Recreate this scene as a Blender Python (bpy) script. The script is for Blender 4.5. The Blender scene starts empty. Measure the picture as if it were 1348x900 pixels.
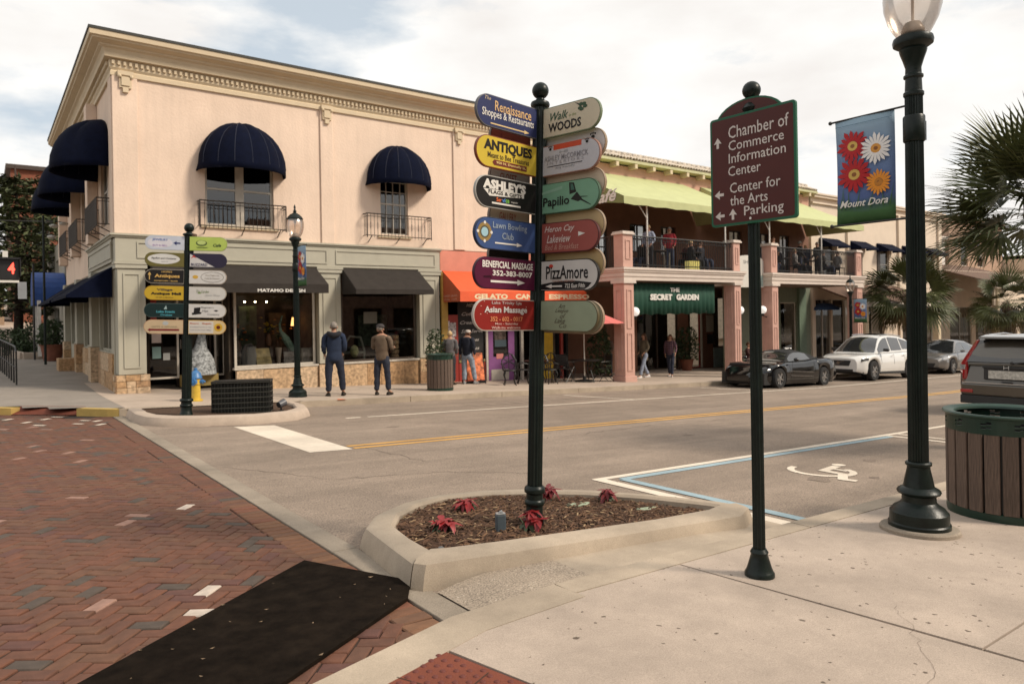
import bpy, bmesh, math, random
from mathutils import Vector, Matrix
random.seed(7)
SC = bpy.context.scene
COL = SC.collection
R_ = math.radians
# ------------------------------------------------------------------ camera
FPX, PCX, PCY = 932.5, 674.0, 415.0
YAW, ROLL, CAMZ = math.atan(698/932.5), 0.017, 1.50
_fw = Vector((math.sin(YAW), math.cos(YAW), 0)); _r = Vector((math.cos(YAW), -math.sin(YAW), 0)); _u = Vector((0, 0, 1))
CX = (_r*math.cos(ROLL) - _u*math.sin(ROLL)); CY = (_u*math.cos(ROLL) + _r*math.sin(ROLL))
cam = bpy.data.cameras.new('camera'); camo = bpy.data.objects.new('camera', cam); COL.objects.link(camo)
m = Matrix.Identity(4)
for i in range(3):
    m[i][0] = CX[i]; m[i][1] = CY[i]; m[i][2] = -_fw[i]
m[2][3] = CAMZ
camo.matrix_world = m
cam.sensor_fit = 'HORIZONTAL'; cam.sensor_width = 36; cam.lens = FPX/1348*36
cam.shift_y = -(450-PCY)/1348; cam.clip_end = 3000; cam.clip_start = 0.05
cam.dof.use_dof = True; cam.dof.focus_distance = 5.2; cam.dof.aperture_fstop = 3.5
SC.camera = camo
# ------------------------------------------------------------------ light
SUN_EL, SUN_AZ = R_(40), R_(118)       # azimuth from +X axis direction the light comes from
sd = Vector((math.cos(SUN_EL)*math.cos(R_(-52)), math.cos(SUN_EL)*math.sin(R_(-52)), math.sin(SUN_EL)))
sun = bpy.data.lights.new('sun', 'SUN'); suno = bpy.data.objects.new('sun', sun); COL.objects.link(suno)
sun.energy = 2.7; sun.angle = R_(12); sun.color = (1.0, 0.885, 0.74)
suno.rotation_euler = sd.to_track_quat('Z', 'Y').to_euler()
W = bpy.data.worlds.new('World'); SC.world = W; W.use_nodes = True
nt = W.node_tree; nt.nodes.clear(); N = nt.nodes.new; L = nt.links.new
wo = N('ShaderNodeOutputWorld'); bg = N('ShaderNodeBackground'); bg.inputs[1].default_value = 0.085
sky = N('ShaderNodeTexSky'); sky.sky_type = 'NISHITA'; sky.sun_disc = False
sky.sun_elevation = SUN_EL; sky.sun_rotation = math.atan2(sd.x, sd.y); sky.air_density = 1.0; sky.dust_density = 2.0
tc = N('ShaderNodeTexCoord'); mp = N('ShaderNodeMapping'); mp.inputs['Scale'].default_value = (1.6, 1.6, 4.2); mp.inputs['Location'].default_value = (1.3, 2.2, 0.7)
n1 = N('ShaderNodeTexNoise'); n1.inputs['Scale'].default_value = 1.5; n1.inputs['Detail'].default_value = 9; n1.inputs['Roughness'].default_value = 0.55
L(tc.outputs['Generated'], mp.inputs[0]); L(mp.outputs[0], n1.inputs['Vector'])
cr = N('ShaderNodeValToRGB'); cr.color_ramp.elements[0].position = 0.375; cr.color_ramp.elements[0].color = (0.12, 0.12, 0.12, 1); cr.color_ramp.elements[1].position = 0.49; cr.color_ramp.elements[1].color = (1, 1, 1, 1)
L(n1.outputs['Fac'], cr.inputs[0])
n2 = N('ShaderNodeTexNoise'); n2.inputs['Scale'].default_value = 2.6; n2.inputs['Detail'].default_value = 6
L(mp.outputs[0], n2.inputs['Vector'])
cc = N('ShaderNodeValToRGB'); cc.color_ramp.elements[0].position = 0.32; cc.color_ramp.elements[0].color = (0.86, 0.82, 0.785, 1); cc.color_ramp.elements[1].position = 0.60; cc.color_ramp.elements[1].color = (1.0, 0.985, 0.955, 1)
L(n2.outputs['Fac'], cc.inputs[0])
vs = N('ShaderNodeVectorMath'); vs.operation = 'SCALE'; vs.inputs['Scale'].default_value = 9.9; L(cc.outputs[0], vs.inputs[0])
bl = N('ShaderNodeMixRGB'); bl.inputs[0].default_value = 0.72; bl.inputs[2].default_value = (6.3, 7.2, 7.9, 1); L(sky.outputs[0], bl.inputs[1])
mx = N('ShaderNodeMixRGB'); L(cr.outputs[0], mx.inputs[0]); L(bl.outputs[0], mx.inputs[1]); L(vs.outputs[0], mx.inputs[2])
L(mx.outputs[0], bg.inputs[0]); L(bg.outputs[0], wo.inputs[0])
SC.view_settings.view_transform = 'Standard'; SC.view_settings.look = 'None'; SC.view_settings.gamma = 1; SC.view_settings.exposure = 0.33
SC.cycles.max_bounces = 6; SC.cycles.diffuse_bounces = 3; SC.cycles.transparent_max_bounces = 12; SC.cycles.caustics_reflective = False; SC.cycles.caustics_refractive = False
# ------------------------------------------------------------------ ground height
def clamp(v, a=0.0, b=1.0): return max(a, min(b, v))
def gz(x, y, h=0.0):
    z = h - 0.04*min(x, 22) - 0.027*max(0, min(x, 70)-22) - 0.013*clamp(y, -60, 19)
    t = clamp((7-x)/4); t = t*t*(3-2*t)
    up = 0.020*clamp(y-19, 0, 16) + 0.055*clamp(y-35, 0, 70)
    dn = -0.004*clamp(y-19, 0, 60)
    return z + up*t + dn*(1-t)
SW = 0.13
# ------------------------------------------------------------------ mesh builder
class MB:
    def __init__(s): s.v = []; s.f = []; s.M = None
    def P(s, p):
        p = Vector(p)
        if s.M is not None: p = s.M @ p
        s.v.append(p[:]); return len(s.v)-1
    def poly(s, pts): s.f.append([s.P(p) for p in pts]); return s
    def box(s, x0, x1, y0, y1, z0, z1):
        i = [s.P((x, y, z)) for z in (z0, z1) for x, y in ((x0, y0), (x1, y0), (x1, y1), (x0, y1))]
        for q in ((3, 2, 1, 0), (4, 5, 6, 7), (0, 1, 5, 4), (1, 2, 6, 5), (2, 3, 7, 6), (3, 0, 4, 7)): s.f.append([i[k] for k in q])
        return s
    def hexa(s, b, t):
        i = [s.P(p) for p in b] + [s.P(p) for p in t]
        for q in ((3, 2, 1, 0), (4, 5, 6, 7), (0, 1, 5, 4), (1, 2, 6, 5), (2, 3, 7, 6), (3, 0, 4, 7)): s.f.append([i[k] for k in q])
        return s
    def lathe(s, prof, n=16, c=(0, 0, 0), flute=0, fd=0.0, cap=True):
        rings = []
        for r, z in prof:
            ring = []
            for k in range(n):
                a = 2*math.pi*k/n; rr = r
                if flute and k % 2: rr = r*(1-fd)
                ring.append(s.P((c[0]+rr*math.cos(a), c[1]+rr*math.sin(a), c[2]+z)))
            rings.append(ring)
        for a, b in zip(rings, rings[1:]):
            for k in range(n): s.f.append([a[k], a[(k+1) % n], b[(k+1) % n], b[k]])
        if cap:
            if prof[0][0] > 1e-4: s.f.append(rings[0][::-1])
            if prof[-1][0] > 1e-4: s.f.append(rings[-1])
        return s
    def sphere(s, c, r, n=12, m=8, sz=1.0):
        return s.lathe([(max(1e-5, r*math.sin(math.pi*k/m)), -r*sz*math.cos(math.pi*k/m)) for k in range(m+1)], n, c, cap=False)
    def cyl(s, p0, p1, r0, r1=None, n=8):
        return s.tube([p0, p1], [r0, r0 if r1 is None else r1], n)
    def tube(s, pts, rad, n=8, cap=True):
        pts = [Vector(p) for p in pts]
        if not hasattr(rad, '__len__'): rad = [rad]*len(pts)
        rings = []; up = None
        for i, p in enumerate(pts):
            d = (pts[min(i+1, len(pts)-1)]-pts[max(i-1, 0)])
            if d.length < 1e-9: d = Vector((0, 0, 1))
            d.normalize()
            if up is None:
                up = Vector((0, 0, 1)) if abs(d.z) < 0.9 else Vector((1, 0, 0))
            x = up.cross(d)
            if x.length < 1e-5: x = Vector((0, 1, 0)).cross(d)
            x.normalize(); y = d.cross(x); up = y
            rings.append([s.P(p+x*(rad[i]*math.cos(2*math.pi*k/n))+y*(rad[i]*math.sin(2*math.pi*k/n))) for k in range(n)])
        for a, b in zip(rings, rings[1:]):
            for k in range(n): s.f.append([a[k], a[(k+1) % n], b[(k+1) % n], b[k]])
        if cap: s.f.append(rings[0][::-1]); s.f.append(rings[-1])
        return s
    def prism(s, pts, z0, z1):            # pts 2D ccw in local xy
        a = [s.P((x, y, z0)) for x, y in pts]; b = [s.P((x, y, z1)) for x, y in pts]; n = len(pts)
        s.f.append(a[::-1]); s.f.append(b)
        for k in range(n): s.f.append([a[k], a[(k+1) % n], b[(k+1) % n], b[k]])
        return s
    def grid(s, rows):                    # rows of points
        idx = [[s.P(p) for p in r] for r in rows]
        for a, b in zip(idx, idx[1:]):
            for k in range(len(a)-1): s.f.append([a[k], a[k+1], b[k+1], b[k]])
        return s
    def add(s, o, M=None):
        k = len(s.v)
        for p in o.v: s.P(M @ Vector(p) if M is not None else p)
        s.f += [[i+k for i in f] for f in o.f]; return s
    def mesh(s, name, m, smooth=False):
        me = bpy.data.meshes.new(name); me.from_pydata(s.v, [], s.f); me.update()
        if smooth:
            me.polygons.foreach_set('use_smooth', [True]*len(me.polygons))
            if smooth != 'all':
                try: me.set_sharp_from_angle(angle=R_(smooth if not isinstance(smooth, bool) else 38))
                except Exception: pass
        if m is not None: me.materials.append(m)
        return me
def woff(p):
    v = Vector((0, 0, 0))
    while p is not None: v += p.location; p = p.parent
    return v
def build(name, mb, m, parent=None, smooth=False, world=False, bevel=0, label=None, kind=None):
    """one mesh object; world=True: vertices were given in world coordinates"""
    if world and parent is not None:
        o = woff(parent); mb.v = [(x-o.x, y-o.y, z-o.z) for x, y, z in mb.v]
    me = mb.mesh(name, m, smooth)
    ob = bpy.data.objects.new(name, me); COL.objects.link(ob); ob.parent = parent
    if bevel:
        bv = ob.modifiers.new('bevel', 'BEVEL'); bv.width = bevel; bv.segments = 2; bv.limit_method = 'ANGLE'; bv.angle_limit = R_(40)
    if label: ob['label'] = label
    if kind: ob['kind'] = kind
    return ob
def thing(name, label, cat, loc=(0, 0, 0), rz=0.0, group=None):
    o = bpy.data.objects.new(name, None); COL.objects.link(o); o.location = loc; o.rotation_euler = (0, 0, rz); o.empty_display_size = 0.2
    o['label'] = label; o['category'] = cat
    if group: o['group'] = group
    return o
def tag(o, label, cat, group=None):
    o['label'] = label; o['category'] = cat
    if group: o['group'] = group
    return o
def dup(src, loc, rz=0.0, label=None, scale=None):
    def cp(o, par):
        c = o.copy(); COL.objects.link(c); c.parent = par
        for ch in o.children: cp(ch, c)
        return c
    c = cp(src, None); c.location = loc; c.rotation_euler = (0, 0, rz)
    if label: c['label'] = label
    if scale: c.scale = (scale,)*3 if not hasattr(scale, '__len__') else scale
    return c
# ------------------------------------------------------------------ text
_tc = {}
def glyphs(s, bold=0.0, shear=0.0, res=2):
    k = (s, bold, shear)
    if k not in _tc:
        cu = bpy.data.curves.new('t', 'FONT'); cu.body = s; cu.resolution_u = res; cu.offset = bold; cu.shear = shear; cu.fill_mode = 'FRONT'
        ob = bpy.data.objects.new('t', cu); me = bpy.data.meshes.new_from_object(ob)
        vs = [v.co.copy() for v in me.vertices]; fs = [list(p.vertices) for p in me.polygons]
        bpy.data.objects.remove(ob); bpy.data.meshes.remove(me); bpy.data.curves.remove(cu)
        _tc[k] = (vs, fs)
    return _tc[k]
def text(mb, s, x, y, w, h, z=0.0, bold=0.0, shear=0.0, arc=0.0):
    """lettering filling the box centred (x, y) of width w, height h in the local xy plane"""
    vs, fs = glyphs(s, bold, shear)
    if not vs: return mb
    x0 = min(v.x for v in vs); x1 = max(v.x for v in vs); y0 = min(v.y for v in vs); y1 = max(v.y for v in vs)
    sx = w/(x1-x0); sy = h/max(1e-6, (y1-y0)); k = len(mb.v)
    for v in vs:
        u = (v.x-x0)*sx-w/2
        mb.P((x+u, y+(v.y-y0)*sy-h/2+arc*(1-(2*u/w)**2), z))
    mb.f += [[i+k for i in f] for f in fs]
    return mb
# ------------------------------------------------------------------ materials
def mat(name, c, rough=0.7, metal=0.0, var=0.12, scale=6.0, bump=0.0, bscale=60.0, spec=0.5, coat=0.0, obvar=0.0, dirt=0.0, dirtcol=(0.05, 0.04, 0.03), stretch=None, emit=None, estr=1.0, streak=0.0):
    m = bpy.data.materials.new(name); m.use_nodes = True; nt = m.node_tree; N = nt.nodes.new; L = nt.links.new
    b = nt.nodes['Principled BSDF']; b.inputs['Roughness'].default_value = rough; b.inputs['Metallic'].default_value = metal
    b.inputs['Specular IOR Level'].default_value = spec; b.inputs['Coat Weight'].default_value = coat
    tc = N('ShaderNodeTexCoord'); src = tc.outputs['Object']
    if stretch:
        mp = N('ShaderNodeMapping'); mp.inputs['Scale'].default_value = stretch; L(src, mp.inputs[0]); src = mp.outputs[0]
    nz = N('ShaderNodeTexNoise'); nz.inputs['Scale'].default_value = scale; nz.inputs['Detail'].default_value = 6; nz.inputs['Roughness'].default_value = 0.6; L(src, nz.inputs['Vector'])
    mr = N('ShaderNodeMapRange'); mr.inputs['From Min'].default_value = 0.3; mr.inputs['From Max'].default_value = 0.7; mr.inputs['To Min'].default_value = 1-var; mr.inputs['To Max'].default_value = 1+var
    L(nz.outputs['Fac'], mr.inputs['Value'])
    vm = N('ShaderNodeVectorMath'); vm.operation = 'SCALE'; vm.inputs[0].default_value = c; L(mr.outputs[0], vm.inputs['Scale']); out = vm.outputs[0]
    if obvar:
        oi = N('ShaderNodeObjectInfo'); r2 = N('ShaderNodeMapRange'); r2.inputs['To Min'].default_value = 1-obvar; r2.inputs['To Max'].default_value = 1+obvar; L(oi.outputs['Random'], r2.inputs['Value'])
        v2 = N('ShaderNodeVectorMath'); v2.operation = 'SCALE'; L(out, v2.inputs[0]); L(r2.outputs[0], v2.inputs['Scale']); out = v2.outputs[0]
    if dirt:
        d = N('ShaderNodeTexNoise'); d.inputs['Scale'].default_value = scale*0.23; d.inputs['Detail'].default_value = 8; d.inputs['Roughness'].default_value = 0.7; L(tc.outputs['Object'], d.inputs['Vector'])
        dr = N('ShaderNodeMapRange'); dr.inputs['From Min'].default_value = 0.5; dr.inputs['From Max'].default_value = 0.75; dr.inputs['To Max'].default_value = dirt; L(d.outputs['Fac'], dr.inputs['Value'])
        mx = N('ShaderNodeMixRGB'); L(dr.outputs[0], mx.inputs[0]); L(out, mx.inputs[1]); mx.inputs[2].default_value = (*dirtcol, 1); out = mx.outputs[0]
    if streak:
        sm = N('ShaderNodeMapping'); sm.inputs['Scale'].default_value = (3.2, 3.2, .28); L(tc.outputs['Object'], sm.inputs[0]); sn = N('ShaderNodeTexNoise'); sn.inputs['Scale'].default_value = 1.6; sn.inputs['Detail'].default_value = 7; L(sm.outputs[0], sn.inputs['Vector'])
        sr = N('ShaderNodeMapRange'); sr.inputs['From Min'].default_value = 0.45; sr.inputs['From Max'].default_value = 0.8; sr.inputs['To Min'].default_value = 1; sr.inputs['To Max'].default_value = 1-streak; L(sn.outputs['Fac'], sr.inputs['Value'])
        sv = N('ShaderNodeVectorMath'); sv.operation = 'SCALE'; L(out, sv.inputs[0]); L(sr.outputs[0], sv.inputs['Scale']); out = sv.outputs[0]
    L(out, b.inputs['Base Color'])
    if bump:
        bn = N('ShaderNodeTexNoise'); bn.inputs['Scale'].default_value = bscale; bn.inputs['Detail'].default_value = 4; L(src, bn.inputs['Vector'])
        bp = N('ShaderNodeBump'); bp.inputs['Strength'].default_value = bump; bp.inputs['Distance'].default_value = 0.01; L(bn.outputs['Fac'], bp.inputs['Height']); L(bp.outputs[0], b.inputs['Normal'])
    if emit: b.inputs['Emission Color'].default_value = (*emit, 1); b.inputs['Emission Strength'].default_value = estr
    return m
def glassmat(name, tint=(0.75, 0.76, 0.72), r=0.02, refl=0.06):
    m = bpy.data.materials.new(name); m.use_nodes = True; nt = m.node_tree; nt.nodes.clear(); N = nt.nodes.new; L = nt.links.new
    o = N('ShaderNodeOutputMaterial'); t = N('ShaderNodeBsdfTransparent'); t.inputs[0].default_value = (*tint, 1)
    g = N('ShaderNodeBsdfGlossy'); g.inputs['Roughness'].default_value = r; lw = N('ShaderNodeLayerWeight'); lw.inputs['Blend'].default_value = 0.35
    mr = N('ShaderNodeMapRange'); mr.inputs['To Min'].default_value = refl; mr.inputs['To Max'].default_value = 0.7; L(lw.outputs['Fresnel'], mr.inputs['Value'])
    x = N('ShaderNodeMixShader'); L(mr.outputs[0], x.inputs[0]); L(t.outputs[0], x.inputs[1]); L(g.outputs[0], x.inputs[2]); L(x.outputs[0], o.inputs[0])
    return m
def palette_mat(name, stops, island, rough=0.85, bump=0.4, bscale=90, mul=0.18):
    """per-piece colour out of a palette; stops = [(pos, colour)...]"""
    m = bpy.data.materials.new(name); m.use_nodes = True; nt = m.node_tree; N = nt.nodes.new; L = nt.links.new
    b = nt.nodes['Principled BSDF']; b.inputs['Roughness'].default_value = rough
    if island: g = N('ShaderNodeNewGeometry'); rnd = g.outputs['Random Per Island']
    else: g = N('ShaderNodeObjectInfo'); rnd = g.outputs['Random']
    cr = N('ShaderNodeValToRGB'); cr.color_ramp.interpolation = 'CONSTANT'; e = cr.color_ramp.elements
    e[0].position = stops[0][0]; e[0].color = (*stops[0][1], 1); e[1].position = stops[1][0]; e[1].color = (*stops[1][1], 1)
    for p, c in stops[2:]:
        q = e.new(p); q.color = (*c, 1)
    L(rnd, cr.inputs[0])
    tc = N('ShaderNodeTexCoord'); nz = N('ShaderNodeTexNoise'); nz.inputs['Scale'].default_value = 14; nz.inputs['Detail'].default_value = 7; L(tc.outputs['Object'], nz.inputs['Vector'])
    mr = N('ShaderNodeMapRange'); mr.inputs['From Min'].default_value = 0.3; mr.inputs['From Max'].default_value = 0.7; mr.inputs['To Min'].default_value = 1-mul; mr.inputs['To Max'].default_value = 1+mul; L(nz.outputs['Fac'], mr.inputs['Value'])
    vm = N('ShaderNodeVectorMath'); vm.operation = 'SCALE'; L(cr.outputs[0], vm.inputs[0]); L(mr.outputs[0], vm.inputs['Scale']); L(vm.outputs[0], b.inputs['Base Color'])
    bn = N('ShaderNodeTexNoise'); bn.inputs['Scale'].default_value = bscale; L(tc.outputs['Object'], bn.inputs['Vector'])
    bp = N('ShaderNodeBump'); bp.inputs['Strength'].default_value = bump; bp.inputs['Distance'].default_value = 0.005; L(bn.outputs['Fac'], bp.inputs['Height']); L(bp.outputs[0], b.inputs['Normal'])
    return m
def paving_mat(name, c, spots=True, rough=0.9, grain=0.10, gs=220, spotcol=(0.07, 0.05, 0.035), stain=0.25, track=0.0, spot_scale=9, spot_r=0.085):
    m = bpy.data.materials.new(name); m.use_nodes = True; nt = m.node_tree; N = nt.nodes.new; L = nt.links.new
    b = nt.nodes['Principled BSDF']; b.inputs['Roughness'].default_value = rough; b.inputs['Specular IOR Level'].default_value = 0.3
    tc = N('ShaderNodeTexCoord')
    def noise(s, d=6, st=None):
        n = N('ShaderNodeTexNoise'); n.inputs['Scale'].default_value = s; n.inputs['Detail'].default_value = d; n.inputs['Roughness'].default_value = 0.65
        if st: mp = N('ShaderNodeMapping'); mp.inputs['Scale'].default_value = st; L(tc.outputs['Object'], mp.inputs[0]); L(mp.outputs[0], n.inputs['Vector'])
        else: L(tc.outputs['Object'], n.inputs['Vector'])
        return n.outputs['Fac']
    def rng(v, a, b2, lo, hi):
        r = N('ShaderNodeMapRange'); r.inputs['From Min'].default_value = a; r.inputs['From Max'].default_value = b2; r.inputs['To Min'].default_value = lo; r.inputs['To Max'].default_value = hi; L(v, r.inputs['Value']); return r.outputs[0]
    def mul(a, b2):
        q = N('ShaderNodeMath'); q.operation = 'MULTIPLY'; L(a, q.inputs[0]); L(b2, q.inputs[1]); return q.outputs[0]
    f = mul(rng(noise(gs, 2), 0.3, 0.7, 1-grain, 1+grain), rng(noise(1.1, 8), 0.3, 0.72, 1-stain*0.6, 1+stain*0.45))
    f = mul(f, rng(noise(7, 6), 0.3, 0.7, 0.95, 1.05))
    if track: f = mul(f, rng(noise(0.55, 5, (0.25, 2.4, 1)), 0.35, 0.65, 1-track, 1+track*0.5))
    vm = N('ShaderNodeVectorMath'); vm.operation = 'SCALE'; vm.inputs[0].default_value = c; L(f, vm.inputs['Scale']); out = vm.outputs[0]
    if spots:
        vo = N('ShaderNodeTexVoronoi'); vo.inputs['Scale'].default_value = spot_scale; vo.inputs['Randomness'].default_value = 1.0
        wn = N('ShaderNodeVectorMath'); wn.operation = 'ADD'; ds = N('ShaderNodeTexNoise'); ds.inputs['Scale'].default_value = 40; L(tc.outputs['Object'], ds.inputs['Vector'])
        sc2 = N('ShaderNodeVectorMath'); sc2.operation = 'SCALE'; sc2.inputs['Scale'].default_value = 0.03; L(ds.outputs['Color'], sc2.inputs[0]); L(tc.outputs['Object'], wn.inputs[0]); L(sc2.outputs[0], wn.inputs[1]); L(wn.outputs[0], vo.inputs['Vector'])
        sp = N('ShaderNodeSeparateColor'); L(vo.outputs['Color'], sp.inputs[0])
        thr = N('ShaderNodeMath'); thr.operation = 'MULTIPLY'; L(rng(sp.outputs[0], 0.45, 1.0, 0.0, spot_r), thr.inputs[0]); L(rng(noise(2.2, 3), 0.4, 0.6, 0.35, 1.2), thr.inputs[1])
        lt = N('ShaderNodeMath'); lt.operation = 'LESS_THAN'; L(vo.outputs['Distance'], lt.inputs[0]); L(thr.outputs[0], lt.inputs[1])
        mx = N('ShaderNodeMixRGB'); L(rng(lt.outputs[0], 0, 1, 0, 0.85), mx.inputs[0]); L(out, mx.inputs[1]); mx.inputs[2].default_value = (*spotcol, 1); out = mx.outputs[0]
    L(out, b.inputs['Base Color'])
    bp = N('ShaderNodeBump'); bp.inputs['Strength'].default_value = 0.35; bp.inputs['Distance'].default_value = 0.006; L(noise(gs*0.8, 3), bp.inputs['Height']); L(bp.outputs[0], b.inputs['Normal'])
    return m
M = {}
M['asphalt'] = paving_mat('asphalt', (0.27, 0.212, 0.165), spots=True, grain=0.42, gs=75, stain=0.28, track=0.20, spotcol=(.10,.075,.055), spot_scale=5, spot_r=0.05)
M['concrete'] = paving_mat('concrete', (0.43, 0.35, 0.285), grain=0.18, stain=0.38, spot_scale=21, spot_r=0.24, gs=170)
M['concrete_far'] = paving_mat('pale_concrete', (0.46, 0.37, 0.295), spots=False, grain=0.06, gs=60, stain=0.3)
M['side_concrete'] = paving_mat('grey_concrete', (0.27, 0.235, 0.20), spots=False, grain=0.06, gs=60, stain=0.3)
M['kerb'] = paving_mat('kerb_concrete', (0.41, 0.335, 0.255), spots=True, grain=0.12, gs=160, stain=0.5, spot_scale=14, spot_r=0.05)
M['kerb_dark'] = paving_mat('weathered_strip', (0.30, 0.25, 0.195), spots=True, grain=0.25, gs=160, stain=0.55, spot_scale=12, spot_r=0.07)
M['exposed'] = paving_mat('exposed_aggregate', (0.35, 0.285, 0.22), spots=True, grain=0.5, gs=95, stain=0.35, spotcol=(0.6, 0.52, 0.42), spot_scale=60, spot_r=0.3)
M['yellow_kerb'] = paving_mat('yellow_kerb_paint', (0.55, 0.38, 0.12), spots=False, stain=0.4)
M['tactile'] = paving_mat('red_tactile', (0.19, 0.055, 0.032), spots=False, grain=0.2, stain=0.4)
M['white_paint'] = paving_mat('worn_white_paint', (0.70, 0.61, 0.50), spots=True, grain=0.12, stain=0.3, spotcol=(0.25, 0.2, 0.15), spot_scale=22, spot_r=0.2)
M['blue_paint'] = paving_mat('worn_blue_paint', (0.30, 0.40, 0.44), spots=True, grain=0.15, stain=0.4, spotcol=(0.22, 0.17, 0.13), spot_scale=22, spot_r=0.22)
M['yellow_paint'] = paving_mat('worn_yellow_paint', (0.62, 0.34, 0.09), spots=True, grain=0.15, stain=0.4, spotcol=(0.22, 0.17, 0.13), spot_scale=18, spot_r=0.3)
M['orange_mark'] = mat('orange_spray', (0.75, 0.2, 0.08))
M['mat'] = mat('black_rubber_mat', (0.012, 0.0085, 0.006), 1.0, var=0.5, scale=9, bump=0.5, bscale=350, spec=0.05, dirt=0.4, dirtcol=(0.04, 0.027, 0.017))
M['mulch'] = palette_mat('brown_mulch', [(0, (0.075, 0.036, 0.018)), (0.4, (0.115, 0.056, 0.028)), (0.75, (0.17, 0.09, 0.045)), (0.94, (0.33, 0.22, 0.12))], True)
M['soil'] = mat('mulch_soil', (0.07, 0.036, 0.018), 1, var=0.5, scale=40, bump=1, bscale=120)
BR = [(0.0, (0.124, 0.051, 0.029)), (0.22, (0.112, 0.048, 0.029)), (0.40, (0.136, 0.054, 0.030)), (0.56, (0.118, 0.054, 0.032)), (0.70, (0.128, 0.059, 0.033)), (0.87, (0.076, 0.056, 0.043)), (0.93, (0.108, 0.046, 0.034)), (0.985, (0.28, 0.16, 0.12)), (0.993, (0.50, 0.42, 0.35))]
M['brick'] = palette_mat('paving_brick', BR, False)
M['brick_isl'] = palette_mat('paving_bricks_joined', BR, True)
M['brick_border'] = palette_mat('border_brick', [(0, (0.155, 0.070, 0.036)), (0.3, (0.175, 0.085, 0.043)), (0.6, (0.135, 0.066, 0.036)), (0.85, (0.16, 0.062, 0.034))], False)
M['joint'] = mat('joint_sand', (0.035, 0.02, 0.013), 1, var=0.3)
M['dark'] = mat('dark_interior', (0.008, 0.006, 0.005), 0.9)
M['iron'] = mat('dark_green_iron', (0.0055, 0.0105, 0.0085), 0.36, var=0.35, scale=14, bump=0.15, bscale=40, spec=0.28, dirt=0.30, dirtcol=(0.028, 0.038, 0.03))
M['black_iron'] = mat('black_iron', (0.012, 0.011, 0.010), 0.45, var=0.3)
M['rail_iron'] = mat('bronze_balcony_iron', (0.045, 0.033, 0.025), 0.5)
M['white'] = mat('white_paint_surface', (0.72, 0.68, 0.62), 0.5)
M['offwhite'] = mat('off_white_panel', (0.62, 0.59, 0.53), 0.5, var=0.05)
M['black'] = mat('black_panel', (0.012, 0.011, 0.011), 0.4)
# ------------------------------------------------------------------ ground and streets
def struct(name, mb, m, **k): return build(name, mb, m, kind='structure', **k)
def strip(xs, ya, yb, h, hb=None):
    """sheet between y=ya and y=yb (numbers or functions of x) following the ground"""
    mb = MB(); fa = ya if callable(ya) else (lambda x: ya); fb = yb if callable(yb) else (lambda x: yb)
    n = 6; rows = []
    for i in range(n+1):
        t = i/n; rows.append([(x, fa(x)*(1-t)+fb(x)*t, gz(x, fa(x)*(1-t)+fb(x)*t, h+((hb-h)*t if hb is not None else 0))) for x in xs])
    return mb.grid(rows)
xs_all = [-400, -150, -60, -30, -15, -8, -4, 0, 2, 3, 4, 5, 6, 7, 9, 12, 16, 22, 30, 45, 70, 120, 400]
ys_all = [-300, -60, -20, -6, 0, 3, 6, 10, 15, 19, 23, 27, 31, 35, 42, 50, 60, 75, 90, 105, 150, 400, 900]
struct('ground', MB().grid([[(x, y, gz(x, y, -0.10)) for x in xs_all] for y in ys_all]), mat('ground_soil', (0.16, 0.13, 0.09), 1, scale=0.8, var=0.3))
KY, NY, SX0 = 15.05, 3.06, 1.99      # far kerb, near kerb, edge between brick and asphalt
rx = [2.13, 4, 8, 12, 16, 22, 30, 45, 70, 200]
struct('road', strip(rx, 2.9, 15.3, 0.0), M['asphalt'])
def lane(name, x0, x1, y0, y1, m, h=0.004):
    mb = MB(); n = max(1, int((x1-x0)/2)); mb.grid([[(x0+(x1-x0)*i/n, y, gz(x0+(x1-x0)*i/n, y, h)) for i in range(n+1)] for y in (y0, y1)])
    return struct(name, mb, M[m])
lane('centre_line', 4.05, 110, 9.02, 9.12, 'yellow_paint'); lane('centre_line', 4.05, 110, 9.24, 9.34, 'yellow_paint')
def quad(name, pts, m, h=0.004):
    return struct(name, MB().poly([(x, y, gz(x, y, h)) for x, y in pts]), M[m])
quad('stop_line', [(3.36, 12.34), (3.42, 9.05), (4.0, 9.0), (4.0, 12.2)], 'white_paint')
lane('parking_line', 5.9, 110, 12.5, 12.6, 'white_paint')
for x in (5.45,): lane('parking_line', x, x+0.3, 12.5, 12.6, 'white_paint')
for x in (13.2, 19.0): quad('bay_line', [(x, 12.6), (x+0.1, 12.6), (x-0.5, 14.6), (x-0.6, 14.6)], 'white_paint')
# old, nearly worn away lettering by the far kerb
mb = MB()
for k in range(9):
    x = 9.0+k*0.42; mb.poly([(x, 13.3, gz(x, 13.3, .004)), (x+.16, 13.3, gz(x+.16, 13.3, .004)), (x+.02, 13.9, gz(x, 13.9, .004)), (x-.10, 13.9, gz(x-.1, 13.9, .004))])
struct('worn_marking', mb, paving_mat('faded_paint', (0.30, 0.24, 0.19), spots=True, spotcol=(0.2, 0.15, 0.11), spot_scale=20, spot_r=0.4))
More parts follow.
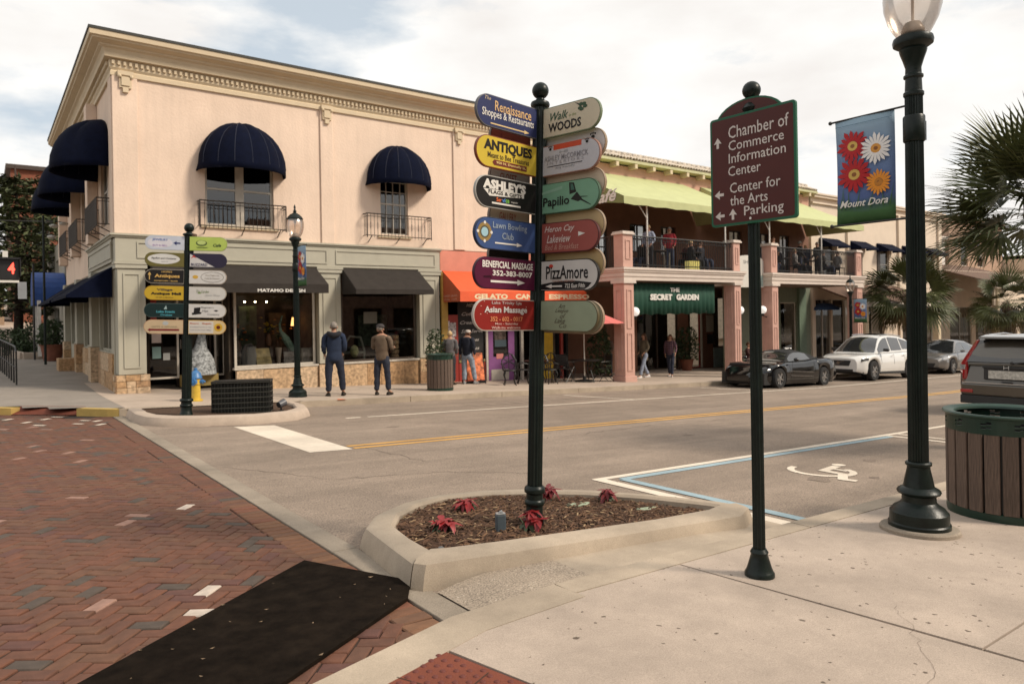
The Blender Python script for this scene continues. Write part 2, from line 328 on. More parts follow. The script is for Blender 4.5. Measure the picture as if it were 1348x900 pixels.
# accessible parking bay
lane('bay_edge_line', 5.25, 30, 5.52, 5.62, 'white_paint'); lane('bay_blue_line', 5.52, 11.6, 5.38, 5.49, 'blue_paint', 0.005)
quad('bay_end_line', [(5.22, 5.60), (5.36, 5.60), (5.36, 3.10), (5.22, 3.10)], 'white_paint', 0.006); quad('bay_blue_line', [(5.46, 5.44), (5.58, 5.38), (5.58, 3.10), (5.46, 3.10)], 'blue_paint', 0.007)
quad('bay_divider_line', [(11.55, 5.50), (11.67, 5.50), (11.67, 3.1), (11.55, 3.1)], 'white_paint', 0.006); quad('bay_divider_line', [(11.9, 5.50), (12.0, 5.50), (12.0, 3.1), (11.9, 3.1)], 'white_paint', 0.006)
def sym(mb, pts, w):
    for (a, b), (c, d) in zip(pts, pts[1:]):
        v = Vector((c-a, d-b)); n = Vector((-v.y, v.x)).normalized()*w/2; e = v.normalized()*w*0.3
        q = [(a-n.x-e.x, b-n.y-e.y), (c-n.x+e.x, d-n.y+e.y), (c+n.x+e.x, d+n.y+e.y), (a+n.x-e.x, b+n.y-e.y)]
        mb.poly([(x, y, 0) for x, y in q])
mb = MB()            # wheelchair user: wheel arc, body, head; read from the south (up = +x)
arc = [(0.42*math.cos(a), 0.42*math.sin(a)) for a in [R_(t) for t in range(95, 345, 14)]]
sym(mb, arc, 0.10); sym(mb, [(0.50, 0.06), (0.02, -0.02), (-0.02, -0.34)], 0.13); sym(mb, [(0.28, 0.05), (0.26, -0.22)], 0.09); sym(mb, [(-0.02, -0.33), (-0.38, -0.52), (-0.35, -0.66)], 0.13)
mb.poly([(0.66+0.10*math.cos(a), 0.10+0.10*math.sin(a), 0) for a in [2*math.pi*k/12 for k in range(12)]])
mb.v = [(7.80+x*0.80, 4.46+y*0.80, gz(7.80+x*0.80, 4.46+y*0.80, 0.005+0.00002*i)) for i, (x, y, z) in enumerate(mb.v)]
mb.f = [f if True else f for f in mb.f]
struct('wheelchair_symbol', mb, M['white_paint'])
def crack(pts, w, m, wob=.03, n=14):
    mb = MB(); P_ = []
    for a, b in zip(pts, pts[1:]):
        for k in range(n): P_.append((a[0]+(b[0]-a[0])*k/n+random.gauss(0, wob), a[1]+(b[1]-a[1])*k/n+random.gauss(0, wob)))
    for i in range(len(P_)-1):
        a, b = P_[i], P_[i+1]; ww = w*random.uniform(.5, 1.2); v = Vector((b[0]-a[0], b[1]-a[1])).normalized(); nx, ny = -v.y*ww, v.x*ww
        mb.poly([(x, y, gz(x, y, .0035)) for x, y in ((a[0]-nx, a[1]-ny), (b[0]-nx, b[1]-ny), (b[0]+nx, b[1]+ny), (a[0]+nx, a[1]+ny))])
    return struct('road_crack', mb, m)
tar = mat('road_crack_dark', (.10, .075, .058), .95)
crack([(2.4, 13.0), (4.6, 11.9), (7.5, 12.0)], .006, tar); crack([(2.2, 8.6), (3.0, 7.2), (4.1, 6.9), (5.0, 6.2)], .004, tar); crack([(6.6, 8.3), (9.5, 8.6), (14, 8.35), (20, 8.5)], .006, tar, .04); crack([(9.2, 5.3), (9.6, 4.2), (9.3, 3.2)], .004, tar); crack([(12.0, 10.2), (17, 10.3), (26, 10.2)], .008, tar, .05); crack([(4.2, 9.0), (4.35, 7.4)], .004, tar)
oil = paving_mat('oil_stained_asphalt', (.215, .167, .13), spots=False, grain=.4, gs=75, stain=.5)
for ox, oy, orr in ((7.3, 4.2, .16), (9.0, 4.5, .11), (7.9, 3.9, .07), (10.6, 4.1, .13), (9.0, 7.4, .10), (14.5, 4.3, .2), (5.6, 10.9, .12)):
    struct('oil_stain', MB().poly([(ox+orr*(1+.3*math.sin(3*a+ox))*math.cos(a), oy+orr*.7*(1+.3*math.cos(2*a+oy))*math.sin(a), gz(ox+orr*math.cos(a), oy+orr*.7*math.sin(a), .003)) for a in [6.2832*k/16 for k in range(16)]]), oil)
# ---- brick intersection: herringbone
bedm = MB().grid([[(x, y, gz(x, y, -0.012)) for x in (-14, -8, -4, 0, 1.97)] for y in (-4, 0, 3, 8, 13, 15.3, 17.2)])
brick_bed = struct('brick_paving', bedm, M['joint'])
def inside_brick(x, y):
    if x > 1.72 or x < -13 or y > 16.9: return False
    if y > 15.25 and x > 1.2: return False
    if y < 2.0 or (x > -0.6 and y < 2.62): return False
    # within the view, a little wider
    dep = x*_fw.x+y*_fw.y; lat = x*_r.x+y*_r.y
    if dep < 2.2: return False
    return -0.95 < lat/dep < 0.5
BL, BWd = 0.190, 0.095
def brick_mesh(l, w, h=0.03):
    mb = MB(); g = 0.0035; b = 0.006; mb.hexa([(-l/2+g, -w/2+g, -h), (l/2-g, -w/2+g, -h), (l/2-g, w/2-g, -h), (-l/2+g, w/2-g, -h)], [(-l/2+g, -w/2+g, -b), (l/2-g, -w/2+g, -b), (l/2-g, w/2-g, -b), (-l/2+g, w/2-g, -b)])
    mb.f.pop(1)
    q = [(-l/2+g+b, -w/2+g+b, 0), (l/2-g-b, -w/2+g+b, 0), (l/2-g-b, w/2-g-b, 0), (-l/2+g+b, w/2-g-b, 0)]; i = [mb.P(p) for p in q]; mb.f.append(i)
    for k in range(4): mb.f.append([4+k, 4+(k+1) % 4, i[(k+1) % 4], i[k]])
    return mb
cells = []; A45 = R_(49)
for i in range(-215, 215):
    for j in range(-215, 215):
        t = (i+j) % 4 if False else (i-j) % 4
        if t == 0: cx_, cy_, rot = i+1.0, j+0.5, 0      # horizontal brick on cells i, i+1
        elif t == 2: cx_, cy_, rot = i+0.5, j+1.0, 1    # vertical brick on cells j, j+1
        else: continue
        # herringbone: horizontal at (i,j) where i-j=0 mod 4 ; vertical where i-j=2 mod 4 going down
        X = cx_*BWd; Y = (cy_ if rot == 0 else j+0.0)*BWd
        x = X*math.cos(A45)-Y*math.sin(A45)-3; y = X*math.sin(A45)+Y*math.cos(A45)+8
        if inside_brick(x, y): cells.append((x, y, A45+(math.pi/2 if rot else 0)))
cells.sort(key=lambda c: c[0]**2+c[1]**2)
one = brick_mesh(BL, BWd).mesh('brick', M['brick'])
tilt = lambda: (random.gauss(0, .012), random.gauss(0, .012))
def place(name, me, x, y, rz, parent, h=0.0):
    o = bpy.data.objects.new(name, me); COL.objects.link(o); o.parent = parent
    o.location = (x, y, gz(x, y, h+random.uniform(-.003, .002))); a, b = tilt(); o.rotation_euler = (a-0.013, b+0.04, rz); return o
for x, y, a in cells[:250]: place('brick', one, x, y, a, brick_bed)
# border course along the concrete strip
bone = brick_mesh(0.215, 0.105).mesh('border_brick', M['brick_border']); nb = 0; y = 2.45; rest = MB()
proto = brick_mesh(BL, BWd); protob = brick_mesh(0.215, 0.105)
while y < 15.2:
    if y < 6.6: o = place('brick', bone, 1.83, y, 0, brick_bed)
    else: rest.add(protob, Matrix.Translation((1.83, y, gz(1.83, y, random.uniform(-.003, .002)))) @ Matrix.Rotation(0.04, 4, 'Y'))
    y += 0.105
for x, y, a in cells[250:]:
    ta, tb = tilt(); rest.add(proto, Matrix.Translation((x, y, gz(x, y, random.uniform(-.003, .002)))) @ Matrix.Rotation(tb+0.04, 4, 'Y') @ Matrix.Rotation(ta-.013, 4, 'X') @ Matrix.Rotation(a, 4, 'Z'))
build('brick_field', rest, M['brick_isl'], parent=brick_bed, kind='stuff', label='red and brown herringbone paving bricks running to the far kerb')
mb = MB()            # white painted leftovers at the far end of the crossing
for px, py in [(0.35, 15.6), (0.6, 14.9), (0.9, 15.3), (1.3, 14.2), (1.45, 14.7), (0.1, 14.4), (-.2, 15.2), (-.5, 14.6), (1.6, 13.9), (.75, 14.3), (-.8, 15.4), (1.1, 15.6), (1.62, 14.5), (-1.2, 14.8)]:
    a = random.choice((A45, A45+math.pi/2)); l, w = random.uniform(.16, .22), .09
    c_, s_ = math.cos(a), math.sin(a); mb.poly([(px+u*c_-v*s_, py+u*s_+v*c_, gz(px+u*c_-v*s_, py+u*s_+v*c_, .006)) for u, v in ((-l/2, -w/2), (l/2, -w/2), (l/2, w/2), (-l/2, w/2))])
struct('painted_brick_marks', mb, M['white_paint'])
# concrete strip between brick and asphalt, in lengths
for k in range(7):
    y0 = 3.0+k*1.75; y1 = min(y0+1.742, 15.1)
    mb = MB(); mb.box(1.945, 2.125, y0, y1, -0.1, 0.0); mb.v = [(x, y, gz(x, y, z+0.006)) for x, y, z in mb.v]
    struct('concrete_strip', mb, M['kerb_dark'], bevel=0.006)
# ---- near pavement
def solid(poly, h, depth=0.3, subdivide=True):
    mb = MB(); n = len(poly)
    mb.f.append([mb.P((x, y, gz(x, y, h))) for x, y in poly])
    for k in range(n):
        a, b = poly[k], poly[(k+1) % n]; mb.poly([(a[0], a[1], gz(a[0], a[1], h-depth)), (b[0], b[1], gz(b[0], b[1], h-depth)), (b[0], b[1], gz(b[0], b[1], h)), (a[0], a[1], gz(a[0], a[1], h))])
    return mb
kerb_line = [(-1.5, -3.0), (-1.42, 0.2), (-1.15, 1.25), (-0.55, 1.95), (0.2, 2.38), (1.03, 2.74), (1.84, 3.0), (2.55, 3.06)]
def offset(line, d):
    out = []
    for i, p in enumerate(line):
        a = line[max(i-1, 0)]; b = line[min(i+1, len(line)-1)]; v = Vector((b[0]-a[0], b[1]-a[1])).normalized(); out.append((p[0]+v.y*d, p[1]-v.x*d))
    return out
inner = offset(kerb_line, 0.24)
# kerb pieces
for a, b in zip(range(len(kerb_line)-1), range(1, len(kerb_line))):
    q = [kerb_line[a], inner[a], inner[b], kerb_line[b]]
    struct('kerb', solid(q, SW), M['kerb'], bevel=0.012)
kx = [2.56, 4.9, 7.6, 10.3, 13, 16, 19, 22, 26, 34, 60, 110]
for a, b in zip(kx, kx[1:]): struct('kerb', solid([(a, NY), (a, NY-0.17), (b-0.012, NY-0.17), (b-0.012, NY)], SW), M['kerb'], bevel=0.012)
slabs = []
JX = [3.56, 7.3, 11, 15, 19, 22]
j0 = inner[-1]
def slab(poly): struct('pavement_slab', solid(poly, SW-0.002, 0.2), M['concrete'], bevel=0.006)
slab([(1.62, 2.735), (1.86, 2.76), (2.55, 2.815), (2.56, 2.883), (3.405, 2.883), (3.57, 1.16), (3.64, 0.2), (2.2, 0.2), (1.965, 1.5), (1.735, 2.25)])
slab([(3.42, 2.883), (7.29, 2.883), (7.29, 1.30), (3.585, 1.30)])
slab([(3.585, 1.288), (7.29, 1.288), (7.29, -0.6), (3.66, -0.6), (3.655, 0.2)])
slab([(7.302, 2.883), (11, 2.883), (11, -0.6), (7.302, -0.6)]); slab([(11.01, 2.883), (22, 2.883), (22, -0.6), (11.01, -0.6)]); slab([(22.01, 2.883), (110, 2.883), (110, -0.6), (22.01, -0.6)])
slab([(2.19, 0.19), (3.64, 0.19), (3.67, -2.5), (-1.2, -2.5), (-1.17, 0.19), (0.5, 0.19)])
slab([(2.19, 0.20), (-1.17, 0.20), (-0.93, 1.12), (-0.4, 1.72), (0.35, 2.12), (0.53, 2.21), (0.93, 1.19), (1.955, 1.475)])
struct('pavement', strip([-1.4, 3, 8, 16, 22, 45, 110], -14, -0.55, SW-0.004), M['concrete'])
# tactile panel
tq = [(1.60, 2.725), (0.56, 2.23), (0.95, 1.21), (1.95, 1.49), (1.72, 2.25)]
tp = struct('tactile_paving', solid(tq, SW-0.001, 0.1), M['tactile'])
U = Vector((1.04, 0.495)).normalized(); Vn = Vector((U.y, -U.x)); td = []
def inpoly(p, poly):
    c = False
    for i in range(len(poly)):
        a, b = poly[i], poly[i-1]
        if (a[1] > p[1]) != (b[1] > p[1]) and p[0] < (b[0]-a[0])*(p[1]-a[1])/(b[1]-a[1])+a[0]: c = not c
    return c
dome = MB().lathe([(0.014, 0), (0.0125, 0.003), (0.008, 0.0055), (0.0001, 0.006)], 8, cap=False).mesh('dome', mat('dome_red', (0.13, 0.03, 0.02), 0.7), smooth='all')
for i in range(34):
    for j in range(26):
        p = Vector((0.56, 2.23))+U*(0.03+i*0.056+(0.028 if j % 2 else 0))+Vn*(0.04+j*0.048)
        if inpoly(p, tq) and inpoly(p+Vector((0.02, 0)), tq) and (p-Vector((1.6, 2.6))).length < 0.95:
            td.append(p)
td.sort(key=lambda p: (p-Vector((1.7, 2.6))).length)
for p in td[:290]:
    o = bpy.data.objects.new('dome', dome); COL.objects.link(o); o.parent = tp; o.location = (p.x, p.y, gz(p.x, p.y, SW-0.001))
mb = MB()
for k in range(1, 6):
    a = Vector((1.60, 2.725))-U*(k*0.305); b = a+Vn*0.5
    if k < 4: mb.poly([(q.x, q.y, gz(q.x, q.y, SW)) for q in (a, a+U*0.006, b+U*0.006, b)])
for k in range(1, 3):
    a = Vector((1.60, 2.725))+Vn*(k*0.305)-U*0.9; b = Vector((1.60, 2.725))+Vn*(k*0.305)-U*(0.08*k+.01)
    mb.poly([(q.x, q.y, gz(q.x, q.y, SW+.0005)) for q in (a, a+Vn*.006, b+Vn*.006, b)])
build('panel_joint', mb, M['joint'], parent=tp, world=True)
# cracks in the pavement
mb = MB(); p = Vector((2.62, 0.98)); d = Vector((0.75, 0.5))
for k in range(26):
    q = p+Vector((0.045, 0.028))+Vector((random.gauss(0, .012), random.gauss(0, .022))); mb.poly([(a.x, a.y, gz(a.x, a.y, SW+.0008)) for a in (p, q, q+Vector((-.0005, .0012)), p+Vector((-.0005, .0012)))]); p = q
struct('pavement_crack', mb, M['joint'])
# apron of rough concrete between planter and near kerb
def gut(name, xs, m, hs):
    mb = MB(); mb.grid([[(x, y, gz(x, y, h+(.012 if y < 3.1 else 0))) for x, h in zip(xs, hs)] for y in (3.0, 3.12, 3.3, 3.62)]); return struct(name, mb, M[m])
gut('gutter', [2.127, 2.25, 2.45, 2.95], 'exposed', [.012, .035, .06, .072])
gut('gutter', [2.95, 3.4, 4.2, 5.0, 5.25], 'kerb', [.072, .08, .08, .05, .0])
mb = MB(); [mb.add(brick_mesh(.1, .1), Matrix.Translation((1.672+.0*k, 2.5+k*.101, gz(1.672, 2.5+k*.101, -.006))) @ Matrix.Rotation(.04, 4, 'Y')) for k in range(126)]; build('cut_bricks', mb, M['brick_isl'], parent=brick_bed, kind='stuff', label='row of small cut bricks along the border course')
struct('gutter', strip([4.6, 6, 9, 13, 17, 22, 45, 110], 3.05, 3.09, 0.012), M['kerb'])
# ---- planter island in front
out_b = [(2.025, 3.772), (2.07, 4.2), (2.14, 4.72), (2.36, 5.02), (2.7, 5.25), (3.1, 5.36), (3.55, 5.30), (4.0, 5.08), (4.4, 4.72), (4.72, 4.28), (4.98, 3.78), (5.02, 3.58)]
def kerb_ring(name, outer, inner_, h, m, lift=0.03, breaks=None, lo=-0.1):
    n = len(outer); mb = MB(); prof = []
    for o, i in zip(outer, inner_):
        o = Vector(o); i = Vector(i); d = (i-o); w = d.length; d.normalize()
        c = [(0, lo), (0.0, 0.02), (0.02, h*0.55), (0.045, h*0.88), (0.085, h), (w-0.03, h+.004), (w-0.005, h-0.015), (w, h-0.1)]
        prof.append([((o+d*t).x, (o+d*t).y, gz((o+d*t).x, (o+d*t).y, z)) for t, z in c])
    mb.grid([list(r) for r in zip(*prof)])
    mb.poly(prof[0]); mb.poly(prof[-1][::-1])
    return struct(name, mb, m, smooth=True)
in_b = [(2.275, 3.94), (2.30, 4.25), (2.36, 4.60), (2.54, 4.86), (2.82, 5.06), (3.13, 5.16), (3.48, 5.10), (3.88, 4.90), (4.24, 4.58), (4.54, 4.18), (4.76, 3.74), (4.80, 3.62)]
kerb_ring('planter_kerb', out_b, in_b, 0.16, M['kerb'])
so = [(2.025, 3.76), (2.07, 3.69), (2.6, 3.59), (3.2, 3.49), (4.0, 3.38), (4.7, 3.30), (5.0, 3.45), (5.04, 3.57)]
si = [(2.28, 3.93), (2.38, 3.89), (2.75, 3.82), (3.25, 3.74), (4.0, 3.62), (4.55, 3.58), (4.68, 3.60), (4.78, 3.61)]
kerb_ring('planter_kerb', so, si, 0.17, M['kerb'])
inb = [(2.27, 3.84)]+in_b[1:]+[(4.6, 3.58), (4.0, 3.62), (3.05, 3.72), (2.4, 3.78)]
soil_z = lambda x, y: gz(x, y, 0.10+0.05*math.exp(-((x-3.3)**2+(y-4.4)**2)*1.3))
mb = MB(); cc_ = (3.4, 4.35)
rows = []
for t in (0.0001, .25, .5, .75, .93, 1.02):
    rows.append([(cc_[0]+(x-cc_[0])*t, cc_[1]+(y-cc_[1])*t, soil_z(cc_[0]+(x-cc_[0])*t, cc_[1]+(y-cc_[1])*t)-(0.03 if t > 1 else 0)) for x, y in inb+[inb[0]]])
struct('planter_bed', mb.grid(rows), M['soil'])
mb = MB()
for k in range(6500):
    x = random.uniform(2.3, 4.8); y = random.uniform(3.6, 5.2)
    if not inpoly((x, y), inb): continue
    l = random.uniform(.012, .04)*(2.0 if random.random() < .06 else 1); w = random.uniform(.003, .008); a = random.uniform(0, 6.3); e = random.gauss(0, .35); z = soil_z(x, y)+random.uniform(0, .012)
    dx, dy, dz = math.cos(a)*l, math.sin(a)*l, math.sin(e)*l*0.6; nx, ny = -math.sin(a)*w, math.cos(a)*w
    i = [mb.P(p) for p in ((x-dx-nx, y-dy-ny, z-dz), (x+dx-nx, y+dy-ny, z+dz), (x+dx+nx, y+dy+ny, z+dz+.002), (x-dx+nx, y-dy+ny, z-dz+.002), (x, y, z+.008))]
    for q in ((0, 1, 4), (1, 2, 4), (2, 3, 4), (3, 0, 4)): mb.f.append([i[t] for t in q])
build('mulch_chips', mb, M['mulch'], kind='stuff', label='brown wood chip mulch filling the planter around the sign post')
# ---- rubber mat
mq = [(0.31, 3.55), (1.70, 4.63), (2.085, 3.87), (1.93, 3.62), (0.98, 3.02), (0.2, 2.55), (-0.3, 3.05)]
mo = build('rubber_mat', solid(mq, 0.022, 0.02), M['mat']); tag(mo, 'black rubber mat lying across the red bricks by the planter corner', 'mat')
mb = MB(); random.seed(3)
for k in range(70):
    x, y = random.uniform(.1, 2.1), random.uniform(2.6, 4.7)
    if not inpoly((x, y), mq): continue
    a = random.uniform(0, 6.3); l = random.uniform(.006, .018); w = l*random.uniform(.2, .5); z = gz(x, y, .0245); c_, s_ = math.cos(a), math.sin(a)
    mb.poly([(x+u*c_-v*s_, y+u*s_+v*c_, z+abs(u)*.2) for u, v in ((-l, 0), (0, -w), (l, 0), (0, w))])
build('leaf_litter', mb, mat('dry_litter', (.22, .15, .09), .9, var=.6), kind='stuff', label='dry leaf bits scattered on the black mat')
# ---- far pavement
fx = [5.5, 8.2, 10.9, 13.6, 16.3, 19, 22, 26, 34, 60, 110]
for i, (a, b) in enumerate(zip(fx, fx[1:])): struct('kerb', solid([(a, KY), (b-0.015, KY), (b-0.015, KY+0.2), (a, KY+0.2)], SW), M['kerb'], bevel=0.02)
fpx = [2.2, 5.3, 8.6, 11.8, 15, 18.3, 22, 26, 34, 60, 110]
for a, b in zip(fpx, fpx[1:]):
    xs = [a, (a+b)/2, b-0.01]
    mb = strip(xs, 15.2, 17.6, SW-.003); struct('far_pavement', mb, M['concrete_far'])
    mb = strip(xs, 17.61, 22.4, SW-.003); struct('far_pavement', mb, M['concrete_far'])
quad('orange_spray_mark', [(6.35, 15.02), (6.55, 15.02), (6.5, 15.2), (6.4, 15.22)], 'orange_mark', SW+.003)
# corner and ramp
fl = [(5.5, 15.05), (5.2, 15.28), (3.6, 15.30), (2.05, 15.22), (1.9, 15.35), (1.45, 15.75)]
def kline(pts, m, h=SW, w=0.22):
    inn = offset(pts, w)
    for a in range(len(pts)-1): struct('kerb', solid([pts[a], pts[a+1], inn[a+1], inn[a]], h), M[m], bevel=0.02)
kline([(5.5, 15.05), (5.2, 15.3), (3.6, 15.32), (2.06, 15.22)], 'kerb'); kline([(2.05, 15.22), (1.88, 15.33), (1.42, 15.78)], 'yellow_kerb'); 
kline([(0.42, 16.5), (-0.1, 16.95), (-2.0, 17.2), (-7, 17.25)], 'yellow_kerb')
mb = MB().poly([(x, y, gz(x, y, h)) for x, y, h in ((0.42, 16.5, .01), (1.42, 15.78, .01), (1.62, 16.2, SW), (0.6, 16.95, SW))]); struct('ramp', mb, M['tactile'])
mb = MB()
xs = [-60, -20, -8, -2, 0.2, 0.6, 1.0, 1.6, 2.2, 3.0, 3.6]; ys = [15.2, 15.6, 16, 16.5, 17, 17.4, 18, 19, 20, 22, 24, 27, 31, 35, 42]
for j in range(len(ys)-1):
    for i in range(len(xs)-1):
        xc, yc = (xs[i]+xs[i+1])/2, (ys[j]+ys[j+1])/2
        if yc+0.85*min(xc, 2) < 17.15 or (xc < 0 and yc < 17.3): continue
        mb.poly([(x, y, gz(x, y, SW-.005)) for x, y in ((xs[i], ys[j]), (xs[i+1], ys[j]), (xs[i+1], ys[j+1]), (xs[i], ys[j+1]))])
struct('side_pavement', mb, M['side_concrete'])
mb = MB().grid([[(x, y, gz(x, y, SW+.0)) for x in (-60, -20, -8, -2, 1.2, 3, 7, 14, 40)] for y in (42, 50, 60, 75, 90, 105)]); struct('upper_street', mb, M['concrete_far'])
# ---- far planter island
fo = [(2.14, 15.0), (2.10, 14.0), (2.18, 13.37), (2.45, 12.95), (2.9, 12.72), (3.83, 12.5), (4.6, 12.75), (5.05, 13.3), (5.3, 14.2), (5.35, 15.0)]
fi = [(2.4, 14.9), (2.36, 14.0), (2.42, 13.5), (2.64, 13.18), (3.0, 12.98), (3.82, 12.76), (4.45, 12.98), (4.82, 13.45), (5.04, 14.25), (5.08, 14.9)]
kerb_ring('planter_kerb', fo, fi, 0.16, M['concrete_far'])
mb = MB().poly([(x, y, gz(x, y, 0.11)) for x, y in fi+[(5.0, 15.28), (2.4, 15.2)]]); struct('planter_bed', mb, M['soil'])
# ------------------------------------------------------------------ sign posts, lamps, bins and small street furniture
_cm = {}
def C(r, g, b, rough=0.45, metal=0.0):
    k = (r, g, b, rough, metal)
    if k not in _cm: _cm[k] = mat('paint_%d_%d_%d' % (r*255, g*255, b*255), (r, g, b), rough, metal, var=0.07, scale=5, spec=.28)
    return _cm[k]
WHT = (0.72, 0.69, 0.64); BLK = (0.014, 0.012, 0.012); CREAM = (0.62, 0.50, 0.34)
def stadium(Lx, H, side, r=None, n=9):
    """outline in xy, post end at x=0, rounded outer end at side*Lx"""
    r = H/2 if r is None else r; pts = []
    for k in range(n+1):
        a = -math.pi/2+math.pi/2*k/n; pts.append((Lx-r+r*math.cos(a), -H/2+r+r*math.sin(a)))
    for k in range(n+1):
        a = math.pi/2*k/n; pts.append((Lx-r+r*math.cos(a), H/2-r+r*math.sin(a)))
    pts.append((0, H/2)); pts.append((0, -H/2))
    if side < 0: pts = [(-x, y) for x, y in pts][::-1]
    return pts
def ell(cx, cy, rx, ry, n=20): return [(cx+rx*math.cos(2*math.pi*k/n), cy+ry*math.sin(2*math.pi*k/n)) for k in range(n)]
def paw(cx, cy, s):
    out = [ell(cx, cy-s*.3, s*.5, s*.42, 8)]
    for a in (-.62, -.22, .22, .62): out.append(ell(cx+a*s, cy+s*(.5-abs(a)*.35), s*.17, s*.24, 6))
    return out
def arrow(x0, x1, y, w, hw=2.6):
    d = 1 if x1 > x0 else -1; h = w*hw; b = x1-d*h*1.9
    return [(x0, y-w/2), (b, y-w/2), (b, y-h/2), (x1, y), (b, y+h/2), (b, y+w/2), (x0, y+w/2)][::(1 if d > 0 else -1)]
def art(parent, Mx, items, z0):
    """items: (kind, colour, data...) drawn on the face; one lettering object for each colour"""
    groups = {}; lev = 0
    for it in items:
        kind, col = it[0], it[1]; nm = {'t': 'lettering', 'p': 'emblem', 'a': 'arrow', 'f': 'field'}[kind]
        mb = groups.setdefault((nm, col), MB()); mb.M = Mx; z = z0+0.0006*lev; 
        if kind == 't': lev += 0.15; text(mb, *it[2:7], z=z+.0012, **(it[7] if len(it) > 7 else {}))
        elif kind == 'f': lev += 1; mb.poly([(x, y, z) for x, y in it[2]])
        else:
            lev += 0.3; mb.poly([(x, y, z+.0004) for x, y in it[2]])
    for (nm, col), mb in groups.items():
        mb.M = None
        if mb.f: build(nm, mb, C(*col), parent=parent, kind='stuff' if nm == 'emblem' and len(mb.f) > 2 else None)
def panel(post, Mx, Lx, H, side, bg, border, items, r=None, name='sign_panel', label=None, t=0.02, bw=0.006):
    p = MB(); p.M = Mx; p.prism(stadium(Lx, H, side, r), -t/2, t/2); p.M = None
    o = build(name, p, C(*border), parent=post, label=label, bevel=0.002)
    q = MB(); q.M = Mx @ Matrix.Translation((side*bw*0.4, 0, 0)); q.poly([(x, y, t/2+.0008) for x, y in stadium(Lx-bw*1.4, H-2*bw, side, None if r is None else r-bw)]); q.M = None
    build('sign_face', q, C(*bg), parent=o); art(o, Mx, items, t/2+.0014); return o
def frame(u, o):      # local matrix from the viewer's right direction u (horizontal) and origin o
    u = Vector(u).normalized(); v = Vector((0, 0, 1)); n = u.cross(v)
    mm = Matrix.Identity(4)
    for i in range(3): mm[i][0] = u[i]; mm[i][1] = v[i]; mm[i][2] = n[i]; mm[i][3] = o[i]
    return mm
def tilted(o, top_dx, top_dy, h):
    v = Vector((top_dx, top_dy, h)).normalized(); q = Vector((0, 0, 1)).rotation_difference(v)
    o.rotation_euler = (q.to_matrix() @ Matrix.Rotation(-YAW, 3, 'Z')).to_euler()
def pole(t, h, r=0.055, ball=0.055):
    mb = MB().lathe([(r, 0.30), (r*0.98, h-0.06)], 28, flute=1, fd=0.13); build('pole', mb, M['iron'], t, smooth=30)
    mb = MB().lathe([(r*1.35, 0), (r*1.3, .05), (r*1.15, .07), (r*1.12, .16), (r*1.3, .17), (r*1.36, .185), (r*1.3, .20), (r*1.12, .21), (r*1.1, .25), (r*1.38, .262), (r*1.42, .28), (r*1.36, .295), (r*1.1, .31)], 24); build('base', mb, M['iron'], t, smooth=True)
    mb = MB().lathe([(r, h-.07), (r*1.25, h-.06), (r*1.3, h-.045), (r*1.2, h-.03), (r*.6, h-.012), (r*.5, h+.004)], 20); mb.sphere((0, 0, h+ball*.9), ball, 18, 12); build('finial', mb, M['iron'], t, smooth=True)
S2 = math.sqrt(.5)
# ---- big directional post
zb = gz(3.24, 4.10, 0.12); KM = Matrix.Scale(1.132, 4)
main_post = thing('directional_sign_post', 'tall green post in the mulch planter carrying two columns of shop direction boards', 'sign post', (3.24, 4.10, zb))
tilted(main_post, .080, -.062, 3.23); pole(main_post, 3.095-zb, ball=.062)
zc = [2.895, 2.617, 2.342, 2.057, 1.785, 1.496]
DW, DB = dict(bold=0.01), dict(bold=0.028)
LH = 0.195
def lp(i, bg, border, items, label): return panel(main_post, frame((S2, S2, 0), (-.035*S2, -.035*S2, zc[i]-zb))@KM, 0.535, LH, -1, bg, border, items, label=label)
def rp(i, bg, border, items, label): return panel(main_post, frame((S2, -S2, 0), (.035*S2, -.035*S2, zc[i]-zb))@KM, 0.475, LH, 1, bg, border, items, label=label)
NAVY = (0.022, 0.03, 0.10)
lp(0, NAVY, (0.12, 0.12, 0.13), [('t', CREAM, 'The', -.445, .072, .05, .022, dict(shear=.3)), ('t', (0.66, .42, .2), 'Renaissance', -.225, .038, .32, .062, DW), ('t', WHT, 'Shoppes & Restaurants', -.265, -.02, .45, .062, DW), ('a', (0.68, .5, .25), arrow(-.42, -.08, -.075, .008, 3))], 'navy board with orange and white fancy lettering')
lp(1, (0.60, .44, .045), (0.20, .05, .02), [('t', BLK, 'ANTIQUES', -.262, .036, .42, .075, dict(bold=.045)), ('t', (.08, .05, .02), 'Meant to Bee Treasures', -.26, -.02, .36, .034, DW), ('p', (.16, .03, .02), [(-.40, -.062), (-.385, -.078), (-.10, -.078), (-.10, -.045), (-.385, -.045)]), ('t', (.7, .5, .2), '900 N. Donnelly St.', -.238, -.0615, .26, .02, DB)], 'yellow board lettered ANTIQUES')
lp(2, BLK, (.38, .37, .34), [('t', WHT, "ASHLEY'S", -.29, .047, .37, .06, dict(bold=.06)), ('p', WHT, [(-.47, .014), (-.42, -.026), (-.12, -.008), (-.12, .02)]), ('t', BLK, 'FLAGS & GIFTS', -.285, .0, .29, .024, DB), ('t', (.7, .15, .05), 'Ser', -.34, -.041, .045, .026, DB), ('t', (.1, .25, .6), 'vi', -.30, -.041, .028, .026, DB), ('t', (.2, .5, .1), 'ce', -.268, -.043, .032, .022, DB), ('t', WHT, 'repair', -.205, -.045, .06, .013, DW), ('p', WHT, [(-.40, -.071), (-.15, -.071), (-.15, -.060), (-.40, -.060)])], 'black board with slanted white lettering and a white bar')
